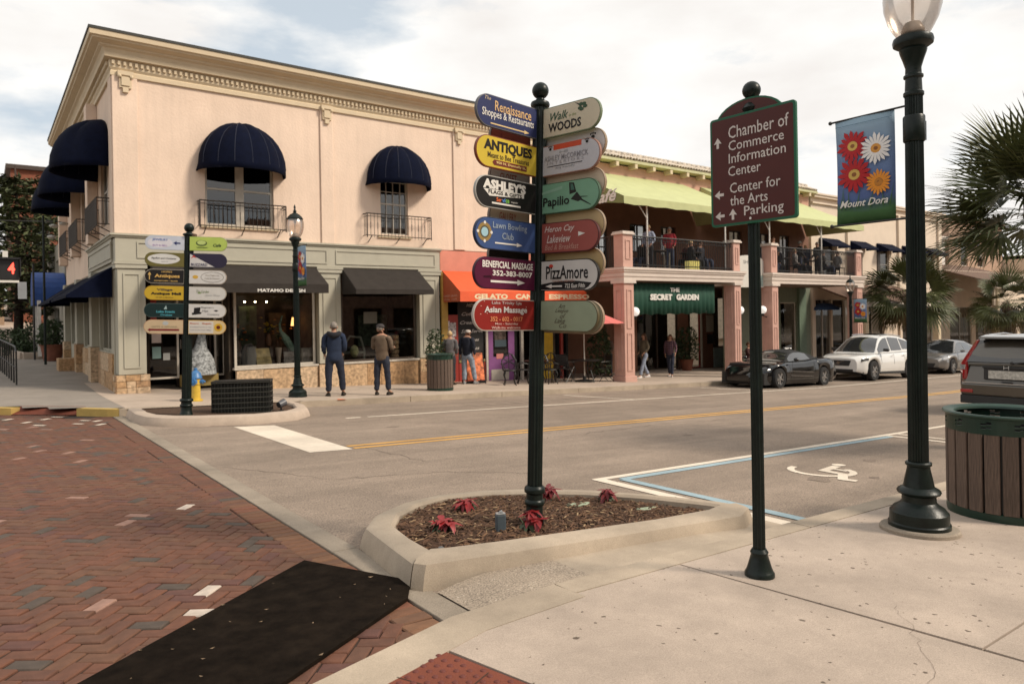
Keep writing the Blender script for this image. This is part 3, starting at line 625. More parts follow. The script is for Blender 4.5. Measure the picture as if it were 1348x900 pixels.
em = [('p', (.3, .2, .07), ell(-.455, 0.005, .058, .058)), ('p', (.10, .09, .06), ell(-.455, .005, .038, .038)), ('p', (.35, .55, .62), ell(-.455, .005, .028, .028))]
for a in (0, 90, 180, 270): em.append(('p', WHT, ell(-.455+.056*math.cos(R_(a)), .005+.056*math.sin(R_(a)), .010, .010, 8)))
lp(3, (.045, .085, .22), (.02, .03, .07), em+[('t', (.30, .36, .44), 'Lawn Bowling', -.24, .048, .30, .05, DW), ('t', (.30, .36, .44), 'Club', -.26, -.008, .10, .042, DW), ('a', WHT, arrow(-.37, -.13, -.055, .009, 3))], 'blue board with a round emblem and white arrow')
lp(4, (.085, .008, .035), (.04, .005, .02), [('t', WHT, 'BENEFICIAL MASSAGE', -.25, .054, .44, .042, DB), ('t', WHT, '352-383-8007', -.21, .002, .35, .034, DB), ('a', WHT, arrow(-.40, -.10, -.05, .013, 2.8)), ('p', (.03, .002, .012), [(-.46, -.02), (-.40, -.015), (-.39, -.03), (-.46, -.03)])], 'dark maroon board with white phone number and arrow')
dots = []
for k in range(34):
    a = random.uniform(-.48, -.06); b = random.uniform(-.0, .085)
    if abs(a+.28) > .12 or b > .07: dots.append(('p', (.75, .55, .45), ell(a, b, .004, .003, 5)))
lp(5, (.24, .018, .014), (.5, .45, .4), dots+[('t', (.5, .42, .4), 'Lake Trinity Spa', -.26, .073, .26, .024, DW), ('t', (.60, .56, .54), 'Asian Massage', -.265, .028, .37, .05, DB), ('t', (.62, .22, .1), '352 - 602 - 0017', -.26, -.024, .28, .03, DB), ('t', (.6, .45, .4), 'Mon - Saturday', -.26, -.055, .20, .016, DW), ('t', (.6, .45, .4), 'Walk-ins welcome', -.265, -.077, .25, .016, DW)], 'red board sprinkled with pale dots')
lf = [('p', (.03, .07, .03), ell(.335+.02*math.cos(k), .05+.018*math.sin(k*2), .018, .011, 8)) for k in range(5)]
rp(0, (.56, .49, .36), (.16, .20, .12), [('t', (.04, .09, .05), 'Walk', .145, .03, .15, .052, dict(shear=.35, bold=.012)), ('t', (.25, .3, .12), 'in the', .255, .018, .06, .018, dict(shear=.3)), ('t', BLK, 'WOODS', .19, -.038, .27, .058, dict(bold=.03)), ('p', BLK, [(.27, .088), (.30, .078), (.325, .055), (.318, .052), (.296, .072)])]+lf, 'cream board with green and black lettering')
pw = [('p', BLK, q) for q in paw(.075, .078, .022)+paw(.375, .082, .022)]
rp(1, (.50, .49, .52), (.30, .16, .12), [('f', (.52, .07, .03), [(.10, .062), (.33, .062), (.33, .096), (.10, .096)]), ('t', (.25, .24, .26), 'ASHLEY McCORMICK', .205, .012, .36, .034, DW), ('t', (.3, .29, .32), 'I N T E R I O R S', .2, -.018, .30, .018), ('p', (.05, .05, .06), [(.05, -.042), (.34, -.042), (.34, -.037), (.05, -.037)]), ('t', (.2, .2, .2), 'dog friendly', .20, -.055, .16, .012), ('t', (.2, .2, .2), 'o--m', .185, .043, .07, .014)]+pw, 'grey board with a red bar and paw prints')
bf = [('p', BLK, [(.24, .01), (.235, .085), (.275, .08), (.295, .02)]), ('p', (.05, .13, .10), [(.25, .035), (.247, .075), (.266, .072), (.28, .035)]), ('p', BLK, [(.25, -.02), (.30, .02), (.345, -.03), (.31, -.04)]), ('p', BLK, [(.30, -.02), (.41, -.072), (.412, -.068), (.31, -.01)]), ('p', BLK, [(.33, -.01), (.385, -.015), (.385, -.018), (.33, -.016)])]
rp(2, (.17, .34, .23), (.05, .10, .06), bf+[('f', (.24, .40, .30), [(.01, .03), (.18, .05), (.18, .07), (.01, .045)]), ('t', BLK, 'Papilio', .13, -.03, .22, .075, dict(bold=.02))], 'sea green board with a black butterfly')
rp(3, (.30, .075, .06), (.08, .02, .02), [('t', (.65, .55, .5), 'Heron Cay', .16, .05, .25, .05, dict(shear=.35, bold=.01)), ('t', (.65, .55, .5), 'Lakeview', .155, -.008, .20, .05, dict(shear=.35, bold=.01)), ('t', (.5, .28, .22), 'Bed & Breakfast', .18, -.06, .28, .035, dict(shear=.25)), ('a', WHT, arrow(.315, .37, .012, .012, 2.4))], 'dusty red board with pale script and a small arrow')
cur = [(.008, -.095+.006), (.008, -.055)]+[(.008+.45*k/10, -.055+.02*math.sin(math.pi*k/10)) for k in range(1, 10)]+[(.425, -.05), (.40, -.075), (.37, -.09)]
rp(4, (.55, .53, .50), BLK, [('f', BLK, cur), ('t', BLK, 'PizzAmore', .225, .018, .345, .085, dict(bold=.015)), ('p', (.55, .05, .03), ell(.095, .06, .018, .012, 10)), ('t', (.4, .2, .15), 'MADE IN HEAVEN', .20, -.036, .18, .012), ('a', WHT, arrow(.19, .05, -.068, .010, 2.8)), ('t', WHT, '722 East Fifth', .295, -.067, .16, .026, DW)], 'white and black board with a small red heart')
scr = [('t', (.10, .09, .06), s, x, y, w, .03, dict(shear=.5)) for s, x, y, w in (('Art', .19, .06, .06), ('League', .19, .03, .11), ('of', .2, .0, .05), ('Lake', .175, -.03, .09), ('Co', .2, -.06, .06))]
rp(5, (.27, .32, .22), (.10, .08, .04), scr, 'pale olive board with thin handwriting')
# boards on the far side of the post, peeking out behind
bk = [(0.36, .10, .08), (.55, .52, .50), (.55, .45, .34), (.52, .38, .2), (.45, .32, .15), (.42, .40, .28)]
blab = ['pale red board edge behind the cream board', 'white board behind the grey one', 'cream board edge behind the butterfly board', 'buff board edge behind the dusty red board', 'ochre board edge behind the white and black board', 'buff board edge behind the olive board']
for i in range(6):
    if i == 0: continue
    zz = zc[i]-zb+(0.085 if i in (1, 2, 3, 4) else 0.0)-.008
    panel(main_post, frame((S2, -S2, 0), (.035*S2+.03, -.035*S2+.035, zz))@KM, 0.487 if i < 5 else .487, LH if i < 5 else .205, 1, bk[i], (.3, .22, .15), [('t', (.3, .12, .08), ['', 'CIGARS', 'HURRICANE', 'TO WOODS', 'BAKERY', ''][i] or ' ', .28, -.02, .2, .03, DB)] if i in (2, 3, 4) else [('p', BLK, q) for q in (paw(.39, .05, .03) if i == 1 else [])], label=blab[i])
lb = [((.45, .14, .10), 'pale red board edge below the navy board', 'Inn'), ((.55, .53, .52), 'white board edge below the yellow board', 'CLOSET'), ((.55, .45, .33), 'cream board edge below the black board', 'GALLERY'), ((.03, .025, .02), 'dark board edge below the blue board', ' ')]
for i, (c, l, s) in enumerate(lb):
    panel(main_post, frame((S2, S2, 0), (-.035*S2-.05, -.035*S2+.055, (zc[i]+zc[i+1])/2-zb))@KM, 0.36, LH, -1, c, (.2, .15, .12), [('t', (.35, .1, .08), s, -.2, .0, .15, .05, DW)], label=l)
# ---- brown town sign
zb2 = gz(3.63, 2.47, SW)
town = thing('town_sign_post', 'brown and green Chamber of Commerce sign on a slim fluted post in the front pavement', 'sign', (3.63, 2.47, zb2)); town.rotation_euler = (0, 0, -YAW)
mb = MB().lathe([(.036, .10), (.034, 2.72)], 24, flute=1, fd=.15); build('pole', mb, M['iron'], town, smooth=30)
mb = MB().lathe([(.085, 0), (.085, .02), (.078, .03), (.07, .05), (.055, .10), (.048, .125), (.052, .14), (.04, .16)], 22); build('base', mb, M['iron'], town, smooth=True)
mb = MB().lathe([(.036, 2.70), (.05, 2.72), (.055, 2.735), (.04, 2.76), (.022, 2.775), (.02, 2.80)], 20); mb.sphere((0, 0, 2.84), .053, 18, 12); build('finial', mb, M['iron'], town, smooth=True)
bx = frame((.34, -.42, 0), (-.02, -.05, 2.335-zb2+.0))
wq, hq = .277, .325
board = [(-wq, -hq), (wq, -hq), (wq, hq), (-wq, hq)]
def rrect(w, h, r, n=4): return [(sx*(w-r)+r*math.cos(a+k*math.pi/2/n), sy*(h-r)+r*math.sin(a+k*math.pi/2/n)) for sx, sy, a in ((1, -1, -math.pi/2), (1, 1, 0), (-1, 1, math.pi/2), (-1, -1, math.pi)) for k in range(n+1)]
mb = MB(); mb.M = bx; mb.prism(rrect(wq, hq, .02), -.01, .01); mb.M = None; sb = build('sign_panel', mb, C(.012, .10, .05), town, bevel=.002)
mb = MB(); mb.M = bx; mb.poly([(x, y, .0108) for x, y in rrect(wq-.014, hq-.014, .014)]); mb.M = None; build('sign_face', mb, C(.072, .013, .010), sb)
G_ = (.62, .56, .52)
def up_arrow(x, y, s=.03): return [(x-s*.28, y-s), (x+s*.28, y-s), (x+s*.28, y), (x+s*.9, y-.1*s), (x, y+s*1.15), (x-s*.9, y-.1*s), (x-s*.28, y)]
def lf_arrow(x, y, s=.03): return [(x+q, y-p) for p, q in [(a-0, b) for a, b in [(-s*.28, s), (s*.28, s), (s*.28, 0), (s*.9, .1*s), (0, -s*1.15), (-s*.9, .1*s), (-s*.28, 0)]]][::-1]
its = [('t', G_, 'Chamber of', .045, .225, .385, .072), ('t', G_, 'Commerce', .03, .146, .355, .058), ('t', G_, 'Information', .035, .071, .365, .058), ('t', G_, 'Center', -.045, -.005, .215, .058), ('t', G_, 'Center for', .02, -.105, .325, .060), ('t', G_, 'the Arts', -.02, -.18, .245, .058), ('t', G_, 'Parking', .075, -.258, .25, .072),
       ('p', G_, up_arrow(-.222, .175)), ('p', G_, lf_arrow(-.215, -.135)), ('p', G_, lf_arrow(-.212, -.262)), ('p', G_, up_arrow(-.125, -.262)), ('p', WHT, ell(-.01, -.296, .008, .008, 8))]
art(sb, bx, [(a[0], a[1], *a[2:7], dict(bold=.004)) if a[0] == 't' else a for a in its], .0114)
cr_ = [(.225*math.cos(R_(a)), .125*math.sin(R_(a))) for a in range(0, 181, 12)]
bt = bx @ Matrix.Translation((-.03, hq-.035, -.022))
mb = MB(); mb.M = bt; mb.prism([(x*.98, y*.98) for x, y in cr_], -.008, .008); mb.M = None; cb = build('sign_crest', mb, C(.012, .10, .05), town)
mb = MB(); mb.M = bt; mb.poly([(x*.92, y*.90, .0088) for x, y in cr_]); mb.M = None; build('crest_face', mb, C(.072, .013, .010), cb); art(cb, bt, [('p', WHT, ell(0, .08, .008, .008, 8))], .0095)
# ---- street lamps
M['globe'] = glassmat('lamp_globe', (0.93, 0.86, 0.80), 0.25, 0.18)
M['frost'] = mat('frosted_glass', (.78, .72, .66), .3)
def lamp_post(name, label, loc, scale=1.0, rz=0, group='street lamps'):
    t = thing(name, label, 'street lamp', loc, rz, group); t.scale = (scale*.88, scale*.88, scale)
    prof = [(.235, 0), (.235, .035), (.225, .045), (.222, .115), (.205, .13), (.195, .145), (.15, .17), (.13, .19), (.128, .235), (.16, .25), (.168, .265), (.158, .28), (.118, .30), (.105, .36), (.088, .43), (.086, .45), (.10, .46), (.10, .475), (.088, .485)]
    build('base', MB().lathe(prof, 32), M['iron'], t, smooth=True)
    build('shaft', MB().lathe([(.078, .47), (.074, 1.9), (.068, 3.18)], 40, flute=1, fd=.12), M['iron'], t, smooth=28)
    build('collar', MB().lathe([(.078, 2.84), (.084, 2.85), (.084, 3.02), (.078, 3.03)], 24).box(.05, .125, -.045, .045, 2.86, 3.0), M['iron'], t, smooth=True)
    build('capital', MB().lathe([(.07, 3.17), (.078, 3.18), (.078, 3.20), (.066, 3.21), (.062, 3.30), (.075, 3.31), (.075, 3.325), (.062, 3.335), (.06, 3.38), (.08, 3.44), (.10, 3.49), (.105, 3.51), (.10, 3.52), (.15, 3.55), (.155, 3.575), (.148, 3.60), (.12, 3.615), (.09, 3.62)], 28), M['iron'], t, smooth=True)
    g = build('globe', MB().lathe([(.115, 3.61), (.15, 3.66), (.19, 3.73), (.217, 3.82), (.222, 3.90), (.215, 3.97), (.19, 4.02)], 28, cap=False), M['globe'], t, smooth='all')
    build('lamp_inside', MB().lathe([(.09, 3.62), (.088, 3.66), (.06, 3.71), (.001, 3.73)], 18), M['frost'], g, smooth='all')
    build('bulb', MB().lathe([(.012, 3.7), (.012, 3.92), (.035, 3.95), (.035, 4.0), (.001, 4.02)], 12), M['frost'], g, smooth=True)
    build('cap', MB().lathe([(.20, 4.02), (.21, 4.035), (.20, 4.05), (.17, 4.09), (.11, 4.14), (.05, 4.17), (.035, 4.19), (.05, 4.21), (.03, 4.23), (.018, 4.27), (.03, 4.30), (.02, 4.33), (.001, 4.37)], 26), M['iron'], t, smooth=True)
    return t
l0 = lamp_post('street_lamp', 'near street lamp post at the right, its globe cut by the top of the view', (5.46, 2.375, gz(5.48, 2.38, SW+.03)), 0.985)
mb = MB().lathe([(.29, -.03), (.29, .02), (.28, .032)], 28); f_ = struct('lamp_footing', mb, M['kerb_dark'], smooth=True); f_.location = (5.46, 2.375, gz(5.46, 2.375, SW)); f_.scale = (.9, .9, 1); l0.rotation_euler = (0.008, -0.010, 0); f_.rotation_euler = (-.013, .04, 0)
def daisy(cx, cy, r, col, mid, n=18, r0=.25, rot=0.0):
    out = []
    for k in range(n):
        a = 2*math.pi*k/n+rot; rr = r*(0.86+.14*((k*7) % 3)/2); w = math.pi/n*1.25
        out.append(('p', col, [(cx+r*r0*math.cos(a-w), cy+r*r0*math.sin(a-w)), (cx+rr*.8*math.cos(a-w*.62), cy+rr*.8*math.sin(a-w*.62)), (cx+rr*math.cos(a), cy+rr*math.sin(a)), (cx+rr*.8*math.cos(a+w*.62), cy+rr*.8*math.sin(a+w*.62)), (cx+r*r0*math.cos(a+w), cy+r*r0*math.sin(a+w))]))
    out.append(('p', mid, ell(cx, cy, r*.30, r*.28, 12))); out.append(('p', (.25, .1, .03), ell(cx, cy, r*.13, r*.12, 8)))
    return out
def banner_mat():
    m = bpy.data.materials.new('printed_banner'); m.use_nodes = True; nt = m.node_tree; N = nt.nodes.new; L = nt.links.new; b = nt.nodes['Principled BSDF']; b.inputs['Roughness'].default_value = .7
    tc = N('ShaderNodeTexCoord'); sp = N('ShaderNodeSeparateXYZ'); L(tc.outputs['Object'], sp.inputs[0]); cr = N('ShaderNodeValToRGB'); e = cr.color_ramp.elements
    e[0].position = 0.0; e[0].color = (.03, .10, .03, 1); e[1].position = .11; e[1].color = (.045, .13, .04, 1)
    for p, c in ((.17, (.05, .11, .10)), (.24, (.075, .12, .30)), (.6, (.14, .22, .40)), (1.0, (.30, .42, .50))): q = e.new(p); q.color = (*c, 1)
    nz = N('ShaderNodeTexNoise'); nz.inputs['Scale'].default_value = 14; L(tc.outputs['Object'], nz.inputs['Vector']); ad = N('ShaderNodeMath'); ad.operation = 'MULTIPLY_ADD'; ad.inputs[1].default_value = .10; L(nz.outputs['Fac'], ad.inputs[0])
    mr = N('ShaderNodeMapRange'); mr.inputs['From Min'].default_value = 0; mr.inputs['From Max'].default_value = .84; mr.inputs['To Min'].default_value = -.05; mr.inputs['To Max'].default_value = .95; L(sp.outputs['Z'], mr.inputs['Value']); L(mr.outputs[0], ad.inputs[2]); L(ad.outputs[0], cr.inputs[0]); L(cr.outputs[0], b.inputs['Base Color']); return m
M['banner'] = banner_mat()
def banner(loc, label, s=1.0, diry=1):
    """cloth panel 0.46 x 0.83, face towards -x; origin at its lower pole-side corner"""
    t = thing('street_banner', label, 'banner', loc, 0, 'flower banners on the street lamps'); t.scale = (s, s*diry, s)
    Hh, Wd = .83, .46; rows = []
    for j in range(9):
        v = j/8; r = []
        for i in range(7): w = i/6; r.append((.012*math.sin(w*5+v*2)*(1-v*.6)+.018*w*(1-v), w*Wd*(1-.02*math.sin(v*math.pi)), v*Hh+.00*w))
        rows.append(r)
    o = build('banner_cloth', MB().grid(rows), M['banner'], t, smooth='all'); sm = o.modifiers.new('solid', 'SOLIDIFY'); sm.thickness = .002
    its = daisy(-.315, .61, .135, (.42, .015, .02), (.6, .40, .10), 15, r0=.3)+daisy(-.305, .385, .150, (.42, .015, .02), (.6, .40, .10), 15, rot=.2, r0=.3)+daisy(-.135, .56, .128, (.80, .78, .76), (.65, .30, .06), 19)+daisy(-.12, .30, .105, (.75, .28, .03), (.5, .2, .03), 19, r0=.3)
    for x in (-.40, -.36, -.30, -.2, -.1, -.05, -.43): its.insert(0, ('p', (.06, .14, .04), [(x, .12), (x+.01, .12), (x+random.uniform(-.03, .05), .30)]))
    its.append(('t', WHT, 'Mount Dora', -.235, .16, .37, .055, dict(shear=.4, bold=.012)))
    its.append(('f', (.10, .17, .24), [(-.45, .775), (-.01, .775), (-.01, .779), (-.45, .779)])); 
    mm = Matrix.Identity(4); mm.col[0] = (0, -1, 0, 0); mm.col[1] = (0, 0, 1, 0); mm.col[2] = (-1, 0, 0, 0); mm.col[3] = (-.004, 0, 0, 1)
    if diry < 0: mm.col[0] = (0, 1, 0, 0); mm.col[3] = (-.004, 0, 0, 1); mm = mm @ Matrix.Translation((Wd, 0, 0))
    art(o, mm, its, .004)
    # bend the print with the cloth
    for ch in o.children:
        for v in ch.data.vertices:
            w = clamp(v.co.y/Wd); q = clamp(v.co.z/Hh); v.co.x += .012*math.sin(w*5+q*2)*(1-q*.6)+.018*w*(1-q)
    for z in (0.0, Hh): build('banner_arm', MB().cyl((0, -.08, z), (0, Wd+.03, z), .008, n=8).sphere((0, Wd+.04, z), .016, 8, 6), M['black_iron'], t)
    return t
banner((5.50, 2.52, 2.17), 'flower banner lettered Mount Dora on the near lamp post'); 
l1 = lamp_post('street_lamp', 'street lamp on the far pavement beside the man in the blue jacket', (5.90, 16.30, gz(5.9, 16.3, SW)), 1.03)
b1 = banner((5.90, 16.16, 2.25), 'small flower banner on the lamp beside the grey awnings', 1.12, -1)
l2 = lamp_post('street_lamp', 'street lamp in front of the right end of the balcony', (29.8, 15.6, gz(29.8, 15.6, SW)), 0.95)
banner((29.8, 15.46, .95), 'flower banner on the lamp in front of the pink pillars', 1.2, -1)
# ---- slatted litter bins
M['slat'] = mat('weathered_slat', (.118, .080, .060), .8, var=.4, scale=7, obvar=.22, stretch=(14, 14, 1), bump=.3, bscale=30)
M['bin_green'] = mat('bin_green', (.004, .026, .015), .4, var=.2, scale=10)
def litter_bin(loc, label, r=.41, h=.83, n=22):
    t = thing('litter_bin', label, 'litter bin', loc, 0, 'round slatted litter bins')
    build('liner', MB().lathe([(r-.03, .06), (r-.03, h-.12), (r-.05, h-.12), (r-.05, .1), (.001, .1)], 28, cap=False), M['black'], t, smooth=True)
    w = 2*math.pi*r/n*.87; me = None
    for k in range(n):
        if me is None:
            mb = MB().box(-.012, .012, -w/2, w/2, .075, h-.145); me = mb.mesh('slat', M['slat'])
        a = 2*math.pi*(k+.3)/n; o = bpy.data.objects.new('slat', me); COL.objects.link(o); o.parent = t; o.location = (r*math.cos(a), r*math.sin(a), 0); o.rotation_euler = (0, 0, a)
        bv = o.modifiers.new('bevel', 'BEVEL'); bv.width = .004
    build('bottom_ring', MB().lathe([(r-.04, 0), (r+.01, 0), (r+.016, .03), (r+.012, .075), (r-.0, .08)], 36), M['bin_green'], t, smooth=True)
    # band: a ring with a row of star shaped openings, then the rolled rim
    band = MB(); segs = 72
    for k in range(segs):
        a0 = 2*math.pi*k/segs; a1 = 2*math.pi*(k+1)/segs; ph = k % 6
        lo, hi = h-.15, h-.02
        if ph == 5:
            z = [(lo, lo+.045), (lo+.058, lo+.074), (lo+.088, hi)]
        elif ph == 0: z = [(lo, lo+.052), (lo+.062, lo+.080), (lo+.100, hi)]
        else: z = [(lo, hi)]
        for z0, z1 in z:
            p = [(r+.014)*math.cos(a0), (r+.014)*math.sin(a0), (r+.014)*math.cos(a1), (r+.014)*math.sin(a1)]; q = [(r+.004)*math.cos(a0), (r+.004)*math.sin(a0), (r+.004)*math.cos(a1), (r+.004)*math.sin(a1)]
            band.hexa([(q[0], q[1], z0), (p[0], p[1], z0), (p[2], p[3], z0), (q[2], q[3], z0)], [(q[0], q[1], z1), (p[0], p[1], z1), (p[2], p[3], z1), (q[2], q[3], z1)])
    build('band', band, M['bin_green'], t)
    build('rim', MB().lathe([(r-.05, h-.03), (r+.02, h-.03), (r+.035, h-.02), (r+.04, h-.008), (r+.03, h+.002), (r-.0, h+.0), (r-.045, h-.012), (r-.05, h-.03)], 48, cap=False), mat('bin_rim', (.018, .050, .036), .35), t, smooth=True)
    return t
bx0, by0 = 6.60, 2.19
litter_bin((bx0, by0, gz(bx0, by0, SW)), 'large round litter bin with wooden slats beside the near lamp post')
lb2 = litter_bin((9.86, 16.45, gz(9.86, 16.45, SW)), 'round slatted litter bin on the far pavement before the gelato shop', r=.34, h=.98)
# ---- planter: poinsettias, box light, cap, pads
M['petal'] = mat('poinsettia_red', (.20, .008, .010), .5, var=.3, scale=30, obvar=.2); M['leafg'] = mat('dull_green_leaf', (.05, .07, .03), .6, var=.4, scale=20)
def leaf(mb, c, d, l, w, droop=.3, up=.2):
    d = Vector(d).normalized(); s = Vector((-d.y, d.x, 0)); c = Vector(c); pts = []
    for t, ww in ((0, .12), (.25, .8), (.5, 1), (.75, .62), (1, .02)):
        p = c+d*(l*t)+Vector((0, 0, 1))*(l*(up*t*2-(droop+up)*t*t*1.6)); pts.append((p-s*w*ww/2, p+Vector((0, 0, -w*.12*ww)), p+s*w*ww/2))
    mb.grid([[q[:] for q in r] for r in pts])
PL = ['wilted red poinsettia nearest the left end of the planter', 'red poinsettia behind the grey light box in the planter', 'red poinsettia at the foot of the tall sign post', 'red poinsettia half hidden behind the tall sign post', 'red poinsettia at the right end of the planter']
for i, ((x, y), sc) in enumerate(zip([(2.62, 4.38), (3.08, 4.75), (3.12, 4.02), (3.80, 4.66), (4.30, 4.42)], (1.25, 1.2, 1.2, 1.1, 1.1))):
    t = thing('poinsettia', PL[i], 'poinsettia', (x, y, soil_z(x, y)), 0, 'poinsettias in the planter'); t.scale = (sc,)*3
    build('stem', MB().cyl((0, 0, -.02), (.01, 0, .06), .006, n=6).cyl((0, 0, 0), (-.04, .03, .07), .004, n=5), M['leafg'], t)
    mb = MB()
    for q in range(3):
        ox, oy = (random.uniform(-.045, .045), random.uniform(-.045, .045)); oz = random.uniform(.05, .10)
        for k in range(11):
            a = 6.283*k/11+random.gauss(0, .15); leaf(mb, (ox, oy, oz), (math.cos(a), math.sin(a), 0), random.uniform(.045, .095), random.uniform(.030, .046), random.uniform(-.1, .9), random.uniform(-.1, .35))
    build('red_bracts', mb, M['petal'], t, smooth='all')
    mb = MB()
    for k in range(9):
        a = 6.283*k/9+.3; leaf(mb, (0, 0, .04), (math.cos(a), math.sin(a), 0), .075, .035, .5, .2)
    build('green_leaves', mb, M['leafg'], t, smooth='all')
x, y = 2.95, 4.12
t = thing('light_box', 'small grey electrical light box standing in the mulch', 'light box', (x, y, soil_z(x, y)-.01), -.35)
build('box', MB().prism(rrect(.036, .028, .012), 0, .125), mat('slate_plastic', (.065, .085, .10), .5, var=.2), t, bevel=.006)
build('lid', MB().prism(rrect(.034, .026, .012), .126, .134).box(-.006, .018, -.008, .008, .134, .145).cyl((-.012, 0, .134), (.012, 0, .15), .007, n=8), mat('pale_metal', (.35, .36, .36), .4, .5), t, bevel=.002)
x, y = 2.37, 3.98; t = thing('drain_cap', 'black plastic cap poking out by the planter kerb corner', 'pipe cap', (x, y, soil_z(x, y)))
build('pipe', MB().cyl((0, 0, -.03), (0, 0, .03), .016, n=14), M['black'], t, smooth=True); build('lid', MB().lathe([(.018, .022), (.019, .034), (.012, .04), (.001, .041)], 14), mat('grey_cap', (.12, .12, .12), .3), t, smooth=True)
for i, (x, y, w, h_) in enumerate([(3.96, 4.40, .12, .07), (4.36, 4.02, .10, .05)]):
    pts = [(x+w*(1+.2*math.sin(3*a+i))*math.cos(a), y+h_*(1+.25*math.cos(2*a))*math.sin(a)) for a in [6.283*k/14 for k in range(14)]]
    o = build('stone_pad', MB().poly([(a, b, soil_z(a, b)+.012) for a, b in pts]).poly([(a, b, soil_z(a, b)-.02) for a, b in pts][::-1]), mat('pale_green_stone', (.33, .38, .26), .8, var=.2), None)
    o.modifiers.new('s', 'SOLIDIFY').thickness = .01; tag(o, ['pale green flat stone in the mulch right of the sign post', 'small pale green flat stone by the right kerb of the planter'][i], 'stone')
# ---- far directional post
x, y = 2.91, 13.68; KF = Matrix.Scale(1.069, 4); zf = gz(x, y, .10)
fp = thing('directional_sign_post', 'second directional sign post, twelve small boards, in the far planter', 'sign post', (x, y, zf)); tilted(fp, .089, -.061, 3.36); pole(fp, 3.09-zf, r=.082, ball=.085)
build('bracket', MB().box(.075, .13, -.06, .04, 2.76-zf, 3.06-zf), mat('brown_bracket', (.10, .055, .03), .5), fp, bevel=.01)
FZ = [2.878, 2.580, 2.285, 1.99, 1.683, 1.392]; FH = .235
OR = (.55, .36, .12)
def flp(i, bg, bd, its, lab): panel(fp, frame((1, .28, 0), (-.05, -.06, FZ[i]-zf))@KF, .60, FH, -1, bg, bd, its, label=lab, bw=.009)
def frp(i, bg, bd, its, lab): panel(fp, frame((1, .12, 0), (.05, -.075, FZ[i]-zf))@KF, .60, FH, 1, bg, bd, its, label=lab, bw=.009)
flp(0, (.50, .53, .60), (.45, .48, .55), [('p', (.62, .60, .64), ell(-.37, 0, .19, .085)), ('t', (.05, .12, .35), 'JEWELRY', -.37, .045, .24, .045, DB), ('t', (.3, .2, .4), 'BUY & SELL', -.37, -.045, .22, .03, DB), ('p', (.02, .03, .12), [(-.17, 0), (-.12, .035), (-.12, .012), (-.06, .012), (-.06, -.012), (-.12, -.012), (-.12, -.035)])], 'pale blue board lettered JEWELRY')
flp(1, (.14, .12, .035), (.10, .09, .03), [('p', (.62, .61, .58), ell(-.31, .012, .245, .085, 28)), ('t', BLK, 'Papillon and Company', -.31, .018, .38, .04, dict(bold=.02, shear=.3)), ('t', (.2, .2, .2), 'GIFTS', -.3, -.035, .1, .018)], 'olive board with a white oval')
flp(2, BLK, (.32, .29, .24), [('t', OR, 'HOPE\'S', -.26, .075, .16, .028, DB), ('t', (.65, .40, .12), 'Antiques', -.255, .0, .38, .075, DB), ('t', OR, 'DOWNTOWN  1 BLOCK', -.27, -.075, .36, .022, DB), ('p', OR, [(-.53, -.06), (-.515, -.06), (-.515, .02), (-.495, .02), (-.522, .07), (-.55, .02), (-.53, .02)])], 'black board lettered Antiques in gold')
flp(3, (.50, .33, .03), (.38, .22, .03), [('t', (.05, .04, .04), 'Village', -.29, .05, .24, .05, DB), ('t', BLK, 'Antique Mall', -.27, -.015, .46, .055, dict(bold=.05)), ('t', (.1, .06, .03), 'US 441 in Mt Dora', -.29, -.072, .26, .022, DW)], 'gold board with black lettering')
flp(4, (.008, .022, .022), (.06, .085, .08), [('t', (.08, .35, .42), 'Lake Scenic', -.27, -.02, .28, .04, DB), ('t', (.08, .35, .42), 'Cruises', -.26, -.075, .18, .03, DB), ('p', (.3, .4, .4), [(-.30, .02), (-.25, .02), (-.265, .085)])], 'black green board with blue lettering')
flp(5, (.50, .38, .24), (.42, .24, .14), [('t', (.3, .25, .15), 'GIFTS & APPAREL', -.28, .0, .40, .03, DB), ('p', (.4, .42, .42), ell(-.27, .06, .045, .035)), ('p', (.16, .015, .02), [(-.54, -.05), (-.50, -.078), (-.50, -.066), (-.06, -.066), (-.06, -.034), (-.50, -.034), (-.50, -.022)])], 'tan board with a dark red arrow')
frp(0, (.44, .55, .12), (.30, .38, .10), [('p', (.10, .14, .04), ell(.19, .01, .09, .05)), ('p', (.50, .60, .2), ell(.19, .02, .07, .035)), ('p', (.10, .14, .04), [(.10, -.055), (.3, -.055), (.27, -.07), (.13, -.07)]), ('t', (.05, .08, .03), 'Cafe', .44, -.02, .13, .05, dict(shear=.3, bold=.03))], 'lime green board with a cup')
frp(1, (.03, .025, .05), (.03, .03, .06), [('f', (.62, .60, .58), [(.01, -.105), (.40, -.105), (.01, .105)]), ('t', (.05, .05, .1), 'BUZZARD', .16, -.07, .26, .045, DB), ('p', (.5, .04, .03), [(.02, .03), (.07, .09), (.12, .03), (.07, .055)])], 'dark board with a white triangle')
frp(2, (.62, .60, .57), (.3, .25, .2), [('p', (.6, .36, .06), ell(.10, 0, .045, .03)), ('p', (.15, .12, .1), ell(.37, 0, .185, .088, 28)), ('p', (.62, .60, .57), ell(.37, 0, .178, .081, 28)), ('t', (.2, .15, .1), 'One Flight Up', .37, .028, .22, .03), ('t', (.2, .15, .1), 'Café & Dessert', .37, -.022, .24, .026)], 'white board with a ringed name')
frp(3, (.60, .58, .54), (.3, .26, .2), [('t', (.15, .2, .08), 'The Garden', .22, .035, .2, .05, dict(shear=.35)), ('t', (.3, .3, .3), 'Gate Shop', .38, -.03, .24, .035, dict(shear=.35)), ('p', (.2, .3, .1), ell(.17, .01, .03, .012))], 'white board with faint green script')
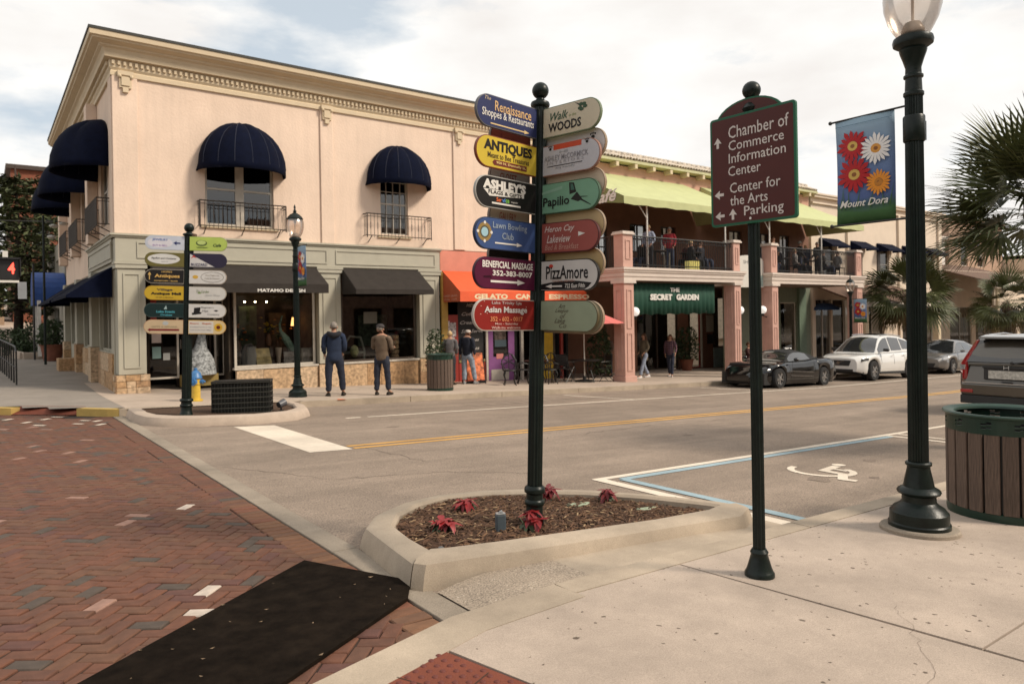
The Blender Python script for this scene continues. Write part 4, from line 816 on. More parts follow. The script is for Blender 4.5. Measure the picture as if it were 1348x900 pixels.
frp(4, (.62, .60, .57), (.3, .26, .2), [('p', BLK, [(.09, .05), (.19, .06), (.18, -.03), (.08, -.04)]), ('p', BLK, [(.05, -.035), (.21, -.02), (.2, -.05), (.06, -.07)]), ('t', (.2, .2, .2), "Magician's", .3, .055, .20, .035, DW), ('t', (.2, .2, .2), 'Hat', .27, .0, .09, .035, DW), ('t', (.2, .2, .2), 'Company', .40, -.06, .2, .035, DW), ('p', BLK, [(.40, .01), (.44, -.01), (.48, .01), (.44, .02)])], 'white board with a black top hat')
frp(5, (.62, .48, .25), (.5, .3, .1), [('f', (.62, .58, .52), [(.01, -.10), (.40, -.10), (.40, .10), (.01, .10)]), ('t', (.5, .15, .08), 'Beans   Bagels', .2, .06, .34, .03, DB), ('t', (.25, .25, .28), 'breakfast lunch all day', .2, .0, .34, .02, DW), ('t', (.25, .25, .28), 'next to the Post Office', .2, -.045, .34, .02, DW), ('p', (.6, .35, .03), ell(.48, 0, .065, .065)), ('p', (.12, .02, .01), ell(.48, 0, .032, .032))], 'white and yellow board with a sunflower')
# ---- fire hydrant
x, y = 3.68, 16.35; hy = thing('fire_hydrant', 'yellow fire hydrant with blue bonnet behind the far sign post', 'hydrant', (x, y, gz(x, y, SW)), -YAW); hy.scale = (.82, .82, .85)
M['hyd_y'] = mat('hydrant_yellow', (.60, .40, .05), .4, var=.15); M['hyd_b'] = mat('hydrant_blue', (.05, .17, .38), .4, var=.2)
build('barrel', MB().lathe([(.17, 0), (.17, .04), (.115, .05), (.11, .40), (.13, .42), (.13, .58)], 22), M['hyd_y'], hy, smooth=True)
build('bonnet', MB().lathe([(.16, .57), (.16, .61), (.145, .63), (.125, .70), (.07, .76), (.045, .77), (.045, .83), (.001, .84)], 22), M['hyd_b'], hy, smooth=True)
build('outlet', MB().cyl((0, -.1, .49), (0, -.2, .49), .09, n=16).cyl((0, -.2, .49), (0, -.235, .49), .04, n=6), M['hyd_b'], hy, smooth=True)
for sx in (-1, 1): build('side_outlet', MB().cyl((sx*.1, 0, .49), (sx*.2, 0, .49), .055, n=14).cyl((sx*.2, 0, .49), (sx*.245, 0, .49), .03, n=6), M['hyd_b'], hy, smooth=True)
# ---- black wire crate in the far planter
x, y = 3.90, 13.68; ck = thing('wire_crate', 'low black wire crate in the far planter beside the sign post', 'crate', (x, y, gz(x, y, .11)), R_(-25))
cw, cd_, ch = .51, .20, .58
mb = MB()
for k in range(19):
    xx = -cw+2*cw*k/18
    mb.box(xx-.005, xx+.005, -cd_-.005, -cd_+.005, 0, ch); mb.box(xx-.005, xx+.005, cd_-.005, cd_+.005, 0, ch)
for k in range(9):
    yy = -cd_+2*cd_*k/8; mb.box(-cw-.006, -cw+.006, yy-.005, yy+.005, 0, ch); mb.box(cw-.006, cw+.006, yy-.005, yy+.005, 0, ch)
build('vertical_wires', mb, M['black_iron'], ck)
mb = MB()
for k in range(7):
    z = .01+k*(ch-.02)/6; mb.box(-cw, cw, -cd_-.012, -cd_-.004, z-.006, z+.006); mb.box(-cw, cw, cd_+.004, cd_+.012, z-.006, z+.006); mb.box(-cw-.012, -cw-.004, -cd_, cd_, z-.006, z+.006); mb.box(cw+.004, cw+.012, -cd_, cd_, z-.006, z+.006)
build('horizontal_wires', mb, mat('grey_wire', (.06, .06, .05), .45), ck)
build('inner_box', MB().box(-cw+.03, cw-.03, -cd_+.03, cd_-.03, 0, ch-.03), mat('black_cloth', (.012, .013, .01), .9, var=.5), ck)
build('top_frame', MB().box(-cw-.01, cw+.01, -cd_-.01, cd_+.01, ch, ch+.02), M['black_iron'], ck, bevel=.004)
x, y = 4.55, 13.48; t = thing('spot_light', 'small grey spotlight by the right side of the wire crate', 'spotlight', (x, y, gz(x, y, .11)), .4)
build('housing', MB().cyl((-.06, 0, .12), (.08, 0, .16), .06, .075, n=14), mat('grey_plastic', (.09, .09, .10), .4), t, smooth=True); build('stand', MB().cyl((0, 0, 0), (0, 0, .1), .015, n=8).box(-.04, .04, -.03, .03, 0, .02), M['black'], t)
# ------------------------------------------------------------------ buildings of the far side
def dirpx(px): l = (px-PCX)/FPX; return (l*_r.x+_fw.x, l*_r.y+_fw.y)
def XY(px, Y): d = dirpx(px); return d[0]/d[1]*Y          # where the sight line through a surveyed column meets the facade at depth Y
M['stucco'] = mat('warm_stucco', (.76, .588, .462), .85, var=.06, scale=1.2, bump=.7, bscale=16, dirt=.22, dirtcol=(.40, .26, .18), streak=.10)
M['trim'] = mat('cream_trim', (.62, .50, .34), .7, var=.05, scale=3)
M['store'] = mat('sage_storefront', (.41, .385, .305), .6, var=.05, scale=3, dirt=.1, dirtcol=(.2, .18, .12))
M['navy'] = mat('navy_canvas', (.0025, .0045, .016), .9, spec=.12, var=.2, scale=8, bump=.15, bscale=80)
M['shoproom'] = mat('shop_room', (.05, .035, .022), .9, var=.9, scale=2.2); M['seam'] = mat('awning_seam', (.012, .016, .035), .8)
M['charcoal'] = mat('charcoal_canvas', (.040, .034, .030), .9, spec=.15, var=.12, scale=5, bump=.12, bscale=90)
M['frame'] = mat('window_frame_cream', (.50, .45, .38), .5); M['darkframe'] = mat('dark_brown_frame', (.045, .028, .018), .5)
M['glass'] = glassmat('shop_glass', (.80, .78, .74), .015, .035); M['upglass'] = glassmat('upper_glass', (.35, .35, .34), .02, .10)
M['room'] = mat('shade_dark_room', (.016, .011, .008), .95, spec=.1, var=.4, scale=1.5); M['curtain'] = mat('curtain', (.12, .10, .085), .8, var=.3, stretch=(20, 1, 1))  # near-black room colour stands in for shade inside the open-sided rooms
M['stone'] = palette_mat('tan_stone', [(0, (.46, .31, .18)), (.25, (.40, .245, .125)), (.5, (.50, .36, .23)), (.75, (.36, .22, .12))], False, bump=.5, bscale=30, mul=.4)
M['tile'] = mat('grey_floor', (.2, .17, .14), .6)
def cells_wall(mb, us, zs, holes, put, t):
    """wall with openings: us/zs limits, holes (u0,u1,z0,z1); put(u,z,d) gives the point"""
    U_ = sorted(set([us[0], us[1]]+[h[0] for h in holes]+[h[1] for h in holes])); U_ = [u for u in U_ if us[0] <= u <= us[1]]
    Z_ = sorted(set([zs[0], zs[1]]+[h[2] for h in holes]+[h[3] for h in holes])); Z_ = [z for z in Z_ if zs[0] <= z <= zs[1]]
    for u0, u1 in zip(U_, U_[1:]):
        run = None
        for z0, z1 in list(zip(Z_, Z_[1:]))+[(None, None)]:
            solid_ = z0 is not None and not any(h[0] <= u0+1e-6 and u1 <= h[1]+1e-6 and h[2] <= z0+1e-6 and z1 <= h[3]+1e-6 for h in holes)
            if solid_: run = (run[0], z1) if run else (z0, z1)
            elif run:
                a, b = run; mb.hexa([put(u0, a, 0), put(u1, a, 0), put(u1, a, t), put(u0, a, t)], [put(u0, b, 0), put(u1, b, 0), put(u1, b, t), put(u0, b, t)]); run = None
    return mb
def pY(Y): return lambda u, z, d: (u, Y+d, z)
def pX(X): return lambda u, z, d: (X+d, u, z)
def pbox(mb, put, u0, u1, z0, z1, d0, d1):
    return mb.hexa([put(u0, z0, d0), put(u1, z0, d0), put(u1, z0, d1), put(u0, z0, d1)], [put(u0, z1, d0), put(u1, z1, d0), put(u1, z1, d1), put(u0, z1, d1)])
def window(parent, put, u0, u1, z0, z1, rec=.10, fw=.05, mull=(), rails=(), m='frame', glass='upglass', room=True, name='window'):
    mb = MB()
    pbox(mb, put, u0, u0+fw, z0, z1, rec-.03, rec+.03); pbox(mb, put, u1-fw, u1, z0, z1, rec-.03, rec+.03)
    pbox(mb, put, u0+fw, u1-fw, z1-fw, z1, rec-.03, rec+.03); pbox(mb, put, u0+fw, u1-fw, z0, z0+fw, rec-.03, rec+.03)
    w = build(name, mb, M[m], parent, world=True)
    if mull or rails:
        mb = MB()
        for x, ww in mull: pbox(mb, put, x-ww/2, x+ww/2, z0+fw, z1-fw, rec-.032, rec+.028)
        for z, ww in rails: pbox(mb, put, u0+fw, u1-fw, z-ww/2, z+ww/2, rec-.024, rec+.022)
        build('glazing_bar', mb, M[m], w, world=True)
    mb = MB(); mb.poly([put(u0+fw, z0+fw, rec), put(u1-fw, z0+fw, rec), put(u1-fw, z1-fw, rec), put(u0+fw, z1-fw, rec)]); build('pane', mb, M[glass], w, world=True)
    if room:
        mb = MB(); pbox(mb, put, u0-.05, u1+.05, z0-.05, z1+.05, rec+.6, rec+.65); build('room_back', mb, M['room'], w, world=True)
    return w
def dome_awning(parent, put, uc, hw, z0, h, p, val=.16, m='navy'):
    mb = MB(); n = 8; rows = []
    for j in range(9):
        t = math.pi/2*j/8; r = []
        for i in range(n*3+1):
            a = math.pi*i/(n*3); k = 1-.045*(1-abs(math.sin(a*n*.5)))**2+.0
            r.append(put(uc-hw*math.cos(a)*math.cos(t)*k, z0+h*math.sin(t)*k, -p*math.sin(a)*math.cos(t)*k))
        rows.append(r)
    rows.insert(0, [put(uc-hw*math.cos(math.pi*i/(n*3)), z0-val, -p*math.sin(math.pi*i/(n*3))) for i in range(n*3+1)])
    mb.grid(rows); o = build('dome_awning', mb, M[m], parent, world=True, smooth=30); o.modifiers.new('s', 'SOLIDIFY').thickness = .02
    for i in range(3, n*3, 3): build('awning_rib', MB().tube([Vector(rows[j][i])*1.0 for j in range(1, 10)], .012, 4), M['seam'], o, world=True)
    return o
def slope_awning(parent, put, u0, u1, zt, zb_, p, val, m, name='awning', inset=0.0, sides=True):
    mb = MB(); n = max(2, int((u1-u0)/.7))
    mb.grid([[put(u0+inset+(u1-u0-2*inset)*i/n, zt, -.03) for i in range(n+1)], [put(u0+(u1-u0)*i/n, (zt+zb_)/2-.02*(i % 2), -p*.52) for i in range(n+1)], [put(u0+(u1-u0)*i/n, zb_, -p) for i in range(n+1)], [put(u0+(u1-u0)*i/n, zb_-val, -p) for i in range(n+1)]])
    if sides:
        for u, q in ((u0, inset), (u1, -inset)): mb.poly([put(u+q, zt, -.03), put(u, zb_, -p), put(u, zb_-val, -p), put(u, zb_-val*.9, -.03)])
    o = build(name, mb, M[m] if isinstance(m, str) else m, parent, world=True); o.modifiers.new('s', 'SOLIDIFY').thickness = .012
    return o
def balconette(parent, put, u0, u1, z0, z1, p=.28, m='rail_iron', gap=.11):
    t = MB()
    def bar(a, b, r=.011): t.cyl(a, b, r, n=4)
    for z, r in ((z1, .016), (z1-.08, .009), (z0+.06, .012)):
        for a, b in (((u0, 0), (u0, -p)), ((u0, -p), (u1, -p)), ((u1, -p), (u1, 0))): bar(put(a[0], z, a[1]), put(b[0], z, b[1]), r)
    o = build('balcony_rail', t, M[m], parent, world=True)
    t = MB(); n = int((u1-u0)/gap)
    for k in range(n+1):
        u = u0+(u1-u0)*k/n; big = k in (0, n); t.cyl(put(u, z0, -p), put(u, z1, -p), .018 if big else .007, n=4)
        if not big and k % 2: t.cyl(put(u, (z0+z1)/2-.1, -p), put(u, (z0+z1)/2+.1, -p), .013, n=4)
    for s in (u0, u1):
        for d in (.09, .18): t.cyl(put(s, z0+.06, -d), put(s, z1, -d), .008, n=4)
    build('balusters', t, M[m], o, world=True)
    for u in (u0+.15, (u0+u1)/2, u1-.15): build('bracket', MB().cyl(put(u, z0+.05, -p), put(u, z0-.12, 0), .014, n=5), M[m], o, world=True)
    return o
# ================= corner building
FY, FX = 19.35, 2.60
cb_ = thing('corner_building', 'two storey cream corner building with navy dome awnings over a sage green shopfront', 'building', (FX, FY, gz(FX, FY)))
F, Lf = pY(FY), pX(FX)
mb = MB()
up_h = [(4.66, 6.42, 3.97, 5.95), (9.62, 10.55, 4.0, 5.95)]
cells_wall(mb, (FX, 17.0), (3.62, 7.5), up_h, F, .3)
build('wall', mb, M['stucco'], cb_, world=True)
mb = MB(); lh = [(20.45, 21.75, 4.0, 5.9), (24.95, 26.25, 4.0, 5.9), (28.4, 29.7, 4.0, 5.9)]
cells_wall(mb, (FY+.3, 31.5), (3.62, 7.5), lh, Lf, .3); build('wall', mb, M['stucco'], cb_, world=True)
build('rear_wall', MB().box(FX+.3, 17, 31.2, 31.5, -.4, 7.5).box(16.7, 17, FY+.3, 31.2, 3.0, 7.5).box(FX+.3, 16.7, FY+.31, 31.2, 7.3, 7.5), M['stucco'], cb_, world=True)
build('floor_slab', MB().box(FX+.3, 16.95, FY+.32, 31, 3.3, 3.6), M['dark'], cb_, world=True)
# pilasters
for a, b in ((FX-.03, 3.12), (7.76, 8.14), (12.2, 12.62)): build('pilaster', MB().box(a, b, FY-.05, FY-.003, 3.64, 7.46), M['stucco'], cb_, world=True, bevel=.012)
for y in (22.32, 26.7, 31.0): build('pilaster', MB().box(FX-.26, FX-.003, y, y+.5, 3.64, 7.46), M['stucco'], cb_, world=True, bevel=.012)
build('pilaster', MB().box(FX-.05, FX-.003, FY+.02, FY+.5, 3.64, 7.46), M['stucco'], cb_, world=True, bevel=.012)
def capital(x, y0):
    q = MB().box(x-.13, x+.13, y0-.05, y0, 7.15, 7.45).box(x-.17, x+.17, y0-.08, y0, 7.45, 7.55).box(x-.09, x+.09, y0-.08, y0-.05, 7.2, 7.4).box(x-.06, x+.06, y0-.07, y0, 7.04, 7.15)
    q.sphere((x-.13, y0-.06, 7.42), .05, 8, 6).sphere((x+.13, y0-.06, 7.42), .05, 8, 6); return q
for x in (2.86, 7.95, 12.41): build('capital', capital(x, FY-.052), M['trim'], cb_, world=True)
# cornice with mitred corner
prof = [(0.003, 7.42), (.055, 7.43), (.055, 7.53), (.035, 7.56), (.075, 7.62), (.08, 7.80), (.19, 7.82), (.20, 7.92), (.24, 8.0), (.30, 8.04), (.31, 8.07), (.46, 8.13), (.47, 8.16), (.52, 8.18), (.53, 8.30)]
mb = MB(); mb.grid([[(17.0, FY-p, z) for p, z in prof], [(FX-p, FY-p, z) for p, z in prof], [(FX-p, 31.6, z) for p, z in prof]][::-1]); build('cornice', mb, M['trim'], cb_, world=True)
build('parapet_edge', MB().prism([(FX-.55, FY-.55), (17.0, FY-.55), (17.0, FY+.3), (FX+.3, FY+.3), (FX+.3, 31.6), (FX-.55, 31.6)], 8.30, 8.36), mat('dark_roof_edge', (.035, .035, .03), .7), cb_, world=True)
mb = MB(); mb2 = MB().box(-.030, .030, -.05, 0, 0, .10)
x = FX
while x < 16.9: mb.add(mb2, Matrix.Translation((x, FY-.08, 7.68))); x += .125
y = FY+.1
while y < 31.4: mb.add(MB().box(-.05, 0, -.030, .030, 0, .10), Matrix.Translation((FX-.08, y, 7.68))); y += .125
build('dentils', mb, M['trim'], cb_, world=True, kind='stuff')
# upper windows
window(cb_, F, 4.66, 6.42, 3.97, 5.95, fw=.06, mull=((5.54, .22),), rails=((4.93, .05),))
w = window(cb_, F, 9.62, 10.55, 4.0, 5.95, fw=.05, mull=((9.85, .02), (10.08, .02), (10.32, .02)), rails=((4.93, .05), (5.3, .02), (5.6, .02)))
mb = MB(); pbox(mb, F, 9.68, 10.5, 4.1, 5.0, .2, .21); build('curtain', mb, mat('lace_curtain', (.34, .30, .25), .9, var=.5, scale=5), w, world=True)
for a, b in ((4.55, 6.53), (9.52, 10.65)): build('window_sill', MB().box(a, b, FY-.06, FY+.09, 3.90, 3.968), M['trim'], cb_, world=True)
for a, b, c, d in lh:
    window(cb_, Lf, a, b, c, d, fw=.06, mull=(((a+b)/2, .12),), rails=((4.93, .05),))
dome_awning(cb_, F, 5.58, 1.14, 5.50, 1.2, 1.05); dome_awning(cb_, F, 10.20, 1.06, 5.58, 1.12, .95)
for yc, in ((21.1,), (25.6,), (29.0,)): dome_awning(cb_, Lf, yc, 1.2, 5.50, 1.22, 1.2)
balconette(cb_, F, 4.46, 6.66, 3.86, 4.56); balconette(cb_, F, 9.05, 11.2, 3.86, 4.56)
for yc in (21.1, 25.6, 29.0): balconette(cb_, Lf, yc-1.15, yc+1.15, 3.86, 4.56, p=.32, gap=.055)
# shopfront order: entablature, columns
ent = MB().box(FX-.02, 11.62, FY-.06, FY+.3, 2.96, 3.53); build('frieze', ent, M['store'], cb_, world=True, bevel=.008)
build('frieze', MB().box(FX-.06, FX+.3, FY+.3, 24.3, 2.96, 3.53), M['store'], cb_, world=True, bevel=.008)
build('frieze', MB().box(FX-.02, FX+.3, 24.3, 31.5, 2.9, 3.6), M['stucco'], cb_, world=True)
mb = MB(); pr2 = [(.06, 3.53), (.09, 3.545), (.09, 3.57), (.13, 3.59), (.13, 3.63), (.0, 3.65)]
mb.grid([[(11.66, FY-p, z) for p, z in pr2], [(FX-p, FY-p, z) for p, z in pr2], [(FX-p, 24.3, z) for p, z in pr2]][::-1]); build('shop_cornice', mb, M['store'], cb_, world=True)
def rim_panel(u0, u1, z0, z1, put, d=-.062):
    q = MB()
    for a, b, c, e in ((u0, u1, z1-.035, z1), (u0, u1, z0, z0+.035), (u0, u0+.035, z0+.035, z1-.035), (u1-.035, u1, z0+.035, z1-.035)): pbox(q, put, a, b, c, e, d-.022, d)
    return q
for a, b in ((3.05, 7.9), (8.15, 11.45)): build('panel_moulding', rim_panel(a, b, 3.05, 3.45, F), M['store'], cb_, world=True)
build('panel_moulding', rim_panel(19.6, 24.1, 3.05, 3.45, Lf), M['store'], cb_, world=True)
def column(x0, x1, y0, y1, zbot, plinth=True, put=None):
    build('column', MB().box(x0, x1, y0, y1, zbot, 2.80), M['store'], cb_, world=True, bevel=.01)
    build('column_capital', MB().box(x0-.04, x1+.04, y0-.04, y1, 2.80, 2.90).box(x0-.06, x1+.06, y0-.06, y1, 2.90, 2.958), M['store'], cb_, world=True)
    build('column_panel', rim_panel(x0+.12, x1-.12, zbot+.15, 2.68, pY(y0), d=-.002), M['store'], cb_, world=True)
def stones(u0, u1, z0, z1, put, rows, ncol, d0=-.02, d1=.10, jig=.35, parent=cb_):
    for r in range(rows):
        za = z0+(z1-z0)*r/rows; zb2_ = z0+(z1-z0)*(r+1)/rows-.008; cuts = [u0]
        for k in range(1, ncol): cuts.append(u0+(u1-u0)*(k+random.uniform(-jig, jig))/ncol)
        cuts.append(u1)
        for a, b in zip(cuts, cuts[1:]):
            q = MB(); pbox(q, put, a, b-.008 if b < u1 else b, za, zb2_, d0-random.uniform(0, .015), d1); build('stone', q, M['stone'], parent, world=True, bevel=.006)
for x0, x1 in ((FX, 3.25), (7.62, 8.32), (10.86, 11.62)):
    column(x0+.02, x1-.02, FY-.04, FY+.4, .22)
    build('plinth_core', MB().box(x0-.02, x1+.02, FY-.09, FY+.35, -1.0, .20), M['stone'], cb_, world=True)
stones(FX-.04, 3.29, gz(2.9, FY, SW)-.02, .22, pY(FY-.10), 3, 3, d0=-.01, d1=.02); stones(FY-.10, FY+.35, gz(2.6, FY, SW)-.02, .22, pX(FX-.04), 3, 2, d0=-.01, d1=.02)
stones(7.60, 8.34, gz(8, FY, SW)-.05, .20, pY(FY-.10), 1, 1, d0=-.01, d1=.02); stones(10.84, 11.64, gz(11, FY, SW)-.05, .20, pY(FY-.10), 2, 1, d0=-.01, d1=.02)
stones(5.36, 7.58, gz(6, FY, SW)-.15, .17, pY(FY-.02), 1, 3, jig=.1); stones(8.36, 10.82, gz(9.6, FY, SW)-.15, .17, pY(FY-.02), 1, 4, jig=.2)
# left flank: columns, plinth, windows
for y0 in (22.6, 26.4, 30.4):
    build('column', MB().box(FX-.18, FX+.1, y0, y0+.55, .82, 2.88), M['store'], cb_, world=True, bevel=.01)
    stones(FX-.22, FX+.1, gz(2.6, y0, SW)-.05, .82, pY(y0-.03), 3, 1, d0=-.01, d1=.55)
mb = MB(); cells_wall(mb, (FY+.42, 31.5), (-.4, 2.96), [(20.3, 22.4, .75, 2.7), (23.6, 26.1, .75, 2.7), (27.3, 30.1, .75, 2.7)], Lf, .25); build('wall', mb, M['store'], cb_, world=True)
for a, b in ((20.3, 22.4), (23.6, 26.1), (27.3, 30.1)): window(cb_, Lf, a, b, .75, 2.7, mull=(((a+b)/2, .07),), glass='glass', m='store')
stones(19.9, 22.5, gz(2.6, 21, SW)-.05, .72, pX(FX-.02), 2, 4, jig=.2); stones(23.3, 26.3, gz(2.6, 24.5, SW)-.05, .72, pX(FX-.02), 2, 4, jig=.2)
build('planter_ledge', MB().box(1.95, 2.5, 26.9, 27.7, -.1, .35), M['stone'], cb_, world=True, bevel=.02)
# charcoal awnings, front and flank
slope_awning(cb_, F, 3.35, 7.56, 2.93, 2.42, .95, .23, 'charcoal'); a_ = slope_awning(cb_, F, 8.36, 10.86, 2.93, 2.30, .95, .13, 'charcoal')
q = MB(); q.M = frame((1, 0, 0), (0, FY-.95-.016, 0)); text(q, 'MATAMO DESIGN', 6.28, 2.25, 1.25, .085, bold=.03); q.M = None; build('lettering', q, C(*WHT), cb_, world=True)
for i, (y0, y1) in enumerate(((19.75, 24.2), (24.9, 30.2))): slope_awning(cb_, Lf, y0, y1, 2.86, 2.16, 1.0, .06, 'navy')
# shop windows, entrance recess
def shop(x0, x1, z0, z1, deep=2.2, parent=cb_, m='frame', mull=(), name='shop_window', Y=FY, rec=.16):
    w = window(parent, pY(Y), x0, x1, z0, z1, rec=rec, fw=.06, mull=mull, m=m, glass='glass', room=False, name=name)
    zz = z0-.1
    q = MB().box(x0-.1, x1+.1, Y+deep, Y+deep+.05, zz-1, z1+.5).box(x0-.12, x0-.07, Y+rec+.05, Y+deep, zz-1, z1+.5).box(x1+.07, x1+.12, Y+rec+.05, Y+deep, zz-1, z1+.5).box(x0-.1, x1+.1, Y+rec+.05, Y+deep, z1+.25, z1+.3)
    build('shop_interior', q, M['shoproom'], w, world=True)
    build('display_floor', MB().box(x0-.06, x1+.06, Y+rec+.06, Y+deep-.01, zz+.02, zz+.08), M['darkframe'], w, world=True)
    return w
wA = shop(5.36, 7.58, .22, 2.86); wB = shop(8.36, 10.82, .22, 2.86, m='darkframe')
build('sill', MB().box(5.30, 7.60, FY-.07, FY+.12, .175, .225), M['frame'], cb_, world=True); build('sill', MB().box(8.34, 10.84, FY-.07, FY+.12, .175, .225), M['frame'], cb_, world=True)
zf_ = gz(4.3, FY, SW)
eb = MB().box(3.3, 5.36, 21.4, 21.5, zf_, 2.9).box(3.3, 3.36, FY+.3, 21.4, zf_, 2.9).box(5.28, 5.33, FY+.2, 21.4, zf_, 2.9); build('entrance_recess', eb, M['room'], cb_, world=True)
build('floor', MB().box(3.25, 5.36, FY-.02, 21.4, zf_-.3, zf_+.01), M['tile'], cb_, world=True)
dr = build('door', MB().box(4.15, 4.2, 20.6, 20.68, zf_, 2.4).box(5.0, 5.05, 20.6, 20.68, zf_, 2.4).box(4.2, 5.0, 20.6, 20.68, 2.3, 2.4).box(4.2, 5.0, 20.6, 20.68, zf_, zf_+.25), M['darkframe'], cb_, world=True)
build('pane', MB().poly([(4.2, 20.64, zf_+.25), (5.0, 20.64, zf_+.25), (5.0, 20.64, 2.3), (4.2, 20.64, 2.3)]), M['glass'], dr, world=True); build('handle', MB().cyl((4.27, 20.57, .75), (4.27, 20.57, 1.0), .012), M['frame'], dr, world=True)
sw_ = window(cb_, pY(19.9), 3.36, 4.1, zf_+.3, 2.8, glass='glass', m='frame', room=False, name='side_light'); window(cb_, pY(20.0), 5.0, 5.27, zf_+.3, 2.8, glass='glass', m='frame', room=False, name='side_light')
for x, z, w, h, c in ((3.46, .95, .22, .26, (.5, .4, .36)), (3.47, .55, .2, .3, (.2, .3, .28)), (3.72, .5, .16, .18, (.4, .4, .38)), (3.44, 1.35, .14, 1.0, (.28, .03, .02))): tag(build('notice', MB().box(x, x+w, 19.96, 19.97, z, z+h), C(*c)), {.22: 'pale pink notice in the side window of the corner shop entrance', .2: 'grey green notice low in the entrance side window of the corner shop', .16: 'small pale notice low in the entrance side window of the corner shop', .14: 'tall red banner in the entrance side window of the corner shop'}[w], 'notice')
# shop display of window A and B, each thing its own
def item(name, label, cat, mb, m, group=None, smooth=False): return tag(build(name, mb, m, None, smooth=smooth), label, cat, group)
gd = .20
item('cushion', 'pale grey cushion standing in the corner shop window', 'cushion', MB().lathe([(.001, 0), (.16, .02), (.2, .3), (.16, .55), (.001, .6)], 12, (5.95, 20.1, gd)), C(.32, .33, .33, .9), smooth=True)
item('cushion', 'yellow and white cushion next to the grey one in the shop window', 'cushion', MB().hexa([(6.1, 19.95, gd), (6.5, 19.9, gd), (6.5, 20.05, gd), (6.1, 20.1, gd)], [(6.05, 19.98, gd+.5), (6.42, 19.95, gd+.5), (6.42, 20.06, gd+.5), (6.05, 20.08, gd+.5)]), mat('yellow_white_cloth', (.5, .42, .2), .9, var=.6, scale=5))
item('figurine', 'dark iron bird sculpture in the left of the shop window', 'sculpture', MB().tube([(5.75, 20.0, gd), (5.72, 20.0, gd+.35), (5.8, 20, gd+.6), (5.95, 20, gd+.62), (6.0, 20, gd+.5)], [.06, .09, .05, .04, .02], 8), C(.12, .12, .12), smooth=True)
item('picture', 'small dark framed print on the shop window floor', 'picture', MB().hexa([(6.85, 19.92, gd), (7.2, 19.9, gd), (7.2, 19.93, gd), (6.85, 19.95, gd)], [(6.85, 20.0, gd+.38), (7.2, 19.98, gd+.38), (7.2, 20.0, gd+.38), (6.85, 20.02, gd+.38)]), mat('grey_print', (.13, .13, .13), .7, var=.8, scale=12))
item('vase', 'tall pale paper vase in the shop window between cushion and print', 'vase', MB().lathe([(.05, 0), (.06, .2), (.10, .5), (.09, .5)], 12, (6.72, 20.05, gd)), C(.38, .33, .28), smooth=True)
item('carved_fish', 'long green carved fish leaning in the shop window', 'carving', MB().tube([(7.35, 20.1, gd), (7.2, 20.15, gd+.35), (6.98, 20.2, gd+.75), (6.85, 20.22, gd+.95), (6.82, 20.22, gd+1.15), (6.9, 20.22, gd+1.4)], [.03, .10, .11, .05, .03, .02], 8), mat('green_carving', (.14, .24, .20), .5, var=.6, scale=14), smooth=True)
def flowers(name, label, x, y, z, n, col, r=.28):
    t = thing(name, label, 'flowers', (x, y, z)); q = MB()
    for k in range(n):
        a, b, c = random.gauss(0, r*.5), random.gauss(0, r*.3), random.gauss(0, r*.5)
        q.lathe([(.001, -.02), (.045, 0), (.03, .02), (.001, .025)], 7, (a, b, c+.3), cap=False)
    build('blossoms', q, C(*col, .8), t, smooth=True); q = MB()
    for k in range(10): leaf(q, (0, 0, .1), (random.uniform(-1, 1), random.uniform(-1, 1), 0), .25, .06, .1, 1.2)
    build('leaves', q, M['leafg'], t); build('vase', MB().lathe([(.06, -.25), (.1, -.1), (.05, .08), (.06, .1)], 10), C(.15, .08, .05), t, smooth=True)
flowers('flower_vase', 'vase of yellow flowers in the middle of the corner shop window', 6.55, 20.4, 1.0, 16, (.55, .36, .03)); flowers('flower_vase', 'vase of orange flowers at the left of the corner shop window', 5.8, 20.7, .85, 12, (.45, .15, .03)); flowers('flower_vase', 'pot of orange flowers low behind the green carved fish', 6.9, 20.6, .8, 10, (.5, .2, .05))
t = thing('framed_photo', 'framed photo leaning at the right of the corner shop window', 'picture', (7.42, 19.75, .25)); build('frame', MB().box(-.14, .12, 0, .02, 0, .42), C(.2, .2, .18), t); build('print', MB().poly([(-.10, -.002, .05), (.08, -.002, .05), (.08, -.002, .37), (-.10, -.002, .37)]), mat('bw_print', (.25, .25, .24), .6, var=.9, scale=8), t)
glow = mat('lamp_glow', (.9, .6, .3), .5, emit=(1, .72, .42), estr=60)
for x, l in ((6.05, 'left'), (6.35, 'middle'), (6.68, 'right')): item('ceiling_spot', l+' one of three small ceiling spots in the shop window', 'ceiling light', MB().sphere((x, 20.9, 2.02), .022, 10, 8), glow)
t = thing('table_lamp', 'lit amber lamp at the right inside the corner shop window', 'lamp', (7.38, 20.6, 1.0)); build('shade', MB().lathe([(.10, .3), (.06, .55)], 12, cap=False), mat('amber_shade', (.6, .35, .15), .7, emit=(1, .5, .16), estr=2.5), t, smooth=True); build('base', MB().lathe([(.07, -.7), (.02, -.6), (.02, .3)], 10), C(.1, .05, .03), t)
for k, (x, y, h) in enumerate(((5.6, 21.0, 1.5), (6.2, 21.1, 1.9), (7.1, 21.2, 1.7))):
    item('display_cabinet', ['dark cabinet deep inside at the left of the corner shop', 'tall cabinet with green goods deep inside the corner shop', 'cabinet deep inside at the right of the corner shop'][k], 'cabinet', MB().box(x-.25, x+.25, y, y+.3, -.1, h), mat('cabinet%d' % k, [(.06, .035, .02), (.05, .07, .03), (.08, .05, .03)][k], .7, var=.8, scale=4))
